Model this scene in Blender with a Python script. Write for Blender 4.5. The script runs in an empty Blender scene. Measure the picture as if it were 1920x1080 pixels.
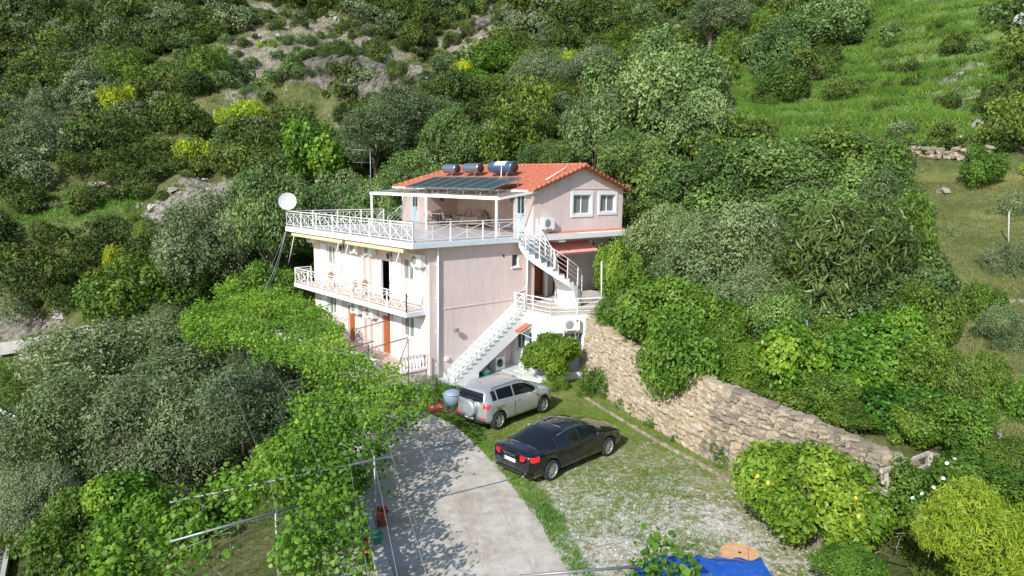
import bpy, bmesh, math, random
import numpy as np
from mathutils import Vector, Matrix

SC = bpy.context.scene
COL = SC.collection
rng = np.random.default_rng(7)
random.seed(7)
PI = math.pi
R = math.radians

# ------------------------------------------------------------ camera
PITCH, ROLL, FPX, CAMH = R(8.88), R(0.76), 1280.0, 9.5
cF = np.array([0, math.cos(PITCH), -math.sin(PITCH)])
_r = np.array([1, 0, 0.0]); _u = np.array([0, math.sin(PITCH), math.cos(PITCH)])
cR = math.cos(ROLL) * _r + math.sin(ROLL) * _u
cU = -math.sin(ROLL) * _r + math.cos(ROLL) * _u
CAM = np.array([0, 0, CAMH])
cam_data = bpy.data.cameras.new('camera')
cam = bpy.data.objects.new('camera', cam_data)
COL.objects.link(cam)
cam_data.sensor_width = 36
cam_data.lens = 36 * FPX / 1920
cam_data.clip_start = 0.1
cam_data.clip_end = 2000
cam.matrix_world = Matrix(((cR[0], cU[0], -cF[0], 0), (cR[1], cU[1], -cF[1], 0), (cR[2], cU[2], -cF[2], CAMH), (0, 0, 0, 1)))
SC.camera = cam

# ------------------------------------------------------------ light
SUN_AZ, SUN_EL = R(63), R(34)          # azimuth the light travels towards (from +x), elevation
world = bpy.data.worlds.new("World"); SC.world = world; world.use_nodes = True
wn = world.node_tree.nodes; wl = world.node_tree.links
wn.clear()
sky = wn.new('ShaderNodeTexSky'); sky.sky_type = 'NISHITA'; sky.sun_disc = False
sky.sun_elevation = SUN_EL
sx, sy = -math.cos(SUN_AZ), -math.sin(SUN_AZ)
sky.sun_rotation = math.atan2(sx, sy) % (2 * PI)
sky.air_density = 1.0; sky.dust_density = 1.0; sky.ozone_density = 1.0
bg = wn.new('ShaderNodeBackground'); bg.inputs['Strength'].default_value = 0.135
wo = wn.new('ShaderNodeOutputWorld')
wl.new(sky.outputs[0], bg.inputs['Color']); wl.new(bg.outputs[0], wo.inputs['Surface'])
sd = bpy.data.lights.new('sun', 'SUN'); sd.energy = 4.4; sd.angle = R(0.53); sd.color = (1.0, 0.972, 0.93)
so = bpy.data.objects.new('sun', sd); COL.objects.link(so)
Ldir = Vector((math.cos(SUN_AZ) * math.cos(SUN_EL), math.sin(SUN_AZ) * math.cos(SUN_EL), -math.sin(SUN_EL)))
so.rotation_euler = Ldir.to_track_quat('-Z', 'Y').to_euler(); so.location = (-30, -30, 60)
SC.view_settings.view_transform = 'Standard'
SC.view_settings.look = 'None'
SC.view_settings.exposure = 0.46
SC.view_settings.gamma = 1.0
SC.view_settings.use_curve_mapping = False
SC.cycles.max_bounces = 6
SC.cycles.transparent_max_bounces = 6
SC.cycles.caustics_reflective = False
SC.cycles.caustics_refractive = False

# ------------------------------------------------------------ survey helpers: photo measurements -> world points
def ray(px, py):
    return (px - 960) * cR - (py - 540) * cU + FPX * cF
def atz(px, py, z=0.0):
    d = ray(px, py); return CAM + d * (z - CAMH) / d[2]
def aty(px, py, Y):
    d = ray(px, py); return CAM + d * Y / d[1]
def topix(P):
    q = np.asarray(P, float) - CAM
    w = q @ cF
    return 960 + FPX * (q @ cR) / w, 540 - FPX * (q @ cU) / w, w
HA = R(42.0)
hA = np.array([math.cos(HA), math.sin(HA), 0]); hB = np.array([-math.sin(HA), math.cos(HA), 0])
HO = np.array([-3.8365, 31.2958, 0.0])
def hw(x, y, z=0.0): return HO + hA * x + hB * y + np.array([0, 0, z])
def hx(px, py, c):
    d = ray(px, py); t = (c - (CAM - HO) @ hA) / (d @ hA); q = CAM + d * t - HO
    return q @ hB, q[2]
def hy(px, py, c):
    d = ray(px, py); t = (c - (CAM - HO) @ hB) / (d @ hB); q = CAM + d * t - HO
    return q @ hA, q[2]

# ------------------------------------------------------------ object helpers
def props(o, label=None, cat=None, group=None, kind=None):
    if label: o['label'] = label
    if cat: o['category'] = cat
    if group: o['group'] = group
    if kind: o['kind'] = kind
    return o
def thing(name, label, cat, loc=(0, 0, 0), rz=0.0, group=None):
    o = bpy.data.objects.new(name, None); COL.objects.link(o)
    o.empty_display_size = 0.2
    o.location = tuple(float(v) for v in loc); o.rotation_euler = (0, 0, rz)
    return props(o, label, cat, group)
def hthing(name, label, cat, l, rz=0.0, group=None):
    return thing(name, label, cat, hw(*l), HA + rz, group)
def link_mesh(name, me, mat=None, parent=None, loc=None, rot=None):
    o = bpy.data.objects.new(name, me); COL.objects.link(o)
    if mat is not None and len(me.materials) == 0: me.materials.append(mat)
    if parent: o.parent = parent
    if loc is not None: o.location = tuple(float(v) for v in loc)
    if rot is not None: o.rotation_euler = rot
    return o

class MB:
    def __init__(s): s.v = []; s.f = []; s.sm = []
    def add(s, vs, fs, smooth=False):
        n = len(s.v); s.v += [tuple(float(c) for c in p) for p in vs]
        s.f += [tuple(i + n for i in f) for f in fs]; s.sm += [smooth] * len(fs); return s
    def box(s, x0, y0, z0, x1, y1, z1):
        if x0 > x1: x0, x1 = x1, x0
        if y0 > y1: y0, y1 = y1, y0
        if z0 > z1: z0, z1 = z1, z0
        return s.add([(x0, y0, z0), (x1, y0, z0), (x1, y1, z0), (x0, y1, z0), (x0, y0, z1), (x1, y0, z1), (x1, y1, z1), (x0, y1, z1)],
                     [(0, 3, 2, 1), (4, 5, 6, 7), (0, 1, 5, 4), (1, 2, 6, 5), (2, 3, 7, 6), (3, 0, 4, 7)])
    def prism(s, poly, z0, z1):
        """polygon in xy (ccw) extruded in z"""
        n = len(poly)
        vs = [(p[0], p[1], z0) for p in poly] + [(p[0], p[1], z1) for p in poly]
        fs = [tuple(range(n - 1, -1, -1)), tuple(range(n, 2 * n))] + [(i, (i + 1) % n, n + (i + 1) % n, n + i) for i in range(n)]
        return s.add(vs, fs)
    def extr(s, pts, off):
        """3-d polygon extruded by a vector"""
        n = len(pts); o = np.array(off, float)
        vs = [tuple(p) for p in pts] + [tuple(np.array(p, float) + o) for p in pts]
        fs = [tuple(range(n - 1, -1, -1)), tuple(range(n, 2 * n))] + [(i, (i + 1) % n, n + (i + 1) % n, n + i) for i in range(n)]
        return s.add(vs, fs)
    def tube(s, path, r, n=6, caps=True):
        P = [np.array(p, float) for p in path]
        rs = r if hasattr(r, '__len__') else [r] * len(P)
        up = np.array([0.03, 0.02, 1.0]); vs = []
        for i, p in enumerate(P):
            t = P[min(i + 1, len(P) - 1)] - P[max(i - 1, 0)]; t = t / (np.linalg.norm(t) + 1e-9)
            a = np.cross(t, up)
            if np.linalg.norm(a) < 0.08: a = np.cross(t, (1, 0, 0.0))
            a /= np.linalg.norm(a); b = np.cross(t, a)
            for k in range(n):
                th = 2 * PI * k / n
                vs.append(p + rs[i] * (math.cos(th) * a + math.sin(th) * b))
        fs = []
        for i in range(len(P) - 1):
            for k in range(n):
                k2 = (k + 1) % n
                fs.append((i * n + k, (i + 1) * n + k, (i + 1) * n + k2, i * n + k2))
        s.add(vs, fs, True)
        if caps:
            m = len(s.v) - len(vs)
            s.f += [tuple(m + k for k in range(n)), tuple(m + (len(P) - 1) * n + k for k in range(n - 1, -1, -1))]; s.sm += [False, False]
        return s
    def bar(s, a, b, w=0.04, h=None):
        """square bar between points"""
        h = h or w
        a = np.array(a, float); b = np.array(b, float); t = b - a; t /= np.linalg.norm(t) + 1e-9
        u = np.cross(t, (0, 0, 1.0))
        if np.linalg.norm(u) < 0.05: u = np.array([1.0, 0, 0])
        u /= np.linalg.norm(u); v = np.cross(u, t)
        vs = [p + u * w / 2 * i + v * h / 2 * j for p in (a, b) for i, j in ((-1, -1), (1, -1), (1, 1), (-1, 1))]
        return s.add(vs, [(0, 1, 2, 3), (7, 6, 5, 4), (0, 4, 5, 1), (1, 5, 6, 2), (2, 6, 7, 3), (3, 7, 4, 0)])
    def lathe(s, prof, n=16, axis='z', c=(0, 0, 0)):
        vs = []; m = len(prof)
        for (r, h) in prof:
            for k in range(n):
                th = 2 * PI * k / n; a, b = r * math.cos(th), r * math.sin(th)
                p = {'z': (a, b, h), 'y': (a, h, b), 'x': (h, a, b)}[axis]
                vs.append((p[0] + c[0], p[1] + c[1], p[2] + c[2]))
        fs = []
        for i in range(m - 1):
            for k in range(n):
                k2 = (k + 1) % n; fs.append((i * n + k, i * n + k2, (i + 1) * n + k2, (i + 1) * n + k))
        s.add(vs, fs, True)
        return s
    def mesh(s, name, mat=None):
        me = bpy.data.meshes.new(name); me.from_pydata(s.v, [], s.f)
        me.polygons.foreach_set('use_smooth', s.sm)
        me.update()
        if mat: me.materials.append(mat)
        return me
    def build(s, name, mat, parent=None, loc=None, rot=None):
        return link_mesh(name, s.mesh(name, mat), None, parent, loc, rot)

def npmesh(name, V, F, mat=None, smooth=False, attrs=None):
    """V (n,3), F (m,k) equal-sided faces"""
    me = bpy.data.meshes.new(name)
    V = np.asarray(V, np.float32); F = np.asarray(F, np.int32); m, k = F.shape
    me.vertices.add(len(V)); me.vertices.foreach_set('co', V.ravel())
    me.loops.add(m * k); me.loops.foreach_set('vertex_index', F.ravel())
    me.polygons.add(m); me.polygons.foreach_set('loop_start', np.arange(0, m * k, k, dtype=np.int32))
    me.update(calc_edges=True)
    me.polygons.foreach_set('use_smooth', np.full(m, smooth))
    for an, av in (attrs or {}).items():
        at = me.attributes.new(an, 'FLOAT', 'POINT'); at.data.foreach_set('value', np.asarray(av, np.float32))
    if mat: me.materials.append(mat)
    me.update()
    return me

# ------------------------------------------------------------ materials
def newmat(name):
    m = bpy.data.materials.new(name); m.use_nodes = True; nt = m.node_tree
    for n in list(nt.nodes): nt.nodes.remove(n)
    o = nt.nodes.new('ShaderNodeOutputMaterial')
    return m, nt, o
def nd(nt, typ, **kw):
    n = nt.nodes.new(typ)
    for k, v in kw.items():
        if k.startswith('_'): setattr(n, k[1:], v)
        else: n.inputs[k.replace('__', ' ')].default_value = v
    return n
def noise(nt, vec, scale, detail=4, rough=0.55):
    n = nd(nt, 'ShaderNodeTexNoise', Scale=scale, Detail=detail, Roughness=rough); nt.links.new(vec, n.inputs['Vector']); return n.outputs['Fac']
def ramp(nt, fac, stops):
    n = nt.nodes.new('ShaderNodeValToRGB'); e = n.color_ramp.elements
    e[0].position, e[0].color = stops[0][0], (*stops[0][1], 1)
    e[1].position, e[1].color = stops[-1][0], (*stops[-1][1], 1)
    for p, c in stops[1:-1]:
        x = e.new(p); x.color = (*c, 1)
    nt.links.new(fac, n.inputs['Fac']); return n.outputs['Color']
def rampf(nt, fac, a, b):
    n = nd(nt, 'ShaderNodeMapRange'); n.inputs['From Min'].default_value = a; n.inputs['From Max'].default_value = b
    nt.links.new(fac, n.inputs['Value']); return n.outputs['Result']
def mixc(nt, fac, a, b, mode='MIX'):
    n = nt.nodes.new('ShaderNodeMix'); n.data_type = 'RGBA'; n.blend_type = mode
    for k, v in ((0, fac), (6, a), (7, b)):
        if hasattr(v, 'default_value') or hasattr(v, 'is_output'): nt.links.new(v, n.inputs[k])
        elif k == 0: n.inputs[0].default_value = v
        else: n.inputs[k].default_value = (*v, 1)
    return n.outputs[2]
def math_(nt, op, a, b=None):
    n = nt.nodes.new('ShaderNodeMath'); n.operation = op
    for i, v in enumerate((a, b)):
        if v is None: continue
        if hasattr(v, 'is_output'): nt.links.new(v, n.inputs[i])
        else: n.inputs[i].default_value = v
    return n.outputs[0]
def bump(nt, h, strength=0.3, dist=0.02, nrm=None):
    n = nd(nt, 'ShaderNodeBump', Strength=strength, Distance=dist); nt.links.new(h, n.inputs['Height'])
    return n.outputs['Normal']
def coords(nt, which='Object'): return nt.nodes.new('ShaderNodeTexCoord').outputs[which]
def geopos(nt): return nt.nodes.new('ShaderNodeNewGeometry').outputs['Position']

def simple(name, col, rough=0.5, metal=0.0, spec=0.5, var=0.12, scale=3.0, bumps=0.0, bscale=60.0, bdist=0.01, coat=0.0, dirt=None, world_=False):
    m, nt, o = newmat(name)
    p = nd(nt, 'ShaderNodeBsdfPrincipled', Roughness=rough, Metallic=metal); p.inputs['Specular IOR Level'].default_value = spec
    p.inputs['Coat Weight'].default_value = coat; p.inputs['Coat Roughness'].default_value = 0.04
    v = geopos(nt) if world_ else coords(nt)
    f = noise(nt, v, scale, 5, 0.6)
    c1 = tuple(min(1, c * (1 - var)) for c in col); c2 = tuple(min(1, c * (1 + var)) for c in col)
    c = ramp(nt, f, [(0.25, c1), (0.75, c2)])
    if dirt:
        f2 = rampf(nt, noise(nt, v, dirt[1], 6, 0.7), dirt[2], dirt[2] + 0.18); c = mixc(nt, math_(nt, 'MULTIPLY', f2, dirt[3]), c, dirt[0])
    nt.links.new(c, p.inputs['Base Color'])
    if bumps > 0:
        nt.links.new(bump(nt, noise(nt, v, bscale, 3, 0.6), bumps, bdist), p.inputs['Normal'])
    nt.links.new(p.outputs[0], o.inputs['Surface']); return m

def leafmat(name, dark, mid, light, transl=0.3, rough=0.45, spec=0.35, patch=0.35, tl=1.4):
    """leaf colour varies per leaf (attribute tint), per tree (object colour) and in soft patches"""
    m, nt, o = newmat(name)
    a = nd(nt, 'ShaderNodeAttribute', _attribute_name='tint')
    g = geopos(nt)
    oi = nt.nodes.new('ShaderNodeObjectInfo')
    f = math_(nt, 'ADD', math_(nt, 'MULTIPLY', a.outputs['Fac'], 1 - patch), math_(nt, 'MULTIPLY', noise(nt, g, 0.55, 2), patch))
    f = math_(nt, 'ADD', f, math_(nt, 'MULTIPLY', math_(nt, 'SUBTRACT', oi.outputs['Random'], .5), .22))
    c = ramp(nt, f, [(0.12, dark), (0.5, mid), (0.9, light)])
    c = mixc(nt, 1.0, c, oi.outputs['Color'], 'MULTIPLY')
    p = nd(nt, 'ShaderNodeBsdfPrincipled', Roughness=rough); p.inputs['Specular IOR Level'].default_value = spec
    nt.links.new(c, p.inputs['Base Color'])
    t = nt.nodes.new('ShaderNodeBsdfTranslucent')
    tc = mixc(nt, 1.0, c, (tl, tl * 1.05, tl * 0.45), 'MULTIPLY'); nt.links.new(tc, t.inputs['Color'])
    mx = nd(nt, 'ShaderNodeMixShader', Fac=transl)
    nt.links.new(p.outputs[0], mx.inputs[1]); nt.links.new(t.outputs[0], mx.inputs[2]); nt.links.new(mx.outputs[0], o.inputs['Surface'])
    return m

M = {}
# the plaster of the house: rough cast, pale pink, a little rain streaking
def plaster():
    m, nt, o = newmat('pink_plaster'); v = coords(nt)
    p = nd(nt, 'ShaderNodeBsdfPrincipled', Roughness=0.9); p.inputs['Specular IOR Level'].default_value = 0.2
    c = ramp(nt, noise(nt, v, 1.2, 6, 0.65), [(0.3, (0.64, 0.52, 0.495)), (0.7, (0.72, 0.60, 0.57))])
    st = nd(nt, 'ShaderNodeMapping'); st.inputs['Scale'].default_value = (3, 3, 0.25); nt.links.new(v, st.inputs['Vector'])
    f2 = rampf(nt, noise(nt, st.outputs[0], 2.0, 5, 0.7), 0.46, 0.70)
    c = mixc(nt, math_(nt, 'MULTIPLY', f2, 0.55), c, (0.50, 0.43, 0.42)); nt.links.new(c, p.inputs['Base Color'])
    h = math_(nt, 'ADD', noise(nt, v, 16, 4, 0.65), math_(nt, 'MULTIPLY', noise(nt, v, 55, 2, 0.6), 0.5))
    nt.links.new(bump(nt, h, 0.55, 0.04), p.inputs['Normal']); nt.links.new(p.outputs[0], o.inputs['Surface']); return m
M['plaster'] = plaster()
M['white'] = simple('white_paint', (0.76, 0.77, 0.77), 0.6, var=0.04, scale=2, dirt=((0.52, 0.50, 0.46), 1.6, 0.55, 0.4))
M['whitewash'] = simple('white_render', (0.70, 0.71, 0.72), 0.85, var=0.03, scale=1.5, bumps=0.35, bscale=35, bdist=0.01, dirt=((0.55, 0.54, 0.52), 1.1, 0.58, 0.35))
M['rail'] = simple('white_rail_paint', (0.80, 0.80, 0.78), 0.4, var=0.03)
M['marble'] = simple('step_marble', (0.47, 0.51, 0.50), 0.35, var=0.12, scale=4, dirt=((0.40, 0.44, 0.43), 6, 0.5, 0.5))
M['greystep'] = simple('grey_riser_marble', (0.26, 0.29, 0.30), 0.5, var=0.15, scale=5)
M['floor_terrace'] = simple('terrace_tiles', (0.50, 0.475, 0.46), 0.35, var=0.07, scale=1.2, dirt=((0.36, 0.34, 0.33), 1.5, 0.55, 0.4))
M['floor_beige'] = simple('balcony_tiles', (0.50, 0.41, 0.33), 0.5, var=0.18, scale=5, dirt=((0.33, 0.26, 0.2), 3, 0.5, 0.5))
M['floor_pave'] = simple('paving_stone', (0.50, 0.47, 0.42), 0.7, var=0.15, scale=3, dirt=((0.34, 0.31, 0.28), 2, 0.5, 0.5))
M['slab_shade'] = simple('slab_shade_blue', (0.58, 0.64, 0.70), 0.6, var=0.08, scale=8, dirt=((0.44, 0.48, 0.5), 3, 0.5, 0.5))  # white slab in its blue-grey shade, painted as a colour, with some dirt
M['terracotta'] = simple('terracotta', (0.42, 0.135, 0.078), 0.7, var=0.28, scale=3.5, dirt=((0.40, 0.11, 0.06), 4, 0.52, 0.7), bumps=0.2)
M['terracotta_faded'] = simple('faded_red_tiles', (0.70, 0.28, 0.25), 0.65, var=0.15, scale=5, dirt=((0.42, 0.13, 0.1), 4, 0.55, 0.5))
M['wood'] = simple('varnished_wood', (0.34, 0.095, 0.028), 0.4, var=0.25, scale=6, coat=0.3)
M['darkwood'] = simple('dark_wood', (0.16, 0.055, 0.025), 0.5, var=0.25, scale=6)
M['bluedoor'] = simple('pale_blue_door', (0.52, 0.64, 0.74), 0.45, var=0.03)
M['dark'] = simple('painted_opening_shade', (0.035, 0.03, 0.03), 0.8)  # near-black paint standing in for the dark inside openings
M['curtain'] = simple('curtain', (0.34, 0.37, 0.36), 0.9, var=0.25, scale=10)
def glassmat(name, col, rough=0.06):
    m, nt, o = newmat(name)
    p = nd(nt, 'ShaderNodeBsdfPrincipled', Roughness=rough); p.inputs['Base Color'].default_value = (*col, 1); p.inputs['IOR'].default_value = 1.5
    p.inputs['Specular IOR Level'].default_value = 0.6
    nt.links.new(bump(nt, noise(nt, coords(nt), 1.3, 2), 0.04, 0.05), p.inputs['Normal']); nt.links.new(p.outputs[0], o.inputs['Surface']); return m
M['glass'] = glassmat('window_glass', (0.05, 0.065, 0.075))
M['glass_curtain'] = glassmat('curtained_window_glass', (0.20, 0.225, 0.22), 0.12)
M['carglass'] = glassmat('car_glass', (0.008, 0.010, 0.014), 0.03)
M['iron'] = simple('black_iron', (0.03, 0.025, 0.025), 0.5)
M['steel'] = simple('galvanised_steel', (0.25, 0.26, 0.27), 0.5, metal=0.6, var=0.12, scale=6, dirt=((0.30, 0.25, 0.2), 5, 0.6, 0.5))
M['greymetal'] = simple('grey_metal', (0.33, 0.34, 0.35), 0.5, metal=0.5, var=0.1)
M['plastic_white'] = simple('white_plastic', (0.74, 0.74, 0.72), 0.4, var=0.03, dirt=((0.55, 0.53, 0.48), 4, 0.58, 0.3))
M['grey_plastic'] = simple('grey_plastic', (0.30, 0.31, 0.32), 0.5)
M['rubber'] = simple('rubber', (0.022, 0.022, 0.023), 0.8, bumps=0.1)
M['red_plastic'] = simple('red_plastic', (0.55, 0.02, 0.03), 0.35)
M['green_plastic'] = simple('green_plastic', (0.02, 0.22, 0.15), 0.4)
M['bark'] = simple('bark', (0.17, 0.14, 0.11), 0.9, var=0.35, scale=9, bumps=0.6, bscale=25, bdist=0.03)
M['bark_pale'] = simple('pale_bark', (0.42, 0.40, 0.36), 0.9, var=0.3, scale=9, bumps=0.5, bscale=25, bdist=0.03)
M['wood_grey'] = simple('weathered_timber', (0.44, 0.39, 0.33), 0.85, var=0.22, scale=7, dirt=((0.25, 0.19, 0.13), 6, 0.5, 0.6))
M['spoolwood'] = simple('spool_wood', (0.58, 0.34, 0.17), 0.8, var=0.2, scale=5, dirt=((0.36, 0.18, 0.08), 4, 0.5, 0.5))
M['tarp'] = simple('blue_tarpaulin', (0.012, 0.085, 0.40), 0.38, var=0.25, scale=2.5, bumps=0.5, bscale=5, bdist=0.06, dirt=((0.12, 0.2, 0.38), 7, 0.52, 0.5))
M['awning'] = simple('cream_awning', (0.60, 0.53, 0.33), 0.8, var=0.06)
M['flower_white'] = simple('white_petals', (0.85, 0.85, 0.84), 0.6, var=0.02)
M['flower_pink'] = simple('pink_petals', (0.75, 0.06, 0.16), 0.6, var=0.15)
M['flower_red'] = simple('red_petals', (0.6, 0.02, 0.02), 0.6, var=0.1)
M['lemon'] = simple('lemon_skin', (0.50, 0.42, 0.04), 0.4, var=0.08)
M['sofa'] = simple('sofa_fabric', (0.52, 0.42, 0.38), 0.95, var=0.1, scale=8)
def speckle():
    m, nt, o = newmat('dotted_cushion'); v = coords(nt)
    p = nd(nt, 'ShaderNodeBsdfPrincipled', Roughness=0.9)
    vo = nd(nt, 'ShaderNodeTexVoronoi', Scale=9.0); nt.links.new(v, vo.inputs['Vector'])
    c = ramp(nt, vo.outputs['Distance'], [(0.28, (0.07, 0.03, 0.04)), (0.4, (0.50, 0.40, 0.38))]); nt.links.new(c, p.inputs['Base Color'])
    nt.links.new(p.outputs[0], o.inputs['Surface']); return m
M['cushion'] = speckle()
def stone_mat(name, stops, sc=1.3):
    m, nt, o = newmat(name); g = geopos(nt)
    p = nd(nt, 'ShaderNodeBsdfPrincipled', Roughness=0.92); p.inputs['Specular IOR Level'].default_value = 0.2
    oi = nt.nodes.new('ShaderNodeObjectInfo')
    a = nd(nt, 'ShaderNodeAttribute', _attribute_name='tint')
    f = math_(nt, 'ADD', math_(nt, 'MULTIPLY', oi.outputs['Random'], 0.35), math_(nt, 'MULTIPLY', noise(nt, g, sc, 7, 0.7), 0.5))
    f = math_(nt, 'ADD', f, math_(nt, 'MULTIPLY', a.outputs['Fac'], 0.2))
    c = ramp(nt, f, stops)
    f2 = rampf(nt, noise(nt, g, 0.5, 6, 0.75), 0.56, 0.72); c = mixc(nt, math_(nt, 'MULTIPLY', f2, 0.32), c, (0.14, 0.12, 0.09))
    nt.links.new(c, p.inputs['Base Color'])
    nt.links.new(bump(nt, math_(nt, 'ADD', noise(nt, g, 14, 6, 0.7), noise(nt, g, 45, 3)), 0.8, 0.05), p.inputs['Normal']); nt.links.new(p.outputs[0], o.inputs['Surface']); return m
M['stone'] = stone_mat('limestone', [(0.22, (0.22, 0.19, 0.15)), (0.38, (0.31, 0.265, 0.20)), (0.52, (0.40, 0.345, 0.26)), (0.66, (0.45, 0.36, 0.24)), (0.85, (0.52, 0.48, 0.41))], 3.0)
M['rock'] = stone_mat('grey_rock', [(0.2, (0.20, 0.18, 0.15)), (0.5, (0.34, 0.32, 0.28)), (0.8, (0.46, 0.44, 0.41))], 1.0)
M['mortar'] = simple('earth_mortar', (0.30, 0.255, 0.20), 0.95, var=0.3, scale=6, bumps=0.5, bscale=20, bdist=0.03)
M['concrete'] = simple('concrete', (0.40, 0.395, 0.375), 0.9, var=0.12, scale=1.5, bumps=0.25, bscale=40, dirt=((0.27, 0.26, 0.23), 1.2, 0.5, 0.6))
M['asphalt'] = simple('asphalt', (0.16, 0.16, 0.155), 0.9, var=0.15, scale=1.5, bumps=0.3, bscale=60)

# foliage
M['l_olive'] = leafmat('olive_leaves', (0.048, 0.080, 0.030), (0.115, 0.162, 0.068), (0.245, 0.305, 0.150), 0.16, 0.5, 0.35)
M['l_olive2'] = leafmat('evergreen_oak_leaves', (0.040, 0.080, 0.022), (0.100, 0.168, 0.048), (0.22, 0.315, 0.105), 0.2, 0.5, 0.3)
M['l_green'] = leafmat('green_leaves', (0.038, 0.078, 0.012), (0.098, 0.165, 0.022), (0.20, 0.285, 0.05), 0.28, 0.45, 0.3)
M['l_bright'] = leafmat('vine_leaves', (0.040, 0.11, 0.012), (0.120, 0.245, 0.022), (0.27, 0.41, 0.05), 0.38, 0.45, 0.3)
M['l_citrus'] = leafmat('citrus_leaves', (0.055, 0.115, 0.012), (0.12, 0.21, 0.022), (0.24, 0.335, 0.045), 0.28, 0.45, 0.3)
M['l_lime'] = leafmat('lime_leaves', (0.085, 0.16, 0.012), (0.22, 0.32, 0.022), (0.42, 0.50, 0.07), 0.35, 0.5, 0.3)
M['l_scrub'] = leafmat('scrub_leaves', (0.020, 0.042, 0.008), (0.060, 0.098, 0.018), (0.150, 0.20, 0.042), 0.10, 0.6, 0.2)
M['l_loquat'] = leafmat('loquat_leaves', (0.035, 0.062, 0.014), (0.080, 0.130, 0.026), (0.19, 0.235, 0.07), 0.16, 0.4, 0.4)
M['l_dry'] = leafmat('dry_grass_blades', (0.13, 0.145, 0.05), (0.22, 0.24, 0.085), (0.36, 0.35, 0.16), 0.3, 0.7, 0.15)
M['l_grass'] = leafmat('grass_blades', (0.05, 0.125, 0.015), (0.11, 0.235, 0.03), (0.20, 0.35, 0.06), 0.3, 0.6, 0.2)

def canopy_mat():
    m, nt, o = newmat('canopy_sheeting'); v = coords(nt)
    c = ramp(nt, noise(nt, v, 2, 6, 0.7), [(0.35, (0.30, 0.27, 0.25)), (0.6, (0.55, 0.53, 0.50))])
    a = nt.nodes.new('ShaderNodeBsdfPrincipled'); a.inputs['Roughness'].default_value = .25; b = nt.nodes.new('ShaderNodeBsdfTransparent'); nt.links.new(c, a.inputs['Base Color']); b.inputs['Color'].default_value = (.94, .93, .91, 1)
    mx = nd(nt, 'ShaderNodeMixShader', Fac=0.72); nt.links.new(a.outputs[0], mx.inputs[1]); nt.links.new(b.outputs[0], mx.inputs[2]); nt.links.new(mx.outputs[0], o.inputs['Surface']); return m
M['canopy'] = canopy_mat()

M['dishwhite'] = simple('dish_white', (0.42, 0.44, 0.46), 0.55, var=0.05, dirt=((0.42, 0.42, 0.40), 3, 0.55, 0.4))
# ------------------------------------------------------------ terrain
def vnoise(x, y, s, seed=0):
    x = np.asarray(x, float) / s + 13.7 * seed + 500; y = np.asarray(y, float) / s + 7.3 * seed + 500
    xi = np.floor(x).astype(np.int64); yi = np.floor(y).astype(np.int64); fx = x - xi; fy = y - yi
    fx = fx * fx * (3 - 2 * fx); fy = fy * fy * (3 - 2 * fy)
    def h(a, b):
        n = (a * 374761393 + b * 668265263 + seed * 982451653) & 0x7fffffff
        n = ((n ^ (n >> 13)) * 1274126177) & 0x7fffffff
        return ((n ^ (n >> 16)) & 0xffff) / 65535.0
    return (h(xi, yi) * (1 - fx) + h(xi + 1, yi) * fx) * (1 - fy) + (h(xi, yi + 1) * (1 - fx) + h(xi + 1, yi + 1) * fx) * fy
def fbm(x, y, s, n=4, seed=0):
    t = 0; a = 1; tot = 0
    for i in range(n):
        t = t + a * (vnoise(x, y, s / 2 ** i, seed + i) - 0.5); tot += a; a *= 0.5
    return t / tot * 2
# ground heights surveyed from the photograph: (photo x, photo y, distance) ...
cp = [aty(*c) for c in [
    (0, 0, 150), (250, 0, 150), (500, 0, 150), (750, 0, 150), (960, 0, 150), (1200, 0, 150), (1400, 0, 125), (1600, 0, 88), (1800, 0, 76), (1920, 0, 70),
    (0, 120, 122), (250, 110, 122), (480, 70, 128), (650, 60, 128), (800, 100, 125), (960, 90, 125), (1200, 90, 118), (1420, 80, 100), (1600, 120, 72), (1760, 100, 65), (1920, 100, 60),
    (0, 230, 97), (250, 230, 97), (480, 215, 96), (640, 195, 96), (800, 190, 95), (960, 190, 92), (1160, 180, 84), (1380, 200, 66), (1600, 220, 57), (1780, 210, 52), (1920, 210, 48),
    (0, 320, 80), (200, 330, 79), (420, 330, 76), (620, 330, 70), (800, 330, 62), (1000, 320, 58), (1200, 330, 52), (1400, 330, 48), (1600, 320, 45), (1760, 300, 42), (1920, 300, 40),
    (100, 400, 71), (300, 400, 70), (480, 400, 66), (1300, 430, 44), (1500, 420, 38), (1720, 400, 36), (1920, 400, 33),
    (60, 500, 66), (250, 500, 64), (400, 560, 54), (1400, 520, 35), (1560, 540, 31), (1750, 520, 29.5), (1920, 520, 28),
    (1500, 660, 27.5), (1700, 660, 25), (1900, 660, 23.5), (1700, 800, 21.3), (1900, 800, 19.5), (1750, 900, 18.2), (1920, 900, 17)]]
cp += [np.array(c, float) for c in [
    (-42, 60, -4.6), (-36, 50, -5.0), (-27, 36, -5.2), (-20.9, 26.5, -5.2), (-17, 18, -5.2), (-15, 10, -5.2), (-52, 62, -4.8), (-45, 45, -5.4), (-36, 30, -5.6), (-30, 10, -5.6),
    (-14, 26, -3.6), (-10, 18, -2.8), (-8, 24, -1.6), (-8, 14, -2.2), (-13, 33, -2.4), (-20, 40, -3.0), (-18, 46, -1.4), (-24, 52, -2.2), (-12, 42, -0.6),
    (-8, 8, -2.5), (9, 14, -0.6), (12, 13, -0.9), (16, 14, 0.2), (18, 10, -1), (3, 8, -.4), (9.5, 19, 1.6), (8.5, 24, 2.9), (7, 30, 3.1), (5.5, 34, 3.3), (9, 38, 4.5), (3, 50, 6.0), (-6, 52, 3.8), (11, 43, 6.5)]]
cp = np.array(cp)
cx, cy, cz = cp[:, 0], cp[:, 1], cp[:, 2]
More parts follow.
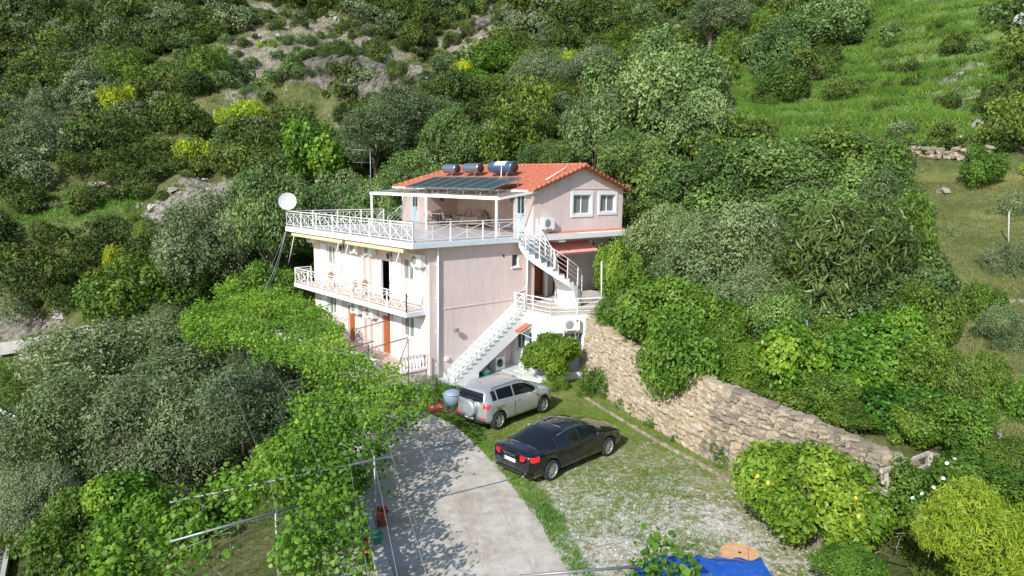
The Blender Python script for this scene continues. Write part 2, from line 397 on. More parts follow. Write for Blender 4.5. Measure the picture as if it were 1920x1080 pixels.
def _tk(dx, dy):
    r2 = dx * dx + dy * dy + 1e-9; return 0.5 * r2 * np.log(r2)
_n = len(cp); _K = _tk(cx[:, None] - cx[None], cy[:, None] - cy[None]) + np.eye(_n) * 25.0
_P = np.stack([np.ones(_n), cx, cy], 1)
_Amat = np.block([[_K, _P], [_P.T, np.zeros((3, 3))]])
_sol = np.linalg.solve(_Amat, np.concatenate([cz, np.zeros(3)]))
def inpoly(x, y, poly):
    x = np.asarray(x, float); y = np.asarray(y, float); ins = np.zeros(x.shape, bool); n = len(poly)
    for i in range(n):
        x0, y0 = poly[i][:2]; x1, y1 = poly[(i + 1) % n][:2]
        if y0 == y1: continue
        c = ((y0 > y) != (y1 > y)) & (x < (x1 - x0) * (y - y0) / (y1 - y0) + x0); ins ^= c
    return ins
def dseg(x, y, poly, closed=True):
    d = np.full(np.shape(x), 1e9); n = len(poly)
    for i in range(n if closed else n - 1):
        x0, y0 = poly[i][:2]; x1, y1 = poly[(i + 1) % n][:2]; ux, uy = x1 - x0, y1 - y0; L = ux * ux + uy * uy + 1e-9
        t = np.clip(((x - x0) * ux + (y - y0) * uy) / L, 0, 1); d = np.minimum(d, np.hypot(x - x0 - t * ux, y - y0 - t * uy))
    return d
def sdf(x, y, poly): return np.where(inpoly(x, y, poly), -1.0, 1.0) * dseg(x, y, poly)
H2 = lambda x, y: tuple(hw(x, y)[:2])
# foot of the stone retaining wall, from the annex to the footbridge
WALL = [(3.62, 33.3), (4.55, 29.2), (5.98, 25.4), (7.35, 22.2), (8.9, 20.3), (10.9, 19.2), (12.6, 18.6)]
LOT = [(-5.0, 16.0), (-3.3, 12.0), (-2.6, 4.0), (9, 4.0), (9.3, 13.5), (9.4, 17.5), (12.9, 17.9), (12.75, 18.75), (11.0, 19.4), (9.05, 20.5), (7.5, 22.35), (6.1, 25.5), (4.7, 29.3), (3.78, 33.5),
       H2(6.9, -3.2), H2(6.9, 12.2), H2(-3.2, 12.5), H2(-3.6, 4), (-8.2, 27.0), (-6.6, 21)]
UP = [H2(6.95, -3.9), H2(9, -4.6), H2(15.4, -1.2), H2(15.4, 14.8), H2(6.95, 14.8)]
def sstep(a, b, x):
    t = np.clip((x - a) / (b - a), 0, 1); return t * t * (3 - 2 * t)
def terr(x, y, detail=True):
    x = np.atleast_1d(np.asarray(x, float)); y = np.atleast_1d(np.asarray(y, float)); sh = x.shape
    xf = x.ravel(); yf = y.ravel(); out = np.empty(len(xf))
    for i in range(0, len(xf), 20000):
        a = xf[i:i + 20000]; b = yf[i:i + 20000]
        out[i:i + 20000] = _tk(a[:, None] - cx[None], b[:, None] - cy[None]) @ _sol[:_n] + _sol[_n] + _sol[_n + 1] * a + _sol[_n + 2] * b
    z = out.reshape(sh)
    d = np.hypot(x, y)
    amp = sstep(30, 90, d)
    z = z + amp * 3.2 * fbm(x, y, 14, 4, 3) + (0.15 + 0.55 * amp) * fbm(x, y, 3.5, 3, 9)
    # gullies and broken banks on the far hill
    g = np.abs(fbm(x + 0.3 * y, y * 0.6, 22, 3, 17)); z = z - amp * 2.5 * (1 - sstep(0, 0.25, g)) * sstep(60, 90, d)
    # the cut cliff face below the upper bench
    cl = [(-42, 99), (-34, 100), (-26, 97), (-20, 96), (-14, 93), (-9, 92)]
    dc = dseg(x, y, cl, False); up = y > np.interp(x, [c[0] for c in cl], [c[1] for c in cl]) ; sgn = np.where(up, 1.0, -1.0)
    z = z + 3.6 * (1 - sstep(0, 11, dc)) * np.clip(sgn * sstep(0, .9, dc) , -.45, 1)
    # low terraces on the left and right slopes
    tr = sstep(36, 44, d) * (1 - sstep(80, 95, d)) * sstep(14, 24, np.abs(x)) * 0.6
    q = z / 1.6 + 0.25 * fbm(x, y, 9, 2, 5); fr = q - np.floor(q); z = z * (1 - tr) + tr * (np.floor(q) + sstep(0.62, 0.95, fr)) * 1.6 - tr * 0.25 * 1.6 * fbm(x, y, 9, 2, 5)
    u = sdf(x, y, UP); z = np.where(u < 1.2, np.minimum(z, z * sstep(0, 1.2, u) + 3.0 * (1 - sstep(0, 1.2, u))) * (u > 0) + 3.0 * (u <= 0), z)
    s = sdf(x, y, LOT); k = sstep(0.0, 0.45, s)
    z = z * k + (-0.02 + 0.03 * fbm(x, y, 4, 3, 1)) * (1 - k)
    return z
def ground(px, py, y0=8.0):
    """first ground point along the sight line through a photo position"""
    d = ray(px, py); ts = np.linspace(y0, 220, 900); P = CAM[None] + d[None] * (ts / d[1])[:, None]
    h = terr(P[:, 0], P[:, 1]); hit = np.where(P[:, 2] < h)[0]
    i = hit[0] if len(hit) else 899
    if i > 0 and len(hit):
        a = P[i - 1]; b = P[i]
        for _ in range(8):
            m = (a + b) / 2
            if m[2] < terr(m[0], m[1])[0]: b = m
            else: a = m
        return (a + b) / 2
    return P[i]
def gaxis(segs):
    out = [segs[0][0]]
    for a, b, s in segs:
        n = max(1, int(round((b - a) / s))); out += list(a + (b - a) * (np.arange(1, n + 1) / n))
    return np.array(out)
gx = gaxis([(-260, -140, 12), (-140, -50, 2.0), (-50, -14, 0.9), (-14, 17, 0.3), (17, 40, 0.7), (40, 140, 2.0), (140, 260, 12)])
gy = gaxis([(-30, 4, 4), (4, 12, 0.8), (12, 37, 0.3), (37, 60, 0.7), (60, 150, 1.3), (150, 190, 3), (190, 320, 14)])
GX, GY = np.meshgrid(gx, gy); GZ = terr(GX, GY)
V = np.stack([GX, GY, GZ], -1).reshape(-1, 3)
nx, ny = len(gx), len(gy); ii = (np.arange(ny - 1)[:, None] * nx + np.arange(nx - 1)[None]).ravel()
F = np.stack([ii, ii + 1, ii + nx + 1, ii + nx], 1)
# what covers the ground where: rock, green meadow, dry soil (from the photograph)
ppx, ppy, pw = topix(V)
front = pw > 1
ppx = np.where(front, ppx, -9999); ppy = np.where(front, ppy, -9999)
ROCKP = [[(330, 110), (470, 60), (560, 40), (640, 28), (700, 70), (790, 120), (852, 150), (835, 192), (760, 188), (680, 168), (600, 158), (560, 130), (470, 185), (400, 165)],
         [(395, 8), (470, 0), (560, 25), (640, 30), (600, 60), (500, 50)], [(820, 85), (900, 25), (950, 20), (900, 80), (880, 150), (850, 140)], [(965, 0), (1010, 0), (990, 60), (975, 50)],
         [(1220, 60), (1300, 50), (1330, 80), (1260, 100)], [(1740, 180), (1900, 165), (1895, 215), (1800, 225)], [(1820, 240), (1920, 190), (1920, 240), (1840, 260)], [(1760, 130), (1860, 110), (1870, 145), (1770, 160)],
         [(380, 330), (480, 340), (500, 400), (400, 400), (270, 440), (250, 400)], [(290, 255), (370, 265), (360, 290), (300, 285)], [(0, 600), (60, 592), (120, 598), (125, 622), (0, 640)], [(590, 240), (660, 250), (680, 300), (640, 310)],
         [(1280, 60), (1310, 50), (1330, 70), (1290, 80)]]
MEADP = [[(1360, 150), (1480, 100), (1570, 60), (1650, 0), (1920, 0), (1920, 260), (1700, 270), (1500, 300), (1380, 270), (1365, 210)]]
MEADL = [[(0, 340), (60, 350), (270, 365), (250, 420), (100, 440), (0, 430)], [(0, 640), (140, 640), (60, 720), (0, 720)]]
DRYP = [[(1700, 330), (1920, 300), (1920, 900), (1800, 900), (1740, 640), (1700, 480)]]
def maskof(polys, soft=14):
    m = np.zeros(len(V))
    w = soft * 2 * fbm(V[:, 0], V[:, 1], 3.0, 3, 21)
    for p in polys:
        m = np.maximum(m, 1 - sstep(-soft, soft, sdf(ppx, ppy, p) + w))
    return m
rockm = maskof(ROCKP); meadm = np.maximum(maskof(MEADP, 22), .5 * maskof(MEADL, 18)); drym = maskof(DRYP, 25)
def ground_mat():
    m, nt, o = newmat('hillside_ground'); g = geopos(nt)
    p = nd(nt, 'ShaderNodeBsdfPrincipled', Roughness=0.95); p.inputs['Specular IOR Level'].default_value = 0.15
    n1 = noise(nt, g, 0.35, 8, 0.7); n2 = noise(nt, g, 2.2, 6, 0.7); n3 = noise(nt, g, 9, 5, 0.7)
    base = ramp(nt, math_(nt, 'ADD', math_(nt, 'MULTIPLY', n1, 0.55), math_(nt, 'MULTIPLY', n2, 0.45)),
                [(0.36, (0.045, 0.060, 0.018)), (0.48, (0.085, 0.105, 0.032)), (0.57, (0.145, 0.155, 0.065)), (0.70, (0.25, 0.23, 0.15))])
    rock = ramp(nt, math_(nt, 'ADD', math_(nt, 'MULTIPLY', n2, 0.6), math_(nt, 'MULTIPLY', n1, 0.4)),
                [(0.32, (0.10, 0.095, 0.075)), (0.44, (0.16, 0.15, 0.12)), (0.53, (0.27, 0.25, 0.21)), (0.60, (0.38, 0.35, 0.30)), (0.72, (0.33, 0.22, 0.15))])
    mead = ramp(nt, math_(nt, 'ADD', math_(nt, 'ADD', math_(nt, 'MULTIPLY', n2, 0.45), math_(nt, 'MULTIPLY', n3, 0.25)), math_(nt, 'MULTIPLY', noise(nt, g, 0.22, 4, 0.7), 0.3)),
                [(0.33, (0.05, 0.10, 0.02)), (0.47, (0.105, 0.195, 0.038)), (0.55, (0.18, 0.24, 0.075)), (0.63, (0.29, 0.26, 0.15))])
    dry = ramp(nt, math_(nt, 'ADD', math_(nt, 'MULTIPLY', n2, 0.55), math_(nt, 'MULTIPLY', n3, 0.45)),
               [(0.33, (0.06, 0.10, 0.025)), (0.48, (0.13, 0.17, 0.05)), (0.58, (0.21, 0.215, 0.10)), (0.70, (0.32, 0.28, 0.18))])
    A = lambda s: nd(nt, 'ShaderNodeAttribute', _attribute_name=s).outputs['Fac']
    c = mixc(nt, A('dry'), base, dry); c = mixc(nt, rampf(nt, math_(nt, 'ADD', A('mead'), math_(nt, 'MULTIPLY', math_(nt, 'SUBTRACT', n2, 0.5), 1.2)), 0.35, 0.65), c, mead)
    c = mixc(nt, rampf(nt, math_(nt, 'ADD', A('rock'), math_(nt, 'MULTIPLY', math_(nt, 'SUBTRACT', n2, 0.5), 2.2)), 0.45, 0.75), c, rock)
    nt.links.new(c, p.inputs['Base Color'])
    h = math_(nt, 'ADD', math_(nt, 'MULTIPLY', n2, 1.0), math_(nt, 'MULTIPLY', n3, 0.5))
    nt.links.new(bump(nt, h, 0.9, 0.35), p.inputs['Normal'])
    nt.links.new(p.outputs[0], o.inputs['Surface']); return m
me = npmesh('hillside', V, F, ground_mat(), True, {'rock': rockm, 'mead': meadm, 'dry': drym})
hill = link_mesh('hillside', me); props(hill, 'steep hillside ground of dry soil, green meadow and broken pale rock', None, None, 'structure')

def sheet(name, poly, z, mat, jitter=0.0, step=0.35, zf=None):
    """flat ground sheet with a slightly ragged outline, triangulated by bmesh"""
    pts = []
    for i in range(len(poly)):
        a = np.array(poly[i][:2]); b = np.array(poly[(i + 1) % len(poly)][:2]); n = max(1, int(np.linalg.norm(b - a) / step))
        for k in range(n): pts.append(a + (b - a) * k / n + (rng.normal(0, jitter, 2) if jitter else 0))
    m = MB(); n = len(pts)
    m.add([(p[0], p[1], z) for p in pts] + [(p[0], p[1], z - 0.12) for p in pts], [tuple(range(n))] + [(i, n + i, n + (i + 1) % n, (i + 1) % n) for i in range(n)])
    return m.build(name, mat)
# gravel and thin grass of the parking ground
def gravel_mat():
    m, nt, o = newmat('gravel_and_grass'); g = geopos(nt)
    p = nd(nt, 'ShaderNodeBsdfPrincipled', Roughness=0.95); p.inputs['Specular IOR Level'].default_value = 0.15
    vo = nd(nt, 'ShaderNodeTexVoronoi', Scale=16.0); nt.links.new(g, vo.inputs['Vector'])
    n3 = noise(nt, g, 26, 3, 0.7)
    gr = ramp(nt, math_(nt, 'ADD', math_(nt, 'MULTIPLY', vo.outputs['Color'], 0.5), math_(nt, 'MULTIPLY', n3, 0.5)), [(0.25, (0.26, 0.24, 0.20)), (0.5, (0.47, 0.445, 0.40)), (0.8, (0.66, 0.645, 0.60))])
    grs = ramp(nt, noise(nt, g, 7, 5, 0.7), [(0.3, (0.085, 0.11, 0.025)), (0.48, (0.17, 0.175, 0.055)), (0.60, (0.27, 0.25, 0.12)), (0.72, (0.36, 0.31, 0.19))])
    sp = nt.nodes.new('ShaderNodeSeparateXYZ'); nt.links.new(g, sp.inputs[0])
    # more grass towards the back and along the wall, gravel in the middle of the lot
    yy = rampf(nt, sp.outputs['Y'], 17.5, 25.0)
    f = math_(nt, 'ADD', math_(nt, 'MULTIPLY', yy, 0.32), math_(nt, 'MULTIPLY', noise(nt, g, 1.1, 4, 0.6), 0.8))
    f = math_(nt, 'ADD', f, math_(nt, 'MULTIPLY', math_(nt, 'SUBTRACT', noise(nt, g, 5.5, 4, 0.7), 0.5), 1.3))
    wx = rampf(nt, sp.outputs['X'], 5.6, 8.5); f = math_(nt, 'ADD', f, math_(nt, 'MULTIPLY', wx, 0.16))
    c = mixc(nt, rampf(nt, f, 0.38, 0.62), gr, grs)
    soil = rampf(nt, noise(nt, g, 0.9, 6, 0.75), 0.52, 0.66); c = mixc(nt, math_(nt, 'MULTIPLY', soil, 0.7), c, (0.36, 0.30, 0.20))
    nt.links.new(c, p.inputs['Base Color']); nt.links.new(bump(nt, math_(nt, 'ADD', vo.outputs['Distance'], n3), 0.5, 0.03), p.inputs['Normal'])
    nt.links.new(p.outputs[0], o.inputs['Surface']); return m
M['gravel'] = gravel_mat()
LOTS = [(-2.4, 9), (8.2, 9), (8.6, 16.5), (8.75, 20.1), (7.25, 22.1), (5.85, 25.3), (4.3, 29.1), (3.2, 32.2), (1.2, 31.0), (-0.6, 31.4), (-3.2, 30.3), (-4.0, 29.9), (-7.0, 27.8), (-6.0, 20)]
lot = sheet('parking_ground', LOTS, 0.03, M['gravel'], 0.05); props(lot, 'gravel parking ground with thin patchy grass in front of the house', None, None, 'structure')
def drive_mat():
    m, nt, o = newmat('driveway_concrete'); g = geopos(nt)
    p = nd(nt, 'ShaderNodeBsdfPrincipled', Roughness=0.9); p.inputs['Specular IOR Level'].default_value = 0.2
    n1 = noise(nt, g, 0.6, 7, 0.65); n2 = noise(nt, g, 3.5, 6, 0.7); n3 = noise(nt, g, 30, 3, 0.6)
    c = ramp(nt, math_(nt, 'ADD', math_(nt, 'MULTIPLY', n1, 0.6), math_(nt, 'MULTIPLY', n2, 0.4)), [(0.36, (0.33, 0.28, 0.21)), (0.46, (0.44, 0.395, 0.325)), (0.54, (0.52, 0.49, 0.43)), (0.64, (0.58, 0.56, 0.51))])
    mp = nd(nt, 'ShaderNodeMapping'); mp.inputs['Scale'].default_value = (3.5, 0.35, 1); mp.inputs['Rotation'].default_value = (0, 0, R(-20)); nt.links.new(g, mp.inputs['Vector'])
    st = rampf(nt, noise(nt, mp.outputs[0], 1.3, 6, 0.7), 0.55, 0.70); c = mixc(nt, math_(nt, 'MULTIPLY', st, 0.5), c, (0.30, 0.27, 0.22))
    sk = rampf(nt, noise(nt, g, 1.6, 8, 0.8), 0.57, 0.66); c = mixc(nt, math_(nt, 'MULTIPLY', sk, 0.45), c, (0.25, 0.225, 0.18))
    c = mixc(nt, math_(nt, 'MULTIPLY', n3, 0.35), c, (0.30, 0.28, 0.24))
    nt.links.new(c, p.inputs['Base Color']); nt.links.new(bump(nt, math_(nt, 'ADD', n3, math_(nt, 'MULTIPLY', n2, 2)), 0.4, 0.03), p.inputs['Normal'])
    nt.links.new(p.outputs[0], o.inputs['Surface']); return m
DRIVE = [tuple(atz(*c)[:2]) for c in [(1072, 1085), (1040, 1030), (1000, 965), (950, 900), (905, 848), (868, 812), (845, 795), (790, 770), (700, 772), (640, 800), (600, 860), (650, 920), (690, 1000), (735, 1085)]]
DRIVE = DRIVE[:-1] + [tuple(atz(735, 1085)[:2]), tuple(atz(760, 1230)[:2]), tuple(atz(1140, 1230)[:2])]
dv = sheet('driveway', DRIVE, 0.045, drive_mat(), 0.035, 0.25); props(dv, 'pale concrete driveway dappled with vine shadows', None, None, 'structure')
# ------------------------------------------------------------ the villa (local frame: x along the end wall, y along the balcony front, z up)
villa = thing('villa', 'pink three storey villa with white balconies and red tiled roof on the hillside', 'house', HO, HA)
def part(name, mb, mat, parent=None): return mb.build(name, M[mat] if isinstance(mat, str) else mat, parent or villa)
ZG, Z1, ZT = 0.65, 3.47, 6.72

def holewall(Pf, u0, v0, u1, v1, holes, depth=0.16, top=None):
    """wall face with real openings and reveals. Pf(u,v,d) -> point, d inward"""
    m = MB(); us = sorted({u0, u1, *[h[0] for h in holes], *[h[2] for h in holes]}); vs = sorted({v0, v1, *[h[1] for h in holes], *[h[3] for h in holes]})
    for i in range(len(us) - 1):
        for j in range(len(vs) - 1):
            cu, cv = (us[i] + us[i + 1]) / 2, (vs[j] + vs[j + 1]) / 2
            if any(h[0] < cu < h[2] and h[1] < cv < h[3] for h in holes): continue
            m.add([Pf(us[i], vs[j], 0), Pf(us[i + 1], vs[j], 0), Pf(us[i + 1], vs[j + 1], 0), Pf(us[i], vs[j + 1], 0)], [(0, 1, 2, 3)])
    for a, b, c, d in holes:
        q = [(a, b), (c, b), (c, d), (a, d)]
        for k in range(4):
            p, r_ = q[k], q[(k + 1) % 4]
            m.add([Pf(*p, 0), Pf(*r_, 0), Pf(*r_, depth), Pf(*p, depth)], [(0, 1, 2, 3)])
    return m
PL = lambda u, v, d: (d, u, v)           # left front, x = 0
def Px(c): return lambda u, v, d: (c + d, u, v)
def Py(c): return lambda u, v, d: (u, c + d, v)
def pbox(m, P, u0, v0, u1, v1, d0, d1):
    """box given in wall coordinates"""
    a = P(u0, v0, d0); b = P(u1, v1, d1); return m.box(*[float(t) for t in a], *[float(t) for t in b])
def window(P, u0, v0, u1, v1, depth=0.12, bar=0.055, surround=0.0, glass='glass_curtain', mull=1, sill=True, parent=None):
    m = MB()
    for a in ((u0, v0, u0 + bar, v1), (u1 - bar, v0, u1, v1), (u0 + bar, v0, u1 - bar, v0 + bar), (u0 + bar, v1 - bar, u1 - bar, v1)): pbox(m, P, *a, depth - 0.06, depth)
    w = part('window', m, 'white', parent)
    iu0, iu1 = u0 + bar, u1 - bar; mw = (iu1 - iu0) / (mull + 1)
    for k in range(mull):
        mm = MB(); c = iu0 + mw * (k + 1); pbox(mm, P, c - 0.025, v0 + bar, c + 0.025, v1 - bar, depth - 0.055, depth - 0.005); part('mullion', mm, 'white', w)
    for k in range(mull + 1):
        mm = MB(); pbox(mm, P, iu0 + mw * k + 0.002, v0 + bar + .002, iu0 + mw * (k + 1) - 0.002, v1 - bar - .002, depth - 0.02, depth - 0.012); part('pane', mm, glass, w)
    if surround:
        s = surround; mm = MB()
        for a in ((u0 - s, v0 - s, u0 - .002, v1 + s), (u1 + .002, v0 - s, u1 + s, v1 + s), (u0 - .002, v1 + .002, u1 + .002, v1 + s), (u0 - .002, v0 - s, u1 + .002, v0 - .002)): pbox(mm, P, *a, -0.045, 0.01)
        part('frame', mm, 'white', w)
    elif sill:
        mm = MB(); pbox(mm, P, u0 - 0.06, v0 - 0.06, u1 + 0.06, v0 - 0.003, -0.07, 0.05); part('sill', mm, 'white', w)
    return w
def shutter(P, u0, v0, u1, v1):
    m = MB(); b = 0.07; out = -0.05
    for a in ((u0, v0, u0 + b, v1), (u1 - b, v0, u1, v1), (u0 + b, v0, u1 - b, v0 + b), (u0 + b, v1 - b, u1 - b, v1), (u0 + b, (v0 + v1) / 2 - .03, u1 - b, (v0 + v1) / 2 + .03)): pbox(m, P, *a, out, -0.012)
    s = part('shutter', m, 'white')
    n = 12; mm = MB(); hh = (v1 - v0 - 2 * b) / n
    for k in range(n):
        z = v0 + b + hh * k; a = P(u0 + b, z, out + 0.006); c = P(u1 - b, z + hh, -0.018)
        mm.add([P(u0 + b, z, -0.044), P(u1 - b, z, -0.044), P(u1 - b, z + hh * .95, -0.018), P(u0 + b, z + hh * .95, -0.018)], [(0, 1, 2, 3)])
    part('louvre_slats', mm, 'white', s)
def door(P, u0, v0, u1, v1, mat='wood', panels=2, glass=False, frame='white', depth=0.1, label=None):
    m = MB(); pbox(m, P, u0 + .05, v0 + .01, u1 - .05, v1 - .05, depth, depth + .05); d = part('door', m, mat)
    if label: d['label'] = label
    f = MB()
    for a in ((u0, v0, u0 + .05, v1), (u1 - .05, v0, u1, v1), (u0 + .05, v1 - .05, u1 - .05, v1)): pbox(f, P, *a, -0.02, depth + .05)
    part('door_frame', f, frame, d)
    w = u1 - u0; h = v1 - v0
    if glass:
        for k in (0, 1):
            g = MB(); a = u0 + w * (0.2 + 0.33 * k); pbox(g, P, a, v0 + h * .5, a + w * .24, v0 + h * .92, depth - .012, depth + .02); part('pane', g, 'glass', d)
        g = MB(); pbox(g, P, u0 + w * .18, v0 + h * .08, u1 - w * .18, v0 + h * .42, depth - .01, depth + .02); part('panel', g, mat, d)
    else:
        for k in range(panels):
            g = MB(); b0 = v0 + h * (0.08 + 0.46 * k); pbox(g, P, u0 + w * .2, b0, u1 - w * .2, b0 + h * .38, depth - .015, depth + .02); part('panel', g, mat, d)
    g = MB(); hu = u0 + w * .14; pbox(g, P, hu, v0 + h * .45, hu + .05, v0 + h * .45 + .03, depth - .07, depth); pbox(g, P, hu, v0 + h * .45 - .01, hu + .12, v0 + h * .45 + .02, depth - .085, depth - .065); part('handle', g, 'greymetal', d)
    return d

# --- left front, two storeys
WR, WL = (1.28, 2.27), (9.12, 10.08)
holes = []
for z in (0.0, Z1 - ZG): holes += [(WR[0], 1.9 + z, WR[1], 2.95 + z), (WL[0], 1.9 + z, WL[1], 2.95 + z), (3.36, ZG + z, 4.30, 2.72 + z), (6.95, ZG + z, 7.85, 2.72 + z)]
part('wall', holewall(PL, 0, -0.4, 11.75, 6.44, holes), 'plaster')
for z in (0.0, Z1 - ZG):
    for w in (WR, WL):
        window(PL, w[0], 1.9 + z, w[1], 2.95 + z)
        shutter(PL, w[1] + .05, 1.84 + z, w[1] + .75, 3.0 + z); shutter(PL, w[0] - .75, 1.84 + z, w[0] - .05, 3.0 + z)
door(PL, 3.36, ZG, 4.30, 2.72, 'wood', label='varnished brown panel door'); door(PL, 6.95, ZG, 7.85, 2.72, 'wood', label='varnished brown panel door')
z = Z1 - ZG
m = MB(); m.box(0.7, 3.36, ZG + z, 0.74, 4.30, 2.72 + z); part('dark_panel_behind_open_door', m, 'dark')  # dark panel paints the shade of the unlit room
m = MB()
for a in ((3.36, Z1, 3.42, 5.54), (4.24, Z1, 4.30, 5.54), (3.42, 5.48, 4.24, 5.54)): pbox(m, PL, *a, -0.02, 0.1)
part('door_frame', m, 'white')
door(PL, 6.95, Z1, 7.85, 5.54, 'plastic_white', glass=False, label='white panel door')
for y in (5.25, 5.85):
    m = MB(); m.box(-0.16, y - 0.11, ZG, -0.002, y + 0.11, 3.23); m.box(-0.16, y - 0.11, Z1 + .004, -0.002, y + 0.11, 6.44); part('pilaster', m, 'plaster')
# --- end wall
part('wall', holewall(Py(0), 0, -0.4, 6.75, 6.44, [(5.15, 5.15, 5.62, 5.84)]), 'plaster')
window(Py(0), 5.15, 5.15, 5.62, 5.84, mull=0, glass='glass')
m = MB(); m.box(0.78, -0.025, 3.44, 5.2, 0.003, 3.50); part('wall_band', m, 'plaster')
m = MB(); m.box(0.5, -0.02, 5.93, 6.75, 0.003, 5.97); part('wall_band', m, 'plaster')
for (x, z0, z1) in ((0.42, 0.02, 6.42), (6.12, 3.2, 6.42)):
    m = MB(); m.tube([(x, -0.10, z0), (x, -0.10, z1)], 0.055, 8)
    for zz in np.arange(z0 + .8, z1, 1.6): m.box(x - .07, -0.11, zz, x + .07, -0.0, zz + .04)
    part('downpipe', m, 'white')
# --- hidden faces of the lower block
m = MB(); m.add([(6.75, 0, -.4), (6.75, 0, 6.44), (6.75, 2.0, 6.44), (6.75, 2.0, -.4)], [(0, 1, 2, 3)])
part('wall', m, 'plaster'); m = MB(); m.add([(0, 11.75, -.4), (6.75, 11.75, -.4), (6.75, 11.75, 6.44), (0, 11.75, 6.44)], [(0, 1, 2, 3)])
part('wall', m, 'plaster'); m = MB(); m.add([(14.6, 1.6, 2.6), (14.6, 13.3, 2.6), (14.6, 13.3, 6.44), (14.6, 1.6, 6.44)], [(0, 1, 2, 3)]); part('wall', m, 'plaster'); m = MB(); m.add([(6.75, 13.3, 2.6), (14.6, 13.3, 2.6), (14.6, 13.3, 6.44), (6.75, 13.3, 6.44)], [(0, 1, 2, 3)])
part('wall', m, 'plaster')
# --- set-back wall under the gable storey
part('wall', holewall(Py(1.6), 6.75, 2.6, 14.6, 6.44, [(8.0, 3.12, 8.95, 5.2), (9.75, 3.12, 10.9, 5.2)]), 'plaster')
door(Py(1.6), 8.0, 3.12, 8.95, 5.2, 'wood', frame='wood', label='brown wooden door under the curved stairs')
door(Py(1.6), 9.75, 3.12, 10.9, 5.2, 'darkwood', frame='wood', label='dark brown wooden door behind the curved stairs')
m = MB(); m.tube([(8.45, 0.85, 3.1), (8.45, 0.85, 6.44)], 0.11, 12); part('column', m, 'white')
# --- slabs
m = MB(); m.box(-1.15, -0.36, 6.45, 14.62, 12.95, 6.72 - .004); m.box(6.75, 12.95, 6.45, 14.62, 13.3, 6.716); s = part('terrace_slab', m, 'white')
m = MB(); m.box(-1.16, -0.372, 6.46, 5.25, -0.362, 6.70); part('slab_shade_strip', m, 'slab_shade', s)  # thin strip colouring the shaded side of the white slab
m = MB(); m.box(-1.05, -0.32, 6.717, 9.9, 12.9, 6.722); part('terrace_floor', m, 'floor_terrace')
m = MB(); m.box(-1.10, 0.28, 3.24, -0.002, 12.15, 3.464); s = part('balcony_slab', m, 'white')
m = MB(); m.box(-1.09, 0.268, 3.25, -0.004, 0.279, 3.455); part('slab_shade_strip', m, 'slab_shade', s)  # same painted shade on the end of the balcony slab
m = MB(); m.box(-1.02, 0.36, 3.465, -0.003, 12.1, 3.472); part('balcony_floor', m, 'floor_beige')
m = MB(); m.box(-2.6, 0.25, -0.3, -0.002, 11.9, ZG - .05); part('veranda_plinth', m, 'plaster')
m = MB(); m.box(-2.64, 0.21, ZG - .05, -0.003, 11.95, ZG); part('veranda_floor', m, 'floor_beige')

# --- gable storey
X0, X1, YG = 7.15, 14.6, 0.6
EZ, RZ, XR = 9.15, 10.42, 10.88
gw1, gw2 = (10.22, 7.72, 11.72, 8.80), (12.50, 7.80, 13.88, 8.80)
part('wall', holewall(Py(YG), X0, 6.2, X1, EZ, [gw1, gw2]), 'plaster')
m = MB(); m.add([(X0, YG, EZ), (X1, YG, EZ), (XR, YG, RZ)], [(0, 1, 2)]); m.box(X0, YG - .025, EZ - .03, X1, YG + .001, EZ + .03); part('gable', m, 'plaster')
m = MB(); m.add([(X0, YG, 6.2), (X1, YG, 6.2), (X1, 1.6, 6.2), (X0, 1.6, 6.2)], [(0, 1, 2, 3)]); part('soffit', m, 'white')
for g in (gw1, gw2): window(Py(YG), *g, surround=0.17, glass='glass_curtain')
YA, YB, XB = 2.2, 10.5, 9.6
part('wall', holewall(Px(X0), YG, 6.72, YA, EZ, [(1.2, 6.73, 2.06, 8.87)]), 'plaster')
door(Px(X0), 1.2, 6.73, 2.06, 8.87, 'bluedoor', glass=True, depth=.04, label='pale blue door with two tall glass panes, nearer the curved stairs')
part('wall', holewall(Px(X0), YB, 6.72, 13.3, EZ, [(11.4, 6.73, 12.25, 8.87)]), 'plaster')
door(Px(X0), 11.4, 6.73, 12.25, 8.87, 'bluedoor', glass=True, depth=.04, label='pale blue door with two tall glass panes, at the far end of the terrace')
m = MB(); m.add([(X0, YA, 6.72), (XB, YA, 6.72), (XB, YA, EZ + .6), (X0, YA, EZ)], [(0, 1, 2, 3)]); m.add([(XB, YA, 6.72), (XB, YB, 6.72), (XB, YB, EZ + .6), (XB, YA, EZ + .6)], [(0, 1, 2, 3)])
m.add([(X0, YB, 6.72), (XB, YB, 6.72), (XB, YB, EZ + .6), (X0, YB, EZ)], [(0, 1, 2, 3)]); m.add([(X1, YG, 6.2), (X1, 13.3, 6.2), (X1, 13.3, EZ), (X1, YG, EZ)], [(0, 1, 2, 3)]); m.add([(X0, 13.3, 6.7), (X1, 13.3, 6.7), (X1, 13.3, EZ), (X0, 13.3, EZ)], [(0, 1, 2, 3)])
part('wall', m, 'plaster')
m = MB(); m.box(X0 - .03, YB + .0, 6.723, X0 - .003, 11.38, 6.86); m.box(X0 - .03, 12.27, 6.723, X0 - .003, 13.3, 6.86); m.box(XB - .03, YA + .02, 6.723, XB - .002, YB - .02, 6.86); m.box(X0 + .02, YB - .03, 6.723, XB - .03, YB - .002, 6.86); part('skirting', m, 'white')
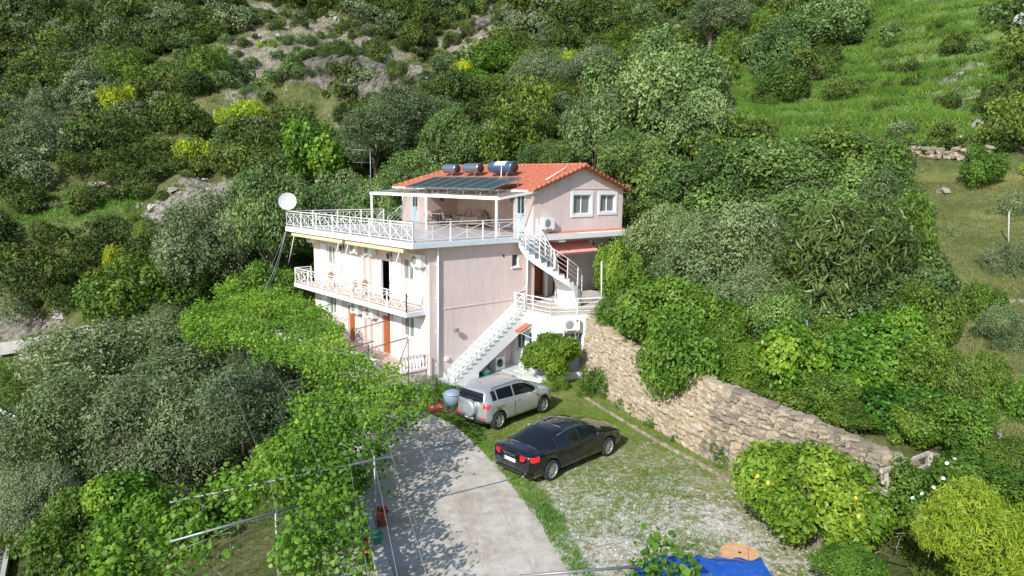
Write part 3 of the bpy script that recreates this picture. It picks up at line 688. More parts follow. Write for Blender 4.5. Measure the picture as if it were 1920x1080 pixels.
# --- roof: barrel tiles as real corrugation, rows stepped
def tile_sheet(o, ud, vd, nU, nV, W, Lg, per=0.235, amp=0.042, clip=None):
    """o lower corner; ud along the eave, vd up the slope; returns MB of a barrel-tiled sheet"""
    o = np.array(o, float); ud = np.array(ud, float); vd = np.array(vd, float); n_ = np.cross(ud, vd); n_ /= np.linalg.norm(n_)
    if n_[2] < 0: n_ = -n_
    cols = int(W / per) * 6; rows = max(1, int(round(Lg / 0.36))); us = np.linspace(0, W, cols + 1)
    V_, F_ = [], []
    prof = amp * np.abs(np.cos(np.pi * us / per)) ** 0.8
    for r_ in range(rows):
        v0, v1 = Lg * r_ / rows, Lg * (r_ + 1) / rows
        for (v, lift) in ((v0, 0.038), (v1 + 0.03, 0.006)):
            for u, h in zip(us, prof): V_.append(o + ud * u + vd * v + n_ * (h + lift + 0.004 * math.sin(u * 37 + r_ * 5)))
        # front lip of the row
        b = r_ * (3 * (cols + 1))
        for u in us: V_.append(o + ud * u + vd * v0 - n_ * 0.02)
        for k in range(cols):
            uc, vc = (us[k] + us[k + 1]) / 2, (v0 + v1) / 2
            if clip and not clip(uc, vc): continue
            F_.append((b + k, b + k + 1, b + cols + 1 + k + 1, b + cols + 1 + k)); F_.append((b + 2 * (cols + 1) + k, b + 2 * (cols + 1) + k + 1, b + k + 1, b + k))
    return V_, F_
def tiles(name, *a, mat='terracotta', parent=None, **k):
    V_, F_ = tile_sheet(*a, **k); o = link_mesh(name, npmesh(name, V_, F_, M[mat], False), None, parent or villa); o['kind'] = 'stuff'; return o
ang = math.atan2(RZ - EZ, XR - X0); ca, sa = math.cos(ang), math.sin(ang)
EAVE = 0.38; xe, ze = X0 - EAVE, EZ - EAVE * math.tan(ang)
LS = (XR - xe) / ca; y0r, y1r = YG - 0.32, 13.75
m = MB(); m.add([(xe, y0r, ze), (xe, y1r, ze), (XR, y1r - 1.9, RZ), (XR, y0r, RZ)], [(0, 1, 2, 3)]); x2 = 2 * XR - xe
m.add([(x2, y0r, ze), (x2, y1r, ze), (XR, y1r - 1.9, RZ), (XR, y0r, RZ)], [(3, 2, 1, 0)]); m.add([(xe, y1r, ze), (x2, y1r, ze), (XR, y1r - 1.9, RZ)], [(0, 1, 2)])
m.add([(xe, y0r, ze - .1), (XR, y0r, RZ - .1), (x2, y0r, ze - .1), (x2, y0r, ze), (XR, y0r, RZ), (xe, y0r, ze)], [(0, 1, 4, 5), (1, 2, 3, 4)])
roof = part('roof', m, 'terracotta')
W = y1r - y0r
tiles('roof_tiles', (xe, y1r, ze), (0, -1, 0), (ca, 0, sa), 0, 0, W, LS, clip=lambda u, v: u > 1.9 * v / LS, parent=roof)
tiles('roof_tiles', (x2, y0r, ze), (0, 1, 0), (-ca, 0, sa), 0, 0, W, LS, clip=lambda u, v: W - u > 1.9 * v / LS, parent=roof)
m = MB()
def capline(a, b, r0=0.10):
    a = np.array(a, float); b = np.array(b, float); L = np.linalg.norm(b - a); n = max(1, int(L / 0.34))
    for k in range(n):
        p = a + (b - a) * k / n; q = a + (b - a) * (k + 1.12) / n; m.tube([p, q], [r0 * 1.08, r0 * 0.86], 8)
capline((XR, y0r - .05, RZ + .06), (XR, y1r - 1.9, RZ + .06)); capline((XR, y1r - 1.9, RZ + .06), (xe, y1r, ze + .06)); capline((XR, y1r - 1.9, RZ + .06), (x2, y1r, ze + .06))
o = part('ridge_tiles', m, 'terracotta', roof); o['kind'] = 'stuff'
m = MB(); capline((xe, y0r, ze + .03), (XR, y0r, RZ + .03), 0.085); capline((x2, y0r, ze + .03), (XR, y0r, RZ + .03), 0.085); o = part('verge_tiles', m, 'terracotta', roof); o['kind'] = 'stuff'
m = MB(); m.box(xe - .12, y0r + .3, ze - .07, xe + .005, y1r, ze + .035); part('gutter', m, 'white', roof)
m = MB(); m.tube([(7.9, y0r + .15, 9.62), (9.6, y0r + .6, 10.18), (10.5, y0r + .9, 10.48)], 0.025, 6); part('hot_water_pipe', m, 'white', roof)
# pent roof under the gable windows, and the faded tiled awning over the side entrance
tiles('pent_roof_tiles', (8.3, 0.12, 6.62), (1, 0, 0), (0, .97, .26), 0, 0, 6.35, 0.5)
m = MB(); m.box(8.3, 0.14, 6.36, 14.65, 0.598, 6.60); m.box(8.28, -.3, 6.3, 8.75, .3, 6.62); part('pent_roof_beam', m, 'white')
tiles('entrance_awning_tiles', (8.25, -0.25, 5.62), (1, 0, 0), (0, .90, .44), 0, 0, 3.35, 1.95, mat='terracotta_faded', amp=0.05)
m = MB(); m.extr([(8.3, -0.2, 5.56), (8.3, 1.55, 6.36), (8.3, 1.55, 6.42), (8.3, -0.2, 5.62)], (3.25, 0, 0)); part('entrance_awning', m, 'white')
# --- canopy over the terrace
m = MB(); m.box(4.44, 0.36, 8.56, 4.52, 12.86, 8.73); part('canopy_fascia', m, 'white')
m = MB(); m.extr([(4.53, 0.38, 8.64), (7.1, 0.38, 9.0), (7.1, 0.38, 9.04), (4.53, 0.38, 8.68)], (0, 12.46, 0)); part('canopy_sheet', m, M['canopy'])
for yy in (0.34, 6.6, 12.8):
    m = MB(); m.bar((4.5, yy, 8.62), (7.12, yy, 8.98), 0.06, 0.12); part('canopy_beam', m, 'white')
for yy in (0.5, 6.68, 12.7):
    m = MB(); m.box(4.44, yy - .05, 6.724, 4.54, yy + .05, 8.56); part('canopy_post', m, 'white')
for k in range(9):
    yy = 0.9 + k * 1.45; m = MB(); m.bar((4.9, yy, 8.73), (6.9, yy, 9.0), 0.04, .05); m.bar((4.95, yy, 8.73), (4.95, yy, 8.93), .04); part('panel_support', m, 'greymetal')

# --- railings
def railing(name, a, b, posts, h=0.9, xs=2, base=0.0, r=0.016, name2='lattice_panel'):
    """a,b: floor points; posts: fractions 0..1"""
    a = np.array(a, float); b = np.array(b, float)
    m = MB(); up = np.array([0, 0, 1.0])
    m.bar(a + up * h, b + up * h, 0.045, 0.035); m.bar(a + up * (h - .13), b + up * (h - .13), 0.022); m.bar(a + up * .11, b + up * .11, 0.022)
    rl = part(name, m, 'rail')
    pts = [a + (b - a) * f for f in posts]; L = np.linalg.norm(b - a); pm = None
    for p in pts:
        m = MB(); m.box(-.026, -.026, base, .026, .026, h + .01)
        if pm is None: pm = m.mesh('post', M['rail'])
        link_mesh('post', pm, None, rl, p)
    t = (b - a) / L
    cache = {}
    for p, q in zip(pts[:-1], pts[1:]):
        w = np.linalg.norm(q - p); key = round(w, 2)
        if key not in cache:
            m = MB(); cell = w / xs; lo, hi = .11, h - .13
            for k in range(xs):
                x0_, x1_ = t * (cell * k), t * (cell * (k + 1)); u = up
                m.bar(x0_ + u * lo, x1_ + u * hi, 0.02); m.bar(x0_ + u * hi, x1_ + u * lo, 0.02)
                c = (x0_ + x1_) / 2; m.bar(c + u * lo, c + u * hi, 0.018)
                if k: m.bar(x0_ + u * lo, x0_ + u * hi, 0.018)
            cache[key] = m.mesh(name2, M['rail'])
        link_mesh(name2, cache[key], None, rl, p)
    return rl
def fr(n): return [i / n for i in range(n + 1)]
railing('terrace_railing', (-1.08, -0.32, ZT), (-1.08, 12.88, ZT), fr(7))
railing('terrace_railing', (-1.08, -0.32, ZT), (5.2, -0.32, ZT), [0, .33, .64, .97, 1], xs=1)
railing('terrace_railing', (-1.08, 12.88, ZT), (5.45, 12.88, ZT), fr(4))
railing('balcony_railing', (-1.05, 0.33, Z1), (-1.05, 12.08, Z1), fr(7), h=0.88)
railing('balcony_railing', (-1.05, 0.33, Z1), (-0.05, 0.33, Z1), [0, 1], xs=1, h=0.88)
railing('balcony_railing', (-1.05, 12.08, Z1), (-0.05, 12.08, Z1), [0, 1], xs=2, h=0.88)
# short stair down behind the terrace
def sloped_rail(name, a, b, h=0.9, n=4, rails=4):
    a = np.array(a, float); b = np.array(b, float); m = MB(); up = np.array([0, 0, 1.0])
    for k in range(rails): m.bar(a + up * h * (1 - k * .26), b + up * h * (1 - k * .26), 0.035 if k == 0 else 0.022)
    o = part(name, m, 'rail')
    for k in range(n + 1):
        p = a + (b - a) * k / n; mm = MB(); mm.box(-.02, -.02, 0, .02, .02, h); link_mesh('post', mm.mesh('post', M['rail']), None, o, p)
    return o
sloped_rail('back_stair_railing', (5.5, 12.9, 6.72), (5.5, 14.0, 6.0), n=1); sloped_rail('back_stair_railing', (6.2, 13.6, 6.1), (7.2, 13.5, 6.9), n=1)

# --- lower straight stairs
m = MB(); xs0, rise, run, NS = 0.50, 0.182, 0.278, 17
side = [(xs0, -1.1, 0)]
for k in range(NS): side += [(xs0 + run * k, -1.1, rise * (k + 1) - .04), (xs0 + run * (k + 1), -1.1, rise * (k + 1) - .04)]
side += [(xs0 + run * NS, -1.1, 2.2), (2.1, -1.1, 0.38), (2.1, -1.1, 0)]
m.extr(side[::-1], (0, 1.095, 0)); st = part('stair_flight', m, 'whitewash')
sm = MB().box(-.03, -1.14, -.04, run + .01, -0.004, 0.0).mesh('step', M['marble'])
for k in range(NS): link_mesh('step', sm, None, st, (xs0 + run * k, 0, rise * (k + 1)))
rm = MB().box(-.006, -1.10, 0, 0.0, -0.004, rise - .04).mesh('riser', M['marble'])
for k in range(NS): link_mesh('riser', rm, None, st, (xs0 + run * k, 0, rise * k))
a = np.array((xs0 + .1, -1.05, .18)); b = np.array((xs0 + run * 16.5, -1.05, rise * 17)); up = np.array([0, 0, 1.0])
m = MB(); m.bar(a + up * .85, b + up * .85, .05, .03); m.bar(a + up * .12, b + up * .12, .022); m.bar(a, a + up * .86, .05); m.bar(b, b + up * .85, .04); rl = part('stair_railing', m, 'rail')
for k in range(12):
    p = a + (b - a) * k / 12; q = a + (b - a) * (k + 1) / 12; m = MB(); m.bar(p + up * .12, q + up * .85, .014); m.bar(p + up * .85, q + up * .12, .014); c = (p + q) / 2 + up * .48
    m.tube([c + .11 * np.array([math.cos(t), 0, math.sin(t)]) for t in np.linspace(0, 2 * PI, 13)], .008, 4, False); part('scroll_panel', m, 'rail', rl)
m = MB(); m.prism([(-.35, -0.05), (-.5, -1.0), (.2, -1.75), (1.6, -1.9), (2.1, -1.2), (.52, -1.12), (.48, -.05)], -.05, .13); part('stair_landing', m, 'marble')
m = MB(); m.prism([(.9, -2.1), (2.2, -2.3), (4.6, -2.9), (4.6, -2.75), (2.2, -2.1), (1.0, -1.9)], -.05, .16); part('kerb', m, 'whitewash')

# --- annex with terrace on top
A0, A1, A2 = (5.2, 0.0), (5.2, -2.8), (7.15, -3.72)
ft = math.hypot(A2[0] - A1[0], A2[1] - A1[1]); fd = ((A2[0] - A1[0]) / ft, (A2[1] - A1[1]) / ft); fn = (-fd[1], fd[0])
def PB(u, v, d): return (A1[0] + fd[0] * u + fn[0] * d, A1[1] + fd[1] * u + fn[1] * d, v)
def PA(u, v, d): return (5.2 + d, -u, v)
part('annex_wall', holewall(PA, 0, -.3, 2.8, 3.08, [(.28, .05, 1.12, 1.98), (1.18, 1.0, 1.5, 1.98)]), 'whitewash')
m = holewall(PB, 0, -.3, ft, 3.08, [(.35, 1.35, 1.75, 2.15)]); m.v = [((p[0] - fd[0] * (3.08 - p[2]) * .16, p[1] - fd[1] * (3.08 - p[2]) * .16, p[2]) if (p[0] - A1[0]) * fd[0] + (p[1] - A1[1]) * fd[1] > ft - .01 else p) for p in m.v]
part('annex_wall', m, 'whitewash')
def orient_box(m, P, u0, v0, u1, v1, d0, d1):
    return m.add([P(u0, v0, d0), P(u1, v0, d0), P(u1, v0, d1), P(u0, v0, d1), P(u0, v1, d0), P(u1, v1, d0), P(u1, v1, d1), P(u0, v1, d1)],
                 [(0, 3, 2, 1), (4, 5, 6, 7), (0, 1, 5, 4), (1, 2, 6, 5), (2, 3, 7, 6), (3, 0, 4, 7)])
_pb = pbox
def pbox(m, P, u0, v0, u1, v1, d0, d1):
    return orient_box(m, P, u0, v0, u1, v1, d0, d1)
window(PB, .35, 1.35, 1.75, 2.15, mull=3, glass='glass')
door(PA, .28, .05, 1.12, 1.98, 'plastic_white', glass=True, depth=.06, label='white door with glazed upper half under the orange tiled awning')
window(PA, 1.18, 1.0, 1.5, 1.98, mull=0, glass='glass', sill=False)
m = MB(); m.prism([(5.17, 1.6), (5.17, -2.83), (7.9, -4.12), (12.5, -2.6), (12.5, 1.6)], 3.08, 3.125); part('annex_terrace', m, 'floor_pave')
m = MB(); m.box(6.8, -.0, 2.5, 6.9, 1.59, 3.07); part('annex_wall', m, 'whitewash')
m = MB(); m.add([(A2[0], A2[1], 2.2), (7.9, -4.1, 2.2), (7.9, -4.1, 3.08), (A2[0], A2[1], 3.08)], [(0, 1, 2, 3)]); m.add([(7.9, -4.1, 2.4), (12.5, -2.6, 2.4), (12.5, -2.6, 3.08), (7.9, -4.1, 3.08)], [(0, 1, 2, 3)]); part('annex_wall', m, 'stone')
# paving joints of the annex terrace
m = MB()
for k in range(5):
    yy = 1.0 - k * .75; m.box(5.3, yy - .012, 3.126, 11.5, yy + .012, 3.130)
part('paving_joint', m, 'mortar')
def barrail(a, b, n, h=.72, rails=(1, .72, .42, .14)):
    a = np.array(a, float); b = np.array(b, float); m = MB()
    for i, f in enumerate(rails): m.bar(a + up * h * f, b + up * h * f, .045 if i == 0 else .024)
    o = part('annex_railing', m, 'rail')
    for k in range(n + 1): link_mesh('post', MB().box(-.022, -.022, 0, .022, .022, h).mesh('post', M['rail']), None, o, a + (b - a) * k / n)
barrail((5.24, -.25, 3.12), (5.24, -2.76, 3.12), 2); barrail((5.24, -2.76, 3.12), (7.75, -3.98, 3.12), 2)
railing('annex_railing', (5.24, -.12, 3.12), (6.7, .05, 3.12), [0, 1], h=.75, xs=1)
# orange awning over the annex door
tiles('door_awning_tiles', (4.42, -1.55, 2.07), (0, 1, 0), (.93, 0, .37), 0, 0, 1.65, .84, amp=.05, per=.2)
m = MB(); m.extr([(4.45, -1.52, 2.02), (5.19, -1.52, 2.32), (5.19, -1.52, 2.36), (4.45, -1.52, 2.06)], (0, 1.58, 0)); m.bar((4.5, -1.5, 2.03), (5.18, -1.5, 1.7), .04); m.bar((4.5, -.02, 2.03), (5.18, -.02, 1.7), .04); part('door_awning', m, 'white')
m = MB(); m.box(3.9, -2.85, -.05, 5.19, -.1, .1); part('door_step', m, 'marble')
m = MB(); m.extr([(3.1, -2.9, -.05), (4.6, -3.4, -.05), (6.2, -4.1, -.05), (6.2, -4.1, .32), (4.6, -3.4, .34), (3.1, -2.9, .3)], (.05, .14, 0)); part('garden_kerb', m, 'whitewash')
# --- curved upper stairs
def crom(P, t):
    P = [np.array(p, float) for p in P]; n = len(P) - 1; s = min(n - 1e-6, max(0, t * n)); i = int(s); f = s - i
    p0, p1, p2, p3 = P[max(i - 1, 0)], P[i], P[i + 1], P[min(i + 2, n)]
    return .5 * ((2 * p1) + (-p0 + p2) * f + (2 * p0 - 5 * p1 + 4 * p2 - p3) * f * f + (-p0 + 3 * p1 - 3 * p2 + p3) * f ** 3)
OUT = [(5.22, -.40), (5.12, -1.1), (5.45, -1.85), (6.1, -2.3), (6.9, -2.5), (7.7, -2.4), (8.35, -1.9), (8.6, -1.1)]
INN = [(6.45, -.40), (6.4, -.75), (6.55, -1.05), (6.8, -1.25), (7.05, -1.3), (7.3, -1.25), (7.45, -1.05), (7.5, -.7)]
NC = 18; rz_ = (6.70 - 3.12) / NC
zc = lambda t: 6.70 - (6.70 - 3.12) * t
m = MB(); steps = []
for k in range(NC):
    t0, t1 = k / NC, (k + 1) / NC; o0, o1, i0, i1 = crom(OUT, t0), crom(OUT, t1), crom(INN, t0), crom(INN, t1); zt = 6.70 - rz_ * (k + 1)
    low = [max(3.12, zc(t) - .45) if t < .62 else 3.12 for t in (t0, t1)]
    vs = [(*o0, zt), (*o1, zt), (*i1, zt), (*i0, zt), (*o0, low[0]), (*o1, low[1]), (*i1, low[1]), (*i0, low[0])]
    m.add(vs, [(0, 1, 5, 4), (3, 7, 6, 2), (4, 5, 6, 7), (1, 2, 6, 5), (0, 4, 7, 3)])
    steps.append([(*o0, zt), (*o1, zt), (*i1, zt), (*i0, zt)])
cs = part('curved_stair_flight', m, 'whitewash')
for s in steps:
    q = MB(); c = np.mean(np.array(s), 0); pts = [c + (np.array(p) - c) * 1.015 for p in s]; q.extr([tuple(p) for p in pts], (0, 0, .035)); part('step', q, 'greystep', cs)
for C in (OUT, INN):
    m = MB(); n = 24
    for hh, w in ((.92, .04), (.70, .022), (.47, .022), (.24, .022)):
        P = [np.array((*crom(C, k / n * .93), zc(k / n * .93) + hh)) for k in range(n + 1)]; m.tube(P, w * .5, 5)
    o = part('curved_stair_railing', m, 'rail', None)
    for k in range(8):
        t = k / 7 * .93; p = crom(C, t); link_mesh('post', MB().box(-.02, -.02, 0, .02, .02, .94).mesh('post', M['rail']), None, o, (*p, zc(t) - .05))
# --- veranda balustrade
m = MB(); m.box(-1.5, .27, 1.32, -.004, .43, 1.42); m.box(-1.5, .27, ZG + .001, -.004, .43, ZG + .09); bl = part('balustrade', m, 'white')
prof = [(.05, 0), (.05, .05), (.03, .08), (.065, .22), (.06, .3), (.03, .42), (.028, .5), (.045, .54), (.045, .58)]
bm_ = MB().lathe(prof, 10).mesh('baluster', M['white'])
for k in range(8): link_mesh('baluster', bm_, None, bl, (-1.38 + k * .18, .35, ZG + .085))
m = MB(); m.box(-2.6, .27, 1.32, -2.44, 11.9, 1.42); m.box(-2.6, .27, ZG + .001, -2.44, 11.9, ZG + .09); bl = part('balustrade', m, 'white')
for k in range(58): link_mesh('baluster', bm_, None, bl, (-2.52, .5 + k * .2, ZG + .085))

# ------------------------------------------------------------ things fixed to or standing on the villa
def ac_unit(l, rz, label, logo=False, w=.82, h=.58):
    """front faces local -y; l = back bottom centre"""
    t = hthing('air_conditioner', label, 'air conditioner', l, rz, 'outdoor air conditioning units')
    m = MB(); m.box(-w / 2, -.34, .06, w / 2, -.05, h + .06); m.build('casing', M['plastic_white'], t)
    m = MB(); m.lathe([(.0, -.352), (.20, -.352), (.225, -.342), (.225, -.336)], 20, 'y', (-.13, 0, h / 2 + .06)); g = m.build('fan_grille', M['grey_plastic'], t)
    m = MB()
    for k in range(6):
        a = k * PI / 3; c = np.array((-.13, -.357, h / 2 + .06)); d = np.array((math.cos(a), 0, math.sin(a))); e = np.array((math.cos(a + .5), 0, math.sin(a + .5)))
        m.add([c + d * .03, c + d * .19, c + e * .19, c + e * .05], [(0, 1, 2, 3)])
    m.build('fan_blades', M['greymetal'], g)
    m = MB(); m.box(-w / 2 + .1, -.36, .0, -w / 2 + .14, -.0, .055); m.box(w / 2 - .14, -.36, .0, w / 2 - .1, -.0, .055); m.box(-w / 2 + .1, -.03, -.25, -w / 2 + .14, -.0, .0); m.box(w / 2 - .14, -.03, -.25, w / 2 - .1, -.0, .0); m.build('bracket', M['white'], t)
    m = MB(); m.tube([(w / 2 + .01, -.1, .2), (w / 2 + .08, -.06, .1), (w / 2 + .06, -.02, -.35)], .018, 5); m.build('pipe', M['white'], t)
    if logo:
        m = MB(); m.lathe([(0, -.347), (.055, -.347), (.055, -.341)], 16, 'y', (.27, 0, h * .8 + .06)); m.build('logo_disc', M['red_plastic'], t)
        cu = bpy.data.curves.new('brand_lettering', 'FONT'); cu.body = 'LG'; cu.size = .1; cu.extrude = .002; cu.align_x = 'CENTER'
        o = bpy.data.objects.new('brand_lettering', cu); COL.objects.link(o); bpy.context.view_layer.update()
        me_ = bpy.data.meshes.new_from_object(o.evaluated_get(bpy.context.evaluated_depsgraph_get())); bpy.data.objects.remove(o)
        me_.materials.clear(); o = link_mesh('brand_lettering', me_, M['grey_plastic'], t, (.27, -.345, h * .52 + .06), (R(90), 0, 0))
    return t
FL = -PI / 2   # facing local -x of the villa
ac_unit((-.0, .62, 5.46), FL, 'air conditioner beside the right upper shutter, nearest the house corner')
ac_unit((-.0, 5.0, 5.62), FL, 'air conditioner under the awning right of the middle pilaster')
ac_unit((-.0, 6.45, 5.60), FL, 'air conditioner under the awning above the white balcony door')
ac_unit((-.0, 11.5, 5.80), FL, 'air conditioner at the far left end of the upper balcony')
ac_unit((-.0, 5.0, 2.35), FL, 'air conditioner on the ground floor wall left of the right brown door')
ac_unit((-.0, 6.5, 2.35), FL, 'air conditioner on the ground floor wall beside the left brown door')
ac_unit((8.05, .6, 6.95), 0, 'air conditioner standing at the foot of the gable wall beside the curved stairs')
ac_unit((12.3, 1.6, 5.75), 0, 'air conditioner on the wall right of the faded red awning')
p = PB(1.0, 2.28, 0.0); ac_unit((p[0], p[1], p[2]), math.atan2(fd[1], fd[0]), 'air conditioner with round red logo above the annex window', True)

def lantern(l, rz, label):
    t = hthing('wall_lantern', label, 'wall lamp', l, rz, 'wall lanterns of the villa')
    m = MB(); m.box(-.05, -.02, -.12, .05, 0, .12); m.tube([(0, -.02, .02), (0, -.14, .10), (0, -.2, .06)], .013, 5); m.build('bracket', M['iron'], t)
    m = MB(); m.lathe([(.0, .04), (.09, .0), (.085, -.02)], 6, 'z', (0, -.2, .02)); m.lathe([(.05, -.22), (.0, -.26)], 6, 'z', (0, -.2, .02)); m.build('cap', M['iron'], t)
    m = MB(); m.lathe([(.08, -.02), (.05, -.22)], 6, 'z', (0, -.2, .02)); m.build('glass', M['glass'], t)
lantern((-.0, 3.25, 5.85), FL, 'black wall lantern above the left edge of the right upper shutter')
lantern((-.0, 8.1, 5.85), FL, 'black wall lantern between left upper window and white balcony door')
lantern((-.0, 3.25, 2.95), FL, 'black wall lantern over the ground floor veranda, right of the brown door')
lantern((X0, 2.12, 8.6), FL, 'black wall lantern beside the pale blue door')
lantern((8.3, YB, 8.35), 0, 'black wall lantern inside the terrace alcove')
lantern((12.95, 1.6, 5.9), 0, 'black wall lantern right of the small air conditioner under the gable')
t = hthing('spotlight', 'small floodlight on the pink end wall', 'floodlight', (1.42, 0, 2.42), 0)
m = MB(); m.tube([(0, 0, 0), (0, -.16, .02)], .03, 6); m.build('arm', M['greymetal'], t)
m = MB(); m.box(-.12, -.28, -.12, .12, -.16, .06); m.build('head', M['greymetal'], t)
t = hthing('outdoor_tap_box', 'small white junction box low on the pink end wall', 'junction box', (.95, 0, .95), 0)
MB().box(-.09, -.12, 0, .09, 0, .16).build('box', M['plastic_white'], t)
t = hthing('vent_grille', 'small round dark vent high on the pink end wall', 'vent', (4.55, 0, 5.78), 0)
MB().lathe([(0, -.03), (.06, -.03), (.07, 0)], 12, 'y').build('cover', M['iron'], t)

# retractable awnings rolled under the terrace slab
for (ya, yb, lab) in ((.55, 6.0, 'cream scalloped awning under the terrace, right of the gap'), (6.3, 12.4, 'cream scalloped awning under the terrace, left of the gap')):
    t = hthing('awning', lab, 'awning', (-1.0, ya, 6.3), 0, 'awnings rolled up under the terrace')
    L = yb - ya
    m = MB(); m.tube([(.03, 0, .07), (.03, L, .07)], .07, 8); m.build('roller', M['awning'], t)
    n = int(L / .22); V_ = []; F_ = []
    ys = np.linspace(0, L, n * 6 + 1)
    for y in ys: V_ += [(-.045, y, .06), (-.045, y, -.06 - .055 * abs(math.sin(PI * y / .22)))]
    for k in range(len(ys) - 1): F_.append((2 * k, 2 * k + 1, 2 * k + 3, 2 * k + 2))
    link_mesh('valance', npmesh('valance', V_, F_, M['awning']), None, t)
    for f in (.06, .94):
        m = MB(); m.tube([(-.02, L * f, .02), (-.02, L * f + .95, -1.75)], .022, 6); m.build('arm', M['white'], t)

# satellite dish at the terrace corner
t = hthing('satellite_dish', 'large white satellite dish at the far left corner of the terrace', 'satellite dish', (-1.0, 12.9, 7.6), 0)
m = MB(); m.tube([(0, 0, -.85), (0, 0, .45)], .035, 8); m.build('mast', M['steel'], t)
dm = MB(); prof = [(.60 * f, .13 * f * f) for f in np.linspace(0.001, 1, 9)]; dm.lathe(prof, 28, 'y', (0, 0, 0)); prof2 = [(p[0], p[1] + .012) for p in prof[::-1]]; dm.lathe(prof2, 28, 'y')
dish = dm.build('reflector', M['dishwhite'], t, (0, -.08, .55))
dish.rotation_euler = (R(18), 0, R(-32) - 0)
m = MB(); m.tube([(0, .1, -.5), (0, -.42, -.02)], .012, 5); m.tube([(-.4, .05, .3), (0, -.42, 0)], .006, 4); m.build('feed_arm', M['greymetal'], dish)
m = MB(); m.lathe([(.0, -.06), (.045, -.06), (.045, .06), (0, .06)], 10, 'y', (0, -.44, 0)); m.build('receiver', M['grey_plastic'], dish)
# the dish opens towards local -y (profile rises towards +y, so flip)
dish.rotation_euler = (R(-15), 0, R(-35)); dish.scale = (.86, -.86, .86)
for f in dish.children: f.location = (0, 0, 0)

# television aerial on the canopy post
t = hthing('television_aerial', 'tall metal television aerial with two antennas rising from the canopy corner', 'aerial', (4.46, 12.72, 8.7), 0)
m = MB(); m.tube([(0, 0, 0), (0, 0, 2.75)], .03, 6); m.build('mast', M['steel'], t)
def yagi(z, L, elems, d):
    m = MB(); d = np.array(d, float); d /= np.linalg.norm(d); s = np.array([-d[1], d[0], 0]); c = np.array([0, 0, z])
    m.tube([c + d * .25, c - d * L], .014, 5)
    for k in range(elems):
        p = c - d * (L * (k + .5) / elems - .1); w = .22 - .008 * k; m.tube([p - s * w, p + s * w], .008, 4)
    return m
d = (.80, -.6, 0)
m = yagi(2.62, 1.35, 5, d); dd = np.array(d) / np.linalg.norm(d); s_ = np.array([-dd[1], dd[0], 0]); c = np.array([0, 0, 2.62])
m.tube([c + dd * .15 + s_ * .1, c - dd * .55 + s_ * .55, c - dd * 1.5, c - dd * .6 - s_ * .5, c + dd * .15 - s_ * .1], .016, 5); m.tube([c + dd * .3 + (0, 0, .33), c + dd * .42, c + dd * .3 - (0, 0, .3)], .014, 5); m.build('antenna', M['steel'], t)
m = yagi(1.85, 1.1, 11, d); c = np.array([0, 0, 1.85]); m.tube([c + dd * .1 + (0, 0, .3), c + dd * .3, c + dd * .1 - (0, 0, .3)], .014, 5); m.tube([c - dd * 1.05 - s_ * .2, c - dd * .1 - s_ * .2, c - dd * .1 + s_ * .2, c - dd * 1.05 + s_ * .2, c - dd * 1.05 - s_ * .2], .010, 5); m.build('antenna', M['steel'], t)

# solar collectors and tanks
def panel_mat():
    m, nt, o = newmat('solar_glass'); v = coords(nt)
    p = nd(nt, 'ShaderNodeBsdfPrincipled', Roughness=0.12); w = nd(nt, 'ShaderNodeTexWave', Scale=5.5, Distortion=0.0); w.bands_direction = 'Y'; nt.links.new(v, w.inputs['Vector'])
    nt.links.new(ramp(nt, w.outputs['Fac'], [(0.2, (0.025, 0.05, 0.07)), (0.9, (0.05, 0.085, 0.105))]), p.inputs['Base Color']); nt.links.new(p.outputs[0], o.inputs['Surface']); return m
M['solar'] = panel_mat(); M['tankblue'] = simple('tank_blue', (0.08, 0.15, 0.27), 0.3, metal=0.45, var=.15); M['tanksteel'] = simple('tank_steel', (0.30, 0.34, 0.42), 0.3, metal=0.75, var=.12, dirt=((.2, .2, .22), 4, .55, .5))
pa = math.atan2(.62, 2.2)
spots = [(1.65, 2.72), (2.79, 3.86), (3.93, 5.0), (5.1, 6.17), (6.24, 7.31), (7.42, 8.49), (8.56, 9.6)]
for k, (ya, yb) in enumerate(spots):
    words = ['nearest the gable end', 'second from the gable end', 'third from the gable end', 'in the middle of the row', 'third from the far left end', 'second from the far left end', 'at the far left end'][k]
    t = hthing('solar_collector', 'dark glazed solar collector over the canopy, ' + words, 'solar panel', (5.0, ya, 9.02), 0, 'solar collectors on the canopy')
    t.rotation_euler = (0, -pa, HA); w = yb - ya
    from mathutils import Euler
    t.rotation_euler = (Matrix.Rotation(HA, 4, 'Z') @ Matrix.Rotation(-pa, 4, 'Y')).to_euler()
    m = MB(); m.box(0, 0, 0, 2.3, w, .04); m.box(0, 0, .04, .05, w, .09); m.box(2.25, 0, .04, 2.3, w, .09); m.box(.05, 0, .04, 2.25, .04, .09); m.box(.05, w - .04, .04, 2.25, w, .09); m.build('casing', M['steel'], t)
    MB().box(.051, .041, .06, 2.249, w - .041, .075).build('glazing', M['solar'], t)
    m = MB(); m.tube([(.08, .1, 0), (.08, .1, -.28)], .02, 5); m.tube([(2.2, .1, 0), (2.0, .1, -.4)], .02, 5); m.build('leg', M['greymetal'], t)
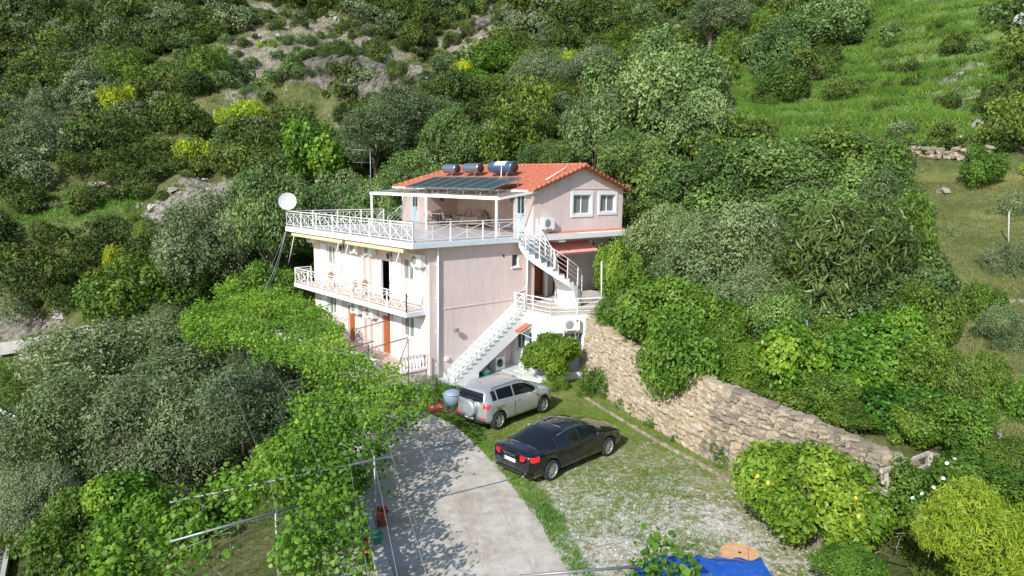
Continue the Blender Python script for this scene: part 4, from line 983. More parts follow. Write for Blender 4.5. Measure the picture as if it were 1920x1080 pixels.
for (yc, L, r_, lab, blue) in ((4.95, 2.1, .34, 'largest hot water tank on the roof, blue with a white label', True), (7.75, 1.55, .30, 'middle hot water tank on the roof, plain steel', False), (10.0, 1.4, .28, 'smallest hot water tank on the roof, at the far left', False)):
    xt = 8.75; zr = ze + (xt - xe) * math.tan(ang)
    t = hthing('hot_water_tank', lab, 'water tank', (xt, yc, zr), 0, 'solar water tanks on the tiled roof')
    zc_ = .28 + r_
    m = MB(); m.lathe([(0, -L / 2), (r_ * .75, -L / 2), (r_ * .97, -L / 2 + .05), (r_, -L / 2 + .12), (r_, L / 2 - .12), (r_ * .97, L / 2 - .05), (r_ * .75, L / 2), (0, L / 2)], 24, 'y', (0, 0, zc_)); b_ = m.build('tank_body', M['tankblue' if blue else 'tanksteel'], t)
    m = MB(); m.lathe([(0, -L / 2 - .03), (r_ * .8, -L / 2 - .03), (r_ * .93, -L / 2 + .03)], 24, 'y', (0, 0, zc_)); m.lathe([(r_ * .3, -L / 2 - .07), (0, -L / 2 - .07)], 12, 'y', (0, 0, zc_)); m.lathe([(r_ * .3, -L / 2 - .03), (r_ * .3, -L / 2 - .07)], 12, 'y', (0, 0, zc_)); m.build('end_cap', M['iron'], t)
    m = MB()
    for s in (-.33, .33):
        m.bar((-.22, L * s, zc_ - r_ * .8), (-.45, L * s, -.1), .04); m.bar((.22, L * s, zc_ - r_ * .8), (.3, L * s, .12), .04); m.bar((-.25, L * s, zc_ - r_ + .02), (.25, L * s, zc_ - r_ + .02), .05)
    m.build('stand', M['greymetal'], t)
    if blue:
        V_ = []; n = 8
        for k in range(n + 1):
            a = R(100) + R(62) * k / n; V_ += [(math.cos(a) * (r_ + .006), -.55, zc_ + math.sin(a) * (r_ + .006)), (math.cos(a) * (r_ + .006), .42, zc_ + math.sin(a) * (r_ + .006))]
        link_mesh('label_plate', npmesh('label_plate', V_, [(2 * k, 2 * k + 1, 2 * k + 3, 2 * k + 2) for k in range(n)], M['plastic_white']), None, t)
        m = MB(); m.tube([(-.15, -.1, zc_ + .28), (-.9, -.9, -.05), (-1.1, -1.1, -.2)], .03, 6); m.build('pipe', M['white'], t)

# ------------------------------------------------------------ terrace and balcony furniture
def sofa():
    t = hthing('sofa', 'beige sofa with dark dotted cushions in the terrace alcove', 'sofa', (8.9, 8.2, 6.725), 0)
    L = 2.5
    m = MB(); m.box(-.45, -L / 2, .06, .42, L / 2, .42); m.build('base', M['sofa'], t)
    m = MB(); m.box(.2, -L / 2 + .2, .42, .45, L / 2 - .2, .85); m.build('backrest', M['cushion'], t)
    for s in (-1, 1):
        m = MB(); m.box(-.42, s * L / 2, .42, .42, s * (L / 2 - .22), .62); m.build('armrest', M['sofa'], t)
    for k in range(3):
        m = MB(); w = (L - .5) / 3; m.box(-.42, -L / 2 + .25 + w * k + .01, .42, .2, -L / 2 + .25 + w * (k + 1) - .01, .54); m.build('seat_cushion', M['sofa'], t)
    for k in range(4):
        m = MB(); y = -L / 2 + .3 + k * .52; m.extr([(.05, y, .55), (.17, y, .98), (.27, y, .96), (.16, y, .54)], (0, .46, 0)); m.build('throw_cushion', M['cushion'], t)
sofa()
def lounge_chair(l, rz, label, group=None, mats=('iron', 'cushion')):
    t = hthing('garden_chair', label, 'chair', l, rz, group)
    m = MB(); m.box(-.25, -.25, .38, .25, .25, .46); m.build('seat', M[mats[1]], t)
    P_ = []; Fb = []
    n = 8
    V_ = []
    for k in range(n + 1):
        a = PI * (k / n); x_ = .27 * math.cos(a); y_ = .2 + .07 * math.sin(a); h_ = .62 + .32 * math.sin(a); V_ += [(x_, y_, .46), (x_, y_ + .06, h_)]
    for k in range(n): Fb.append((2 * k, 2 * k + 1, 2 * k + 3, 2 * k + 2))
    nn = len(V_); V2 = V_ + [(v[0], v[1] + .03, v[2]) for v in V_]; F2 = Fb + [tuple(i + nn for i in f) for f in Fb]
    link_mesh('backrest', npmesh('backrest', V2, F2, M[mats[1]], True), None, t)
    for sx in (-1, 1):
        for sy in (-1, 1):
            m = MB(); m.tube([(sx * .22, sy * .22, .38), (sx * .25, sy * .25, 0)], .016, 5); m.build('leg', M[mats[0]], t)
        m = MB(); m.tube([(sx * .27, .22, .62), (sx * .28, -.1, .64), (sx * .26, -.24, .6), (sx * .25, -.24, .4)], .018, 5); m.build('armrest', M[mats[0]], t)
    return t
lounge_chair((6.6, 9.3, 6.725), R(120), 'dark patterned garden chair left of the terrace table', 'garden chairs on the terrace')
lounge_chair((7.0, 8.0, 6.725), R(60), 'dark patterned garden chair between the terrace table and the sofa', 'garden chairs on the terrace')
def table(l, rz, label, w, d, h, mat, lab='table', name='garden_table', legm='iron'):
    t = hthing(name, label, lab, l, rz)
    MB().box(-w / 2, -d / 2, h - .05, w / 2, d / 2, h).build('table_top', M[mat], t)
    for a in (-1, 1):
        for b in (-1, 1): m = MB(); m.box(a * (w / 2 - .06) - .025, b * (d / 2 - .06) - .025, 0, a * (w / 2 - .06) + .025, b * (d / 2 - .06) + .025, h - .05); m.build('leg', M[legm], t)
    return t
table((7.3, 9.3, 6.725), 0, 'light topped table between the garden chairs in the alcove', .9, 1.5, .76, 'sofa')
def bchair(y, rz, label):
    t = hthing('balcony_chair', label, 'chair', (-.52, y, Z1 + .005), rz, 'chairs on the upper balcony')
    m = MB(); m.box(-.22, -.22, .40, .22, .22, .45); m.build('seat', M['plastic_white'], t)
    m = MB(); m.lathe([(0, .2), (.21, .2), (.23, .215), (.21, .23), (0, .23)], 14, 'y', (0, 0, .72)); m.build('backrest', simple('wicker', (.42, .30, .22), .8, var=.3, scale=20), t)
    for a in (-1, 1):
        for b in (-1, 1): m = MB(); m.tube([(a * .19, b * .19, .40), (a * .22, b * .22, 0)], .017, 5); m.build('leg', M['plastic_white'], t)
bchair(9.0, R(190), 'white balcony chair with a round wicker back, left of the balcony table')
bchair(5.3, R(190), 'white balcony chair with a round wicker back, right of the balcony table')
t = hthing('balcony_table', 'round white table on the upper balcony between the chairs', 'table', (-.55, 6.9, Z1 + .005), 0)
MB().lathe([(0, .70), (.42, .70), (.42, .74), (0, .74)], 20).build('table_top', M['plastic_white'], t)
m = MB(); m.tube([(0, 0, 0), (0, 0, .7)], .03, 8); m.lathe([(.28, 0), (.28, .03), (.03, .06)], 12); m.build('pedestal', M['plastic_white'], t)
# washing machine and laundry under the stairs
xw = hy(938, 690, -.62)[0]
t = hthing('washing_machine', 'white front loading washing machine in the niche under the stairs', 'washing machine', (xw, -.35, .03), 0)
MB().box(-.3, -.27, 0, .3, .27, .85).build('casing', M['plastic_white'], t)
MB().lathe([(0, -.30), (.15, -.30), (.19, -.285), (.19, -.27)], 20, 'y', (-.02, 0, .42)).build('door', M['carglass'], t)
MB().lathe([(.19, -.30), (.22, -.29), (.22, -.27)], 20, 'y', (-.02, 0, .42)).build('door_ring', M['greymetal'], t)
m = MB(); m.box(-.28, -.28, .74, -.1, -.271, .82); m.box(.0, -.28, .74, .26, -.271, .82); m.build('control_panel', M['grey_plastic'], t)
t = hthing('washing_basket', 'green plastic washing basket on the ground under the stairs', 'basket', (2.75, -.75, .03), 0)
m = MB(); m.lathe([(.2, 0), (.3, .28), (.32, .28), (.32, .26), (.22, .01), (0, .01)], 16); m.build('tub', M['green_plastic'], t)
m = MB()
for k in range(6): a = k; m.lathe([(0, .33), (.09, .3), (.12, .22)], 8, 'z', (.13 * math.cos(a), .13 * math.sin(a), 0))
m.build('laundry', M['sofa'], t)
t = hthing('niche_floor_slab', 'grey concrete floor of the niche below the straight stairs', 'paving slab', (3.4, -.8, 0.03), 0)
MB().box(-1.4, -.9, 0, 1.3, .75, .025).build('slab', M['concrete'], t)
t = hthing('doormat', 'striped doormat on the annex step', 'doormat', (4.5, -1.5, .102), R(10))
MB().box(-.2, -.35, 0, .2, .35, .02).build('mat', M['plastic_white'], t)
m = MB()
for k in range(4): m.box(-.18, -.3 + k * .17, .0205, .18, -.24 + k * .17, .024)
m.build('stripe', M['grey_plastic'], t)
# ------------------------------------------------------------ cars
def carpaint(name, col, metal, rough=0.3, flake=0.0):
    m, nt, o = newmat(name); v = coords(nt)
    p = nd(nt, 'ShaderNodeBsdfPrincipled', Roughness=rough, Metallic=metal); p.inputs['Coat Weight'].default_value = 1.0; p.inputs['Coat Roughness'].default_value = 0.03
    d = rampf(nt, noise(nt, v, 2.5, 6, 0.7), 0.45, 0.75); c = mixc(nt, math_(nt, 'MULTIPLY', d, 0.06), col, (0.30, 0.28, 0.24)); nt.links.new(c, p.inputs['Base Color'])
    nt.links.new(p.outputs[0], o.inputs['Surface']); return m
M['silver'] = carpaint('silver_green_paint', (0.50, 0.535, 0.55), 0.6, 0.3)
M['navy'] = carpaint('near_black_blue_paint', (0.003, 0.0035, 0.007), 0.0, 0.12)
M['black_trim'] = simple('black_trim', (0.02, 0.02, 0.021), 0.5)
M['alloy'] = simple('alloy_rim', (0.62, 0.63, 0.64), 0.28, metal=0.85, var=.06)
M['lamp_red'] = simple('red_lamp_glass', (0.62, 0.015, 0.02), 0.12, var=.1, coat=1)
M['lamp_clear'] = simple('clear_lamp_glass', (0.6, 0.62, 0.64), 0.1, metal=.4, coat=1)
M['chrome'] = simple('chrome', (0.75, 0.75, 0.75), 0.12, metal=1.0, var=.02)
def pch(xs, ys):
    """monotone cubic through control points"""
    xs = np.array(xs, float); ys = np.array(ys, float); h = np.diff(xs); d = np.diff(ys) / h; m = np.zeros(len(xs))
    m[0], m[-1] = d[0], d[-1]
    for i in range(1, len(xs) - 1): m[i] = 0 if d[i - 1] * d[i] <= 0 else 2 * d[i - 1] * d[i] / (d[i - 1] + d[i])
    def f(x):
        x = np.clip(x, xs[0], xs[-1]); i = np.clip(np.searchsorted(xs, x) - 1, 0, len(xs) - 2); t = (x - xs[i]) / h[i]
        return (2 * t ** 3 - 3 * t ** 2 + 1) * ys[i] + (t ** 3 - 2 * t ** 2 + t) * h[i] * m[i] + (-2 * t ** 3 + 3 * t ** 2) * ys[i + 1] + (t ** 3 - t ** 2) * h[i] * m[i + 1]
    return f
def make_car(label, loc, head, P, paint, gname):
    """x forwards, origin under the middle of the wheelbase"""
    t = thing('parked_car', label, 'car', loc, head, gname)
    half, belt, top, rail, wr, low = [pch(*P[k]) for k in ('half', 'belt', 'top', 'rail', 'wr', 'low')]
    xs = np.array(sorted(set(np.round(np.concatenate([np.linspace(P['x0'], P['x1'], 96), P['breaks']]), 4))))
    ring = []
    for x in xs:
        hw_, b, tp, rl, w2, lo = half(x), belt(x), top(x), rail(x), wr(x), low(x)
        rl = max(rl, b + .012); tp = max(tp, rl + .012); w2 = min(w2, hw_ - .03)
        pts = [(hw_ * .90, lo), (hw_ * .985, lo + .10), (hw_, lo + .22), (hw_ * 1.0, (lo + b) / 2 + .05), (hw_ * .985, b - .14), (hw_ * .965, b - .05), (hw_ * .94, b)]
        bw = hw_ * .93
        for f in (.08, .36, .66, .92): pts.append((bw + (w2 - bw) * f + .012 * math.sin(PI * f), b + (rl - b) * f))
        pts += [(w2 - .01, rl), (w2 * .9, rl + (tp - rl) * .42), (w2 * .7, rl + (tp - rl) * .75), (w2 * .42, rl + (tp - rl) * .93), (w2 * .2, rl + (tp - rl) * .99), (0, tp)]
        ring.append(pts)
    nr = len(ring[0]); full = []
    for i, x in enumerate(xs):
        r_ = ring[i]; full.append([(x, y, z) for y, z in r_] + [(x, -y, z) for y, z in r_[-2::-1]])
    nf = len(full[0]); V_ = [p for s in full for p in s]
    def qd(i, k): return (i * nf + k, i * nf + k + 1, (i + 1) * nf + k + 1, (i + 1) * nf + k)
    sets = {}
    for i in range(len(xs) - 1):
        xm = (xs[i] + xs[i + 1]) / 2
        for k in range(nf - 1):
            kk = k if k < nr - 1 else nf - 2 - k          # mirrored ring index
            side = 'r' if k >= nr - 1 else 'l'; cls = 'body'
            if 7 <= kk <= 9:
                for n_, (a, b) in P['side'].items():
                    if a < xm < b and rail(xm) - belt(xm) > .10: cls = 'sw_%s_%s' % (n_, side)
                if cls == 'body' and P['side_all'][0] < xm < P['side_all'][1] and rail(xm) - belt(xm) > .08: cls = 'pillar_%d_%s' % (sum(xm > q[1] for q in P['side'].values()), side)
            if kk >= 11:
                if P['ws'][0] < xm < P['ws'][1]: cls = 'windscreen'
                if P['rw'][0] < xm < P['rw'][1]: cls = 'rear_window'
                if P.get('sun') and P['sun'][0] < xm < P['sun'][1] and kk >= 12: cls = 'sunroof'
            sets.setdefault(cls, []).append(qd(i, k))
    # end caps
    for i in (0, len(xs) - 1):
        c = len(V_); 
        f = [i * nf + k for k in range(nf)]
        zc_ = (full[i][0][2] + full[i][nr - 1][2]) / 2; V_.append((xs[i] + (.04 if i else -.04) * 0, 0, zc_))
        for k in range(nf - 1): sets['body'].append((c, f[k], f[k + 1], f[k + 1]) if i else (c, f[k + 1], f[k], f[k]))
        sets['body'].append((c, f[-1], f[0], f[0]) if i else (c, f[0], f[-1], f[-1]))
    def sub(name, faces, mat, off=0.0):
        fl = [tuple(dict.fromkeys(f)) for f in faces]; used = sorted({i for f in fl for i in f}); mp = {u: n for n, u in enumerate(used)}
        m = MB(); m.add([V_[u] for u in used], [tuple(mp[i] for i in f) for f in fl], True); return m
    bm_ = sub('body', sets['body'], None)
    me_ = bm_.mesh('body', M[paint])
    # close the floor so that the arches cut cleanly
    bmx = bmesh.new(); bmx.from_mesh(me_); bmesh.ops.recalc_face_normals(bmx, faces=bmx.faces); bmx.to_mesh(me_); bmx.free()
    body = link_mesh('body', me_, None, t)
    sol = body.modifiers.new('s', 'SOLIDIFY'); sol.thickness = 0.006; sol.offset = -1
    cuts = []
    for wx in (P['wb'] / 2, -P['wb'] / 2):
        for s in (-1, 1):
            c = MB(); R_ = P['wheel'] + .055; c.add(*cylmesh(R_, .42, 36)); cm = c.mesh('c'); co = link_mesh('c', cm, None, None, (wx, s * (P['tr'] - .02), P['wheel'] + .015)); co.parent = t
            bo = body.modifiers.new('b', 'BOOLEAN'); bo.operation = 'DIFFERENCE'; bo.object = co; bo.solver = 'EXACT'; cuts.append(co)
    bpy.context.view_layer.update()
    me2 = bpy.data.meshes.new_from_object(body.evaluated_get(bpy.context.evaluated_depsgraph_get())); body.modifiers.clear(); body.data = me2; me2.name = 'body'
    for c in cuts: bpy.data.objects.remove(c)
    for cls, fs in sets.items():
        if cls == 'body': continue
        if cls.startswith('sw_'): sub(cls, fs, 0).build('side_window', M['carglass'], t)
        elif cls.startswith('pillar'): sub(cls, fs, 0).build('pillar', M[P.get('pillar', 'black_trim')], t)
        else: sub(cls, fs, 0).build(cls, M['carglass'], t)
    # underbody and arch liners
    m = MB(); m.box(P['x0'] + .25, -.62, P['clear'], P['x1'] - .25, .62, P['clear'] + .25)
    m.box(-P['wb'] / 2 + .45, -.80, P['clear'] + .02, P['wb'] / 2 - .45, .80, P['clear'] + .2); m.build('underbody', M['black_trim'], t)
    for wx in (P['wb'] / 2, -P['wb'] / 2):
        for s in (-1, 1):
            m = MB(); n = 20; R_ = P['wheel'] + .052; pts = []
            for k in range(n + 1):
                a = PI * k / n - .1 + .2 * (k == n) * 0; pts.append((math.cos(a) * R_, math.sin(a) * R_))
            for k in range(n):
                (ax, az), (bx_, bz) = pts[k], pts[k + 1]; m.add([(wx + ax, s * (P['tr'] - .03), P['wheel'] + az), (wx + bx_, s * (P['tr'] - .03), P['wheel'] + bz), (wx + bx_, s * (P['tr'] - .3), P['wheel'] + bz), (wx + ax, s * (P['tr'] - .3), P['wheel'] + az)], [(0, 1, 2, 3)])
            m.build('wheel_arch_liner', M['black_trim'], t)
            # wheel
            R_ = P['wheel']; wt = .115; w = bpy.data.objects.new('wheel', None)
            m = MB(); rr = P['rim']
            m.lathe([(rr, -wt), (R_ - .03, -wt - .005), (R_ - .004, -wt + .02), (R_, 0), (R_ - .004, wt - .02), (R_ - .03, wt + .005), (rr, wt)], 36, 'y')
            wo_ = m.build('wheel', M['rubber'], t, (wx, s * (P['tr'] - .115), R_))
            m = MB(); m.lathe([(rr + .004, wt * .98), (rr - .012, wt * .98), (rr - .03, wt * .6), (rr - .04, -.05), (.06, -.05)], 36, 'y'); ri = m.build('rim_barrel', M['greymetal'], wo_, None, (0, 0, 0))
            m = MB(); nsp = P['spokes']; yy = wt * .86
            for k in range(nsp):
                a = 2 * PI * k / nsp + .2; d = np.array([math.cos(a), 0, math.sin(a)]); e = np.array([-math.sin(a), 0, math.cos(a)]); ws, we = P['spw']
                p0, p1 = d * .05, d * (rr - .008); y0_, y1_ = np.array([0, yy, 0]), np.array([0, yy - .03, 0])
                m.extr([p0 + e * ws + y0_, p1 + e * we + y0_, p1 - e * we + y0_, p0 - e * ws + y0_], (0, -.035, 0))
            m.lathe([(0, yy + .008), (.045, yy + .006), (.062, yy - .01), (.062, yy - .04)], 14, 'y'); m.lathe([(rr - .018, yy + .006), (rr + .003, yy + .01), (rr + .006, yy - .02)], 36, 'y')
            sp = m.build('spokes', M['alloy'], wo_)
            if s < 0: wo_.rotation_euler = (0, 0, PI)
    return t, (half, belt, top, rail, wr, low)
def cylmesh(r, hw_, n):
    vs = [(math.cos(2 * PI * k / n) * r, y, math.sin(2 * PI * k / n) * r) for y in (-hw_ / 2, hw_ / 2) for k in range(n)]
    return vs, [tuple(range(n)), tuple(range(2 * n - 1, n - 1, -1))] + [(k, k + n, (k + 1) % n + n, (k + 1) % n) for k in range(n)]
def plate(t, x, y, z, rx, w=.52, h=.11, lines=7):
    m = MB(); m.box(-.006, -w / 2, -h / 2, 0, w / 2, h / 2); o = m.build('number_plate', M['plastic_white'], t, (x, y, z), (0, rx, 0))
    m = MB(); m.box(-.0075, w / 2 - .045, -h / 2 + .003, -.0062, w / 2 - .003, h / 2 - .003); m.build('band', simple('plate_blue', (.02, .08, .4), .4), o)

SED = dict(x0=-2.47, x1=2.45, wb=2.91, tr=.935, wheel=.335, rim=.24, spokes=10, spw=(.024, .016), clear=.20,
    breaks=[-2.47, -2.44, -2.38, 2.38, 2.43, 2.45, -1.55, -1.45, -.13, -.05, .98, 1.02],
    half=([-2.47, -2.40, -2.2, -1.6, -.5, .8, 1.6, 2.1, 2.35, 2.45], [.70, .80, .885, .925, .935, .935, .925, .87, .76, .60]),
    belt=([-2.47, -2.42, -2.3, -1.9, -1.2, 0, .9, 1.5, 2.1, 2.35, 2.45], [.78, .95, 1.0, 1.02, 1.0, .97, .95, .90, .80, .72, .60]),
    top=([-2.47, -2.42, -2.32, -1.95, -1.5, -1.0, -.5, 0, .5, .95, 1.25, 1.6, 2.0, 2.3, 2.45], [.80, .98, 1.045, 1.10, 1.245, 1.38, 1.44, 1.455, 1.40, 1.21, 1.06, 1.0, .93, .83, .66]),
    rail=([-2.47, -2.3, -1.85, -1.45, -1.0, -.5, 0, .45, .9, 1.2, 1.6, 2.1, 2.45], [.79, 1.02, 1.05, 1.16, 1.30, 1.375, 1.385, 1.34, 1.17, 1.0, .93, .83, .62]),
    wr=([-2.47, -2.0, -1.6, -1.2, -.4, .3, .9, 1.3, 1.8, 2.45], [.62, .76, .70, .64, .60, .61, .68, .78, .80, .55]),
    low=([-2.47, -2.3, -1.9, 1.9, 2.3, 2.45], [.42, .26, .22, .22, .24, .36]),
    side=dict(rear=(-1.10, -.10), front=(-.02, .92), quarter=(-1.52, -1.18)), side_all=(-1.52, .95), ws=(.38, 1.18), rw=(-1.88, -1.02), sun=(-.55, .2), pillar='black_trim')
def loc2(w1, w2, tr):
    a = np.array(w1); b = np.array(w2); h = (b - a) / np.linalg.norm(b - a); L_ = np.array([-h[1], h[0]]); c = (a + b) / 2 + L_ * tr; return (c[0], c[1], .055), math.atan2(h[1], h[0])
l_, h_ = loc2((1.33, 20.60), (3.50, 22.73), .93)
car, fn_ = make_car('dark navy saloon car parked on the gravel in front of the silver car', l_, h_, SED, 'navy', None)
# rear lights, plate, handles, mirrors
for s in (-1, 1):
    m = MB(); pts = [(-2.465, .44), (-2.45, .60), (-2.39, .76), (-2.25, .885), (-2.05, .915)]
    V_ = []
    for x, y in pts: V_ += [(x - .012, s * (y + .012), .80), (x - .012, s * (y + .014), .86), (x + .0, s * (y + .0), .965)]
    F_ = []
    for k in range(len(pts) - 1):
        for j in (0, 1): F_.append((3 * k + j, 3 * k + j + 1, 3 * k + 4 + j, 3 * k + 3 + j))
    m.add(V_, F_, True); m.add([(v[0] + .03, v[1] * .97, v[2]) for v in V_], [f[::-1] for f in F_]); m.build('tail_light', M['lamp_red'], car)
    m = MB(); V_ = []; pts = [(2.20, .82), (2.32, .74), (2.40, .60)]
    for x, y in pts: V_ += [(x + .012, s * y, .62), (x - .02, s * y, .76)]
    m.add(V_, [(0, 1, 3, 2), (2, 3, 5, 4)], True); m.build('headlight', M['lamp_clear'], car)
    m = MB(); m.add([(.72, s * .90, .97), (.84, s * .98, .95), (.86, s * 1.08, .99), (.82, s * 1.10, 1.09), (.72, s * 1.06, 1.10), (.66, s * .95, 1.05), (.66, s * 1.08, .98)], [(0, 1, 2, 6), (2, 3, 4, 6), (0, 6, 4, 5), (0, 5, 4, 3, 1), (1, 3, 2)]); m.build('wing_mirror', M['navy'], car)
    for xh in (-1.0, .18):
        m = MB(); m.box(xh - .09, s * .925, .85, xh + .09, s * .955, .875); m.build('door_handle', M['navy'], car)
    m = MB(); m.tube([(-1.0, s * .66, 1.32), (-.5, s * .615, 1.375), (0, s * .615, 1.388), (.45, s * .63, 1.345), (.92, s * .70, 1.165)], .010, 4); m.build('window_trim', M['chrome'], car)
    for xd in (-1.13, -.06, 1.05):
        m = MB(); m.box(xd - .006, s * .932, .36, xd + .006, s * .9385, .84); m.build('door_seam', M['black_trim'], car)
plate(car, -2.474, 0, .74, 0)
m = MB(); m.box(-2.475, -.55, .36, -2.40, .55, .45); m.build('bumper_insert', M['black_trim'], car)
m = MB()
for k in range(4): a = k * .13 - .195; m.tube([(-2.482, a + .06 * math.cos(q), .905 + .045 * math.sin(q)) for q in np.linspace(0, 2 * PI, 13)], .006, 4, False)
m.build('boot_emblem', M['chrome'], car)
m = MB(); m.tube([(-2.49, .6, .34), (-2.4, .6, .34)], .04, 8); m.tube([(-2.49, -.6, .34), (-2.4, -.6, .34)], .04, 8); m.build('exhaust', M['chrome'], car)

SUV = dict(x0=-2.02, x1=2.15, wb=2.66, tr=.90, wheel=.355, rim=.235, spokes=5, spw=(.055, .035), clear=.26,
    breaks=[-2.02, -2.0, -1.94, 2.08, 2.13, 2.15, -1.66, -1.42, -1.34, -.50, -.42, .95],
    half=([-2.02, -1.92, -1.7, -1.2, 0, 1.0, 1.6, 1.95, 2.15], [.70, .80, .88, .905, .91, .905, .87, .74, .48]),
    belt=([-2.02, -1.9, -1.4, -.5, .5, 1.0, 1.5, 1.9, 2.15], [1.10, 1.13, 1.14, 1.10, 1.05, 1.02, .99, .92, .70]),
    top=([-2.02, -1.94, -1.80, -1.5, -1.0, -.3, .2, .55, .95, 1.2, 1.6, 1.95, 2.15], [1.15, 1.38, 1.57, 1.64, 1.67, 1.675, 1.63, 1.50, 1.25, 1.12, 1.07, .97, .74]),
    rail=([-2.02, -1.94, -1.82, -1.5, -1.0, -.3, .2, .5, .9, 1.15, 1.6, 1.95, 2.15], [1.12, 1.32, 1.48, 1.545, 1.57, 1.575, 1.53, 1.42, 1.20, 1.06, 1.01, .92, .71]),
    wr=([-2.02, -1.8, -1.4, -.4, .3, .9, 1.3, 1.8, 2.15], [.68, .62, .62, .63, .63, .70, .76, .72, .5]),
    low=([-2.02, -1.8, -1.5, 1.6, 1.95, 2.15], [.40, .32, .28, .28, .30, .42]),
    side=dict(quarter=(-1.64, -1.40), rear=(-1.33, -.50), front=(-.41, .88)), side_all=(-1.66, .92), ws=(.36, 1.12), rw=(-2.03, -2.02), pillar='silver')
l_, h_ = loc2((-.40, 25.12), (1.39, 27.08), .90)
suv, fs_ = make_car('silver compact off road car with covered spare wheel on its tailgate', l_, h_, SUV, 'silver', None)
m = MB(); zz = [(1.17, -2.025, .64), (1.30, -1.99, .635), (1.42, -1.93, .59), (1.49, -1.895, .555)]
V_ = []
for z, x, w in zz: V_ += [(x - .012, -w, z), (x - .03, -w * .6, z), (x - .035, 0, z), (x - .03, w * .6, z), (x - .012, w, z)]
m.add(V_, [(5 * i + k, 5 * i + k + 1, 5 * i + k + 6, 5 * i + k + 5) for i in range(3) for k in range(4)], True); m.build('rear_window', M['carglass'], suv)
m = MB(); m.lathe([(0, -.20), (.26, -.20), (.315, -.18), (.345, -.13), (.35, -.02), (.33, .02), (0, .02)], 32, 'x', (-2.06, -.05, .86)); m.build('spare_wheel_cover', M['silver'], suv)
for s in (-1, 1):
    m = MB(); V_ = []
    for z, x, y in [(.88, -2.03, .67), (.98, -2.035, .68), (1.12, -2.02, .66), (.9, -1.90, .82), (1.0, -1.86, .84), (1.11, -1.80, .85)]: V_.append((x, s * (y + .012), z))
    m.add(V_, [(0, 1, 4, 3), (1, 2, 5, 4)], True); m.add([(v[0] + .03, v[1] * .97, v[2]) for v in V_], [(0, 3, 4, 1), (1, 4, 5, 2)]); m.build('tail_light', M['lamp_red'], suv)
    m = MB(); m.box(-2.035, s * .55, .50, -1.99, s * .74, .57); m.build('reflector', M['lamp_red'], suv)
    m = MB(); m.tube([(-1.58, s * .60, 1.56), (-1.5, s * .60, 1.63), (-.2, s * .60, 1.665), (.1, s * .60, 1.63), (.18, s * .60, 1.57)], .016, 6); m.build('roof_rail', M['greymetal'], suv)
    m = MB(); m.add([(.62, s * .88, 1.07), (.74, s * .96, 1.05), (.76, s * 1.08, 1.09), (.72, s * 1.10, 1.21), (.62, s * 1.06, 1.22), (.56, s * .94, 1.16), (.56, s * 1.08, 1.08)], [(0, 1, 2, 6), (2, 3, 4, 6), (0, 6, 4, 5), (0, 5, 4, 3, 1), (1, 3, 2)]); m.build('wing_mirror', M['silver'], suv)
    for xh in (-1.22, -.28):
        m = MB(); m.box(xh - .09, s * .90, .96, xh + .09, s * .935, .99); m.build('door_handle', M['silver'], suv)
    for xd in (-.46, .93):
        m = MB(); m.box(xd - .006, s * .905, .42, xd + .006, s * .9145, .98); m.build('door_seam', M['black_trim'], suv)
    m = MB(); m.add([(1.78, s * .845, .74), (2.0, s * .74, .74), (2.08, s * .62, .76), (1.70, s * .86, .90), (1.95, s * .76, .88), (2.04, s * .64, .86)], [(0, 1, 4, 3), (1, 2, 5, 4)], True); m.build('headlight', M['lamp_clear'], suv)
m = MB(); m.box(-2.09, -.72, .36, -1.98, .72, .44); m.build('rear_step', M['black_trim'], suv)
plate(suv, -2.095, .0, .50, 0)
m = MB(); m.tube([(-2.05, .36, 1.02), (-2.30, .02, .62), (-2.10, -.30, .52)], .012, 4); m.build('wheel_cover_strap', M['black_trim'], suv)
m = MB(); m.tube([(-1.45, 0, 1.675), (-1.6, 0, 1.80)], .008, 4); m.build('aerial', M['black_trim'], suv)
# ------------------------------------------------------------ foliage prototypes
def leaf_quads(c, nrm, size, aspect, rg, shape='diamond', fold=0.25, hang=0.0):
    """c (n,3) leaf centres, nrm (n,3) rough outward directions -> verts, faces, per-vertex arrays factor"""
    n = len(c); t = rg.normal(size=(n, 3)); t[:, 2] -= hang
    nn = nrm / (np.linalg.norm(nrm, axis=1, keepdims=True) + 1e-9)
    t -= (t * nn).sum(1, keepdims=True) * nn; t /= np.linalg.norm(t, axis=1, keepdims=True) + 1e-9
    b = np.cross(nn, t); L = size * rg.uniform(.55, 1.5, n)[:, None]; W = L / aspect
    if shape == 'diamond':
        vs = np.stack([c - t * L * .5, c + b * W * .5 + nn * L * fold * .3, c + t * L * .5, c - b * W * .5 + nn * L * fold * .3], 1); k = 4
    else:
        vs = np.stack([c - t * L * .5, c - t * L * .2 + b * W * .5, c + t * L * .22 + b * W * .44 - nn * L * fold * .3, c + t * L * .55, c + t * L * .22 - b * W * .44 - nn * L * fold * .3, c - t * L * .2 - b * W * .5], 1); k = 6
    return vs.reshape(-1, 3), np.arange(n * k).reshape(n, k), k
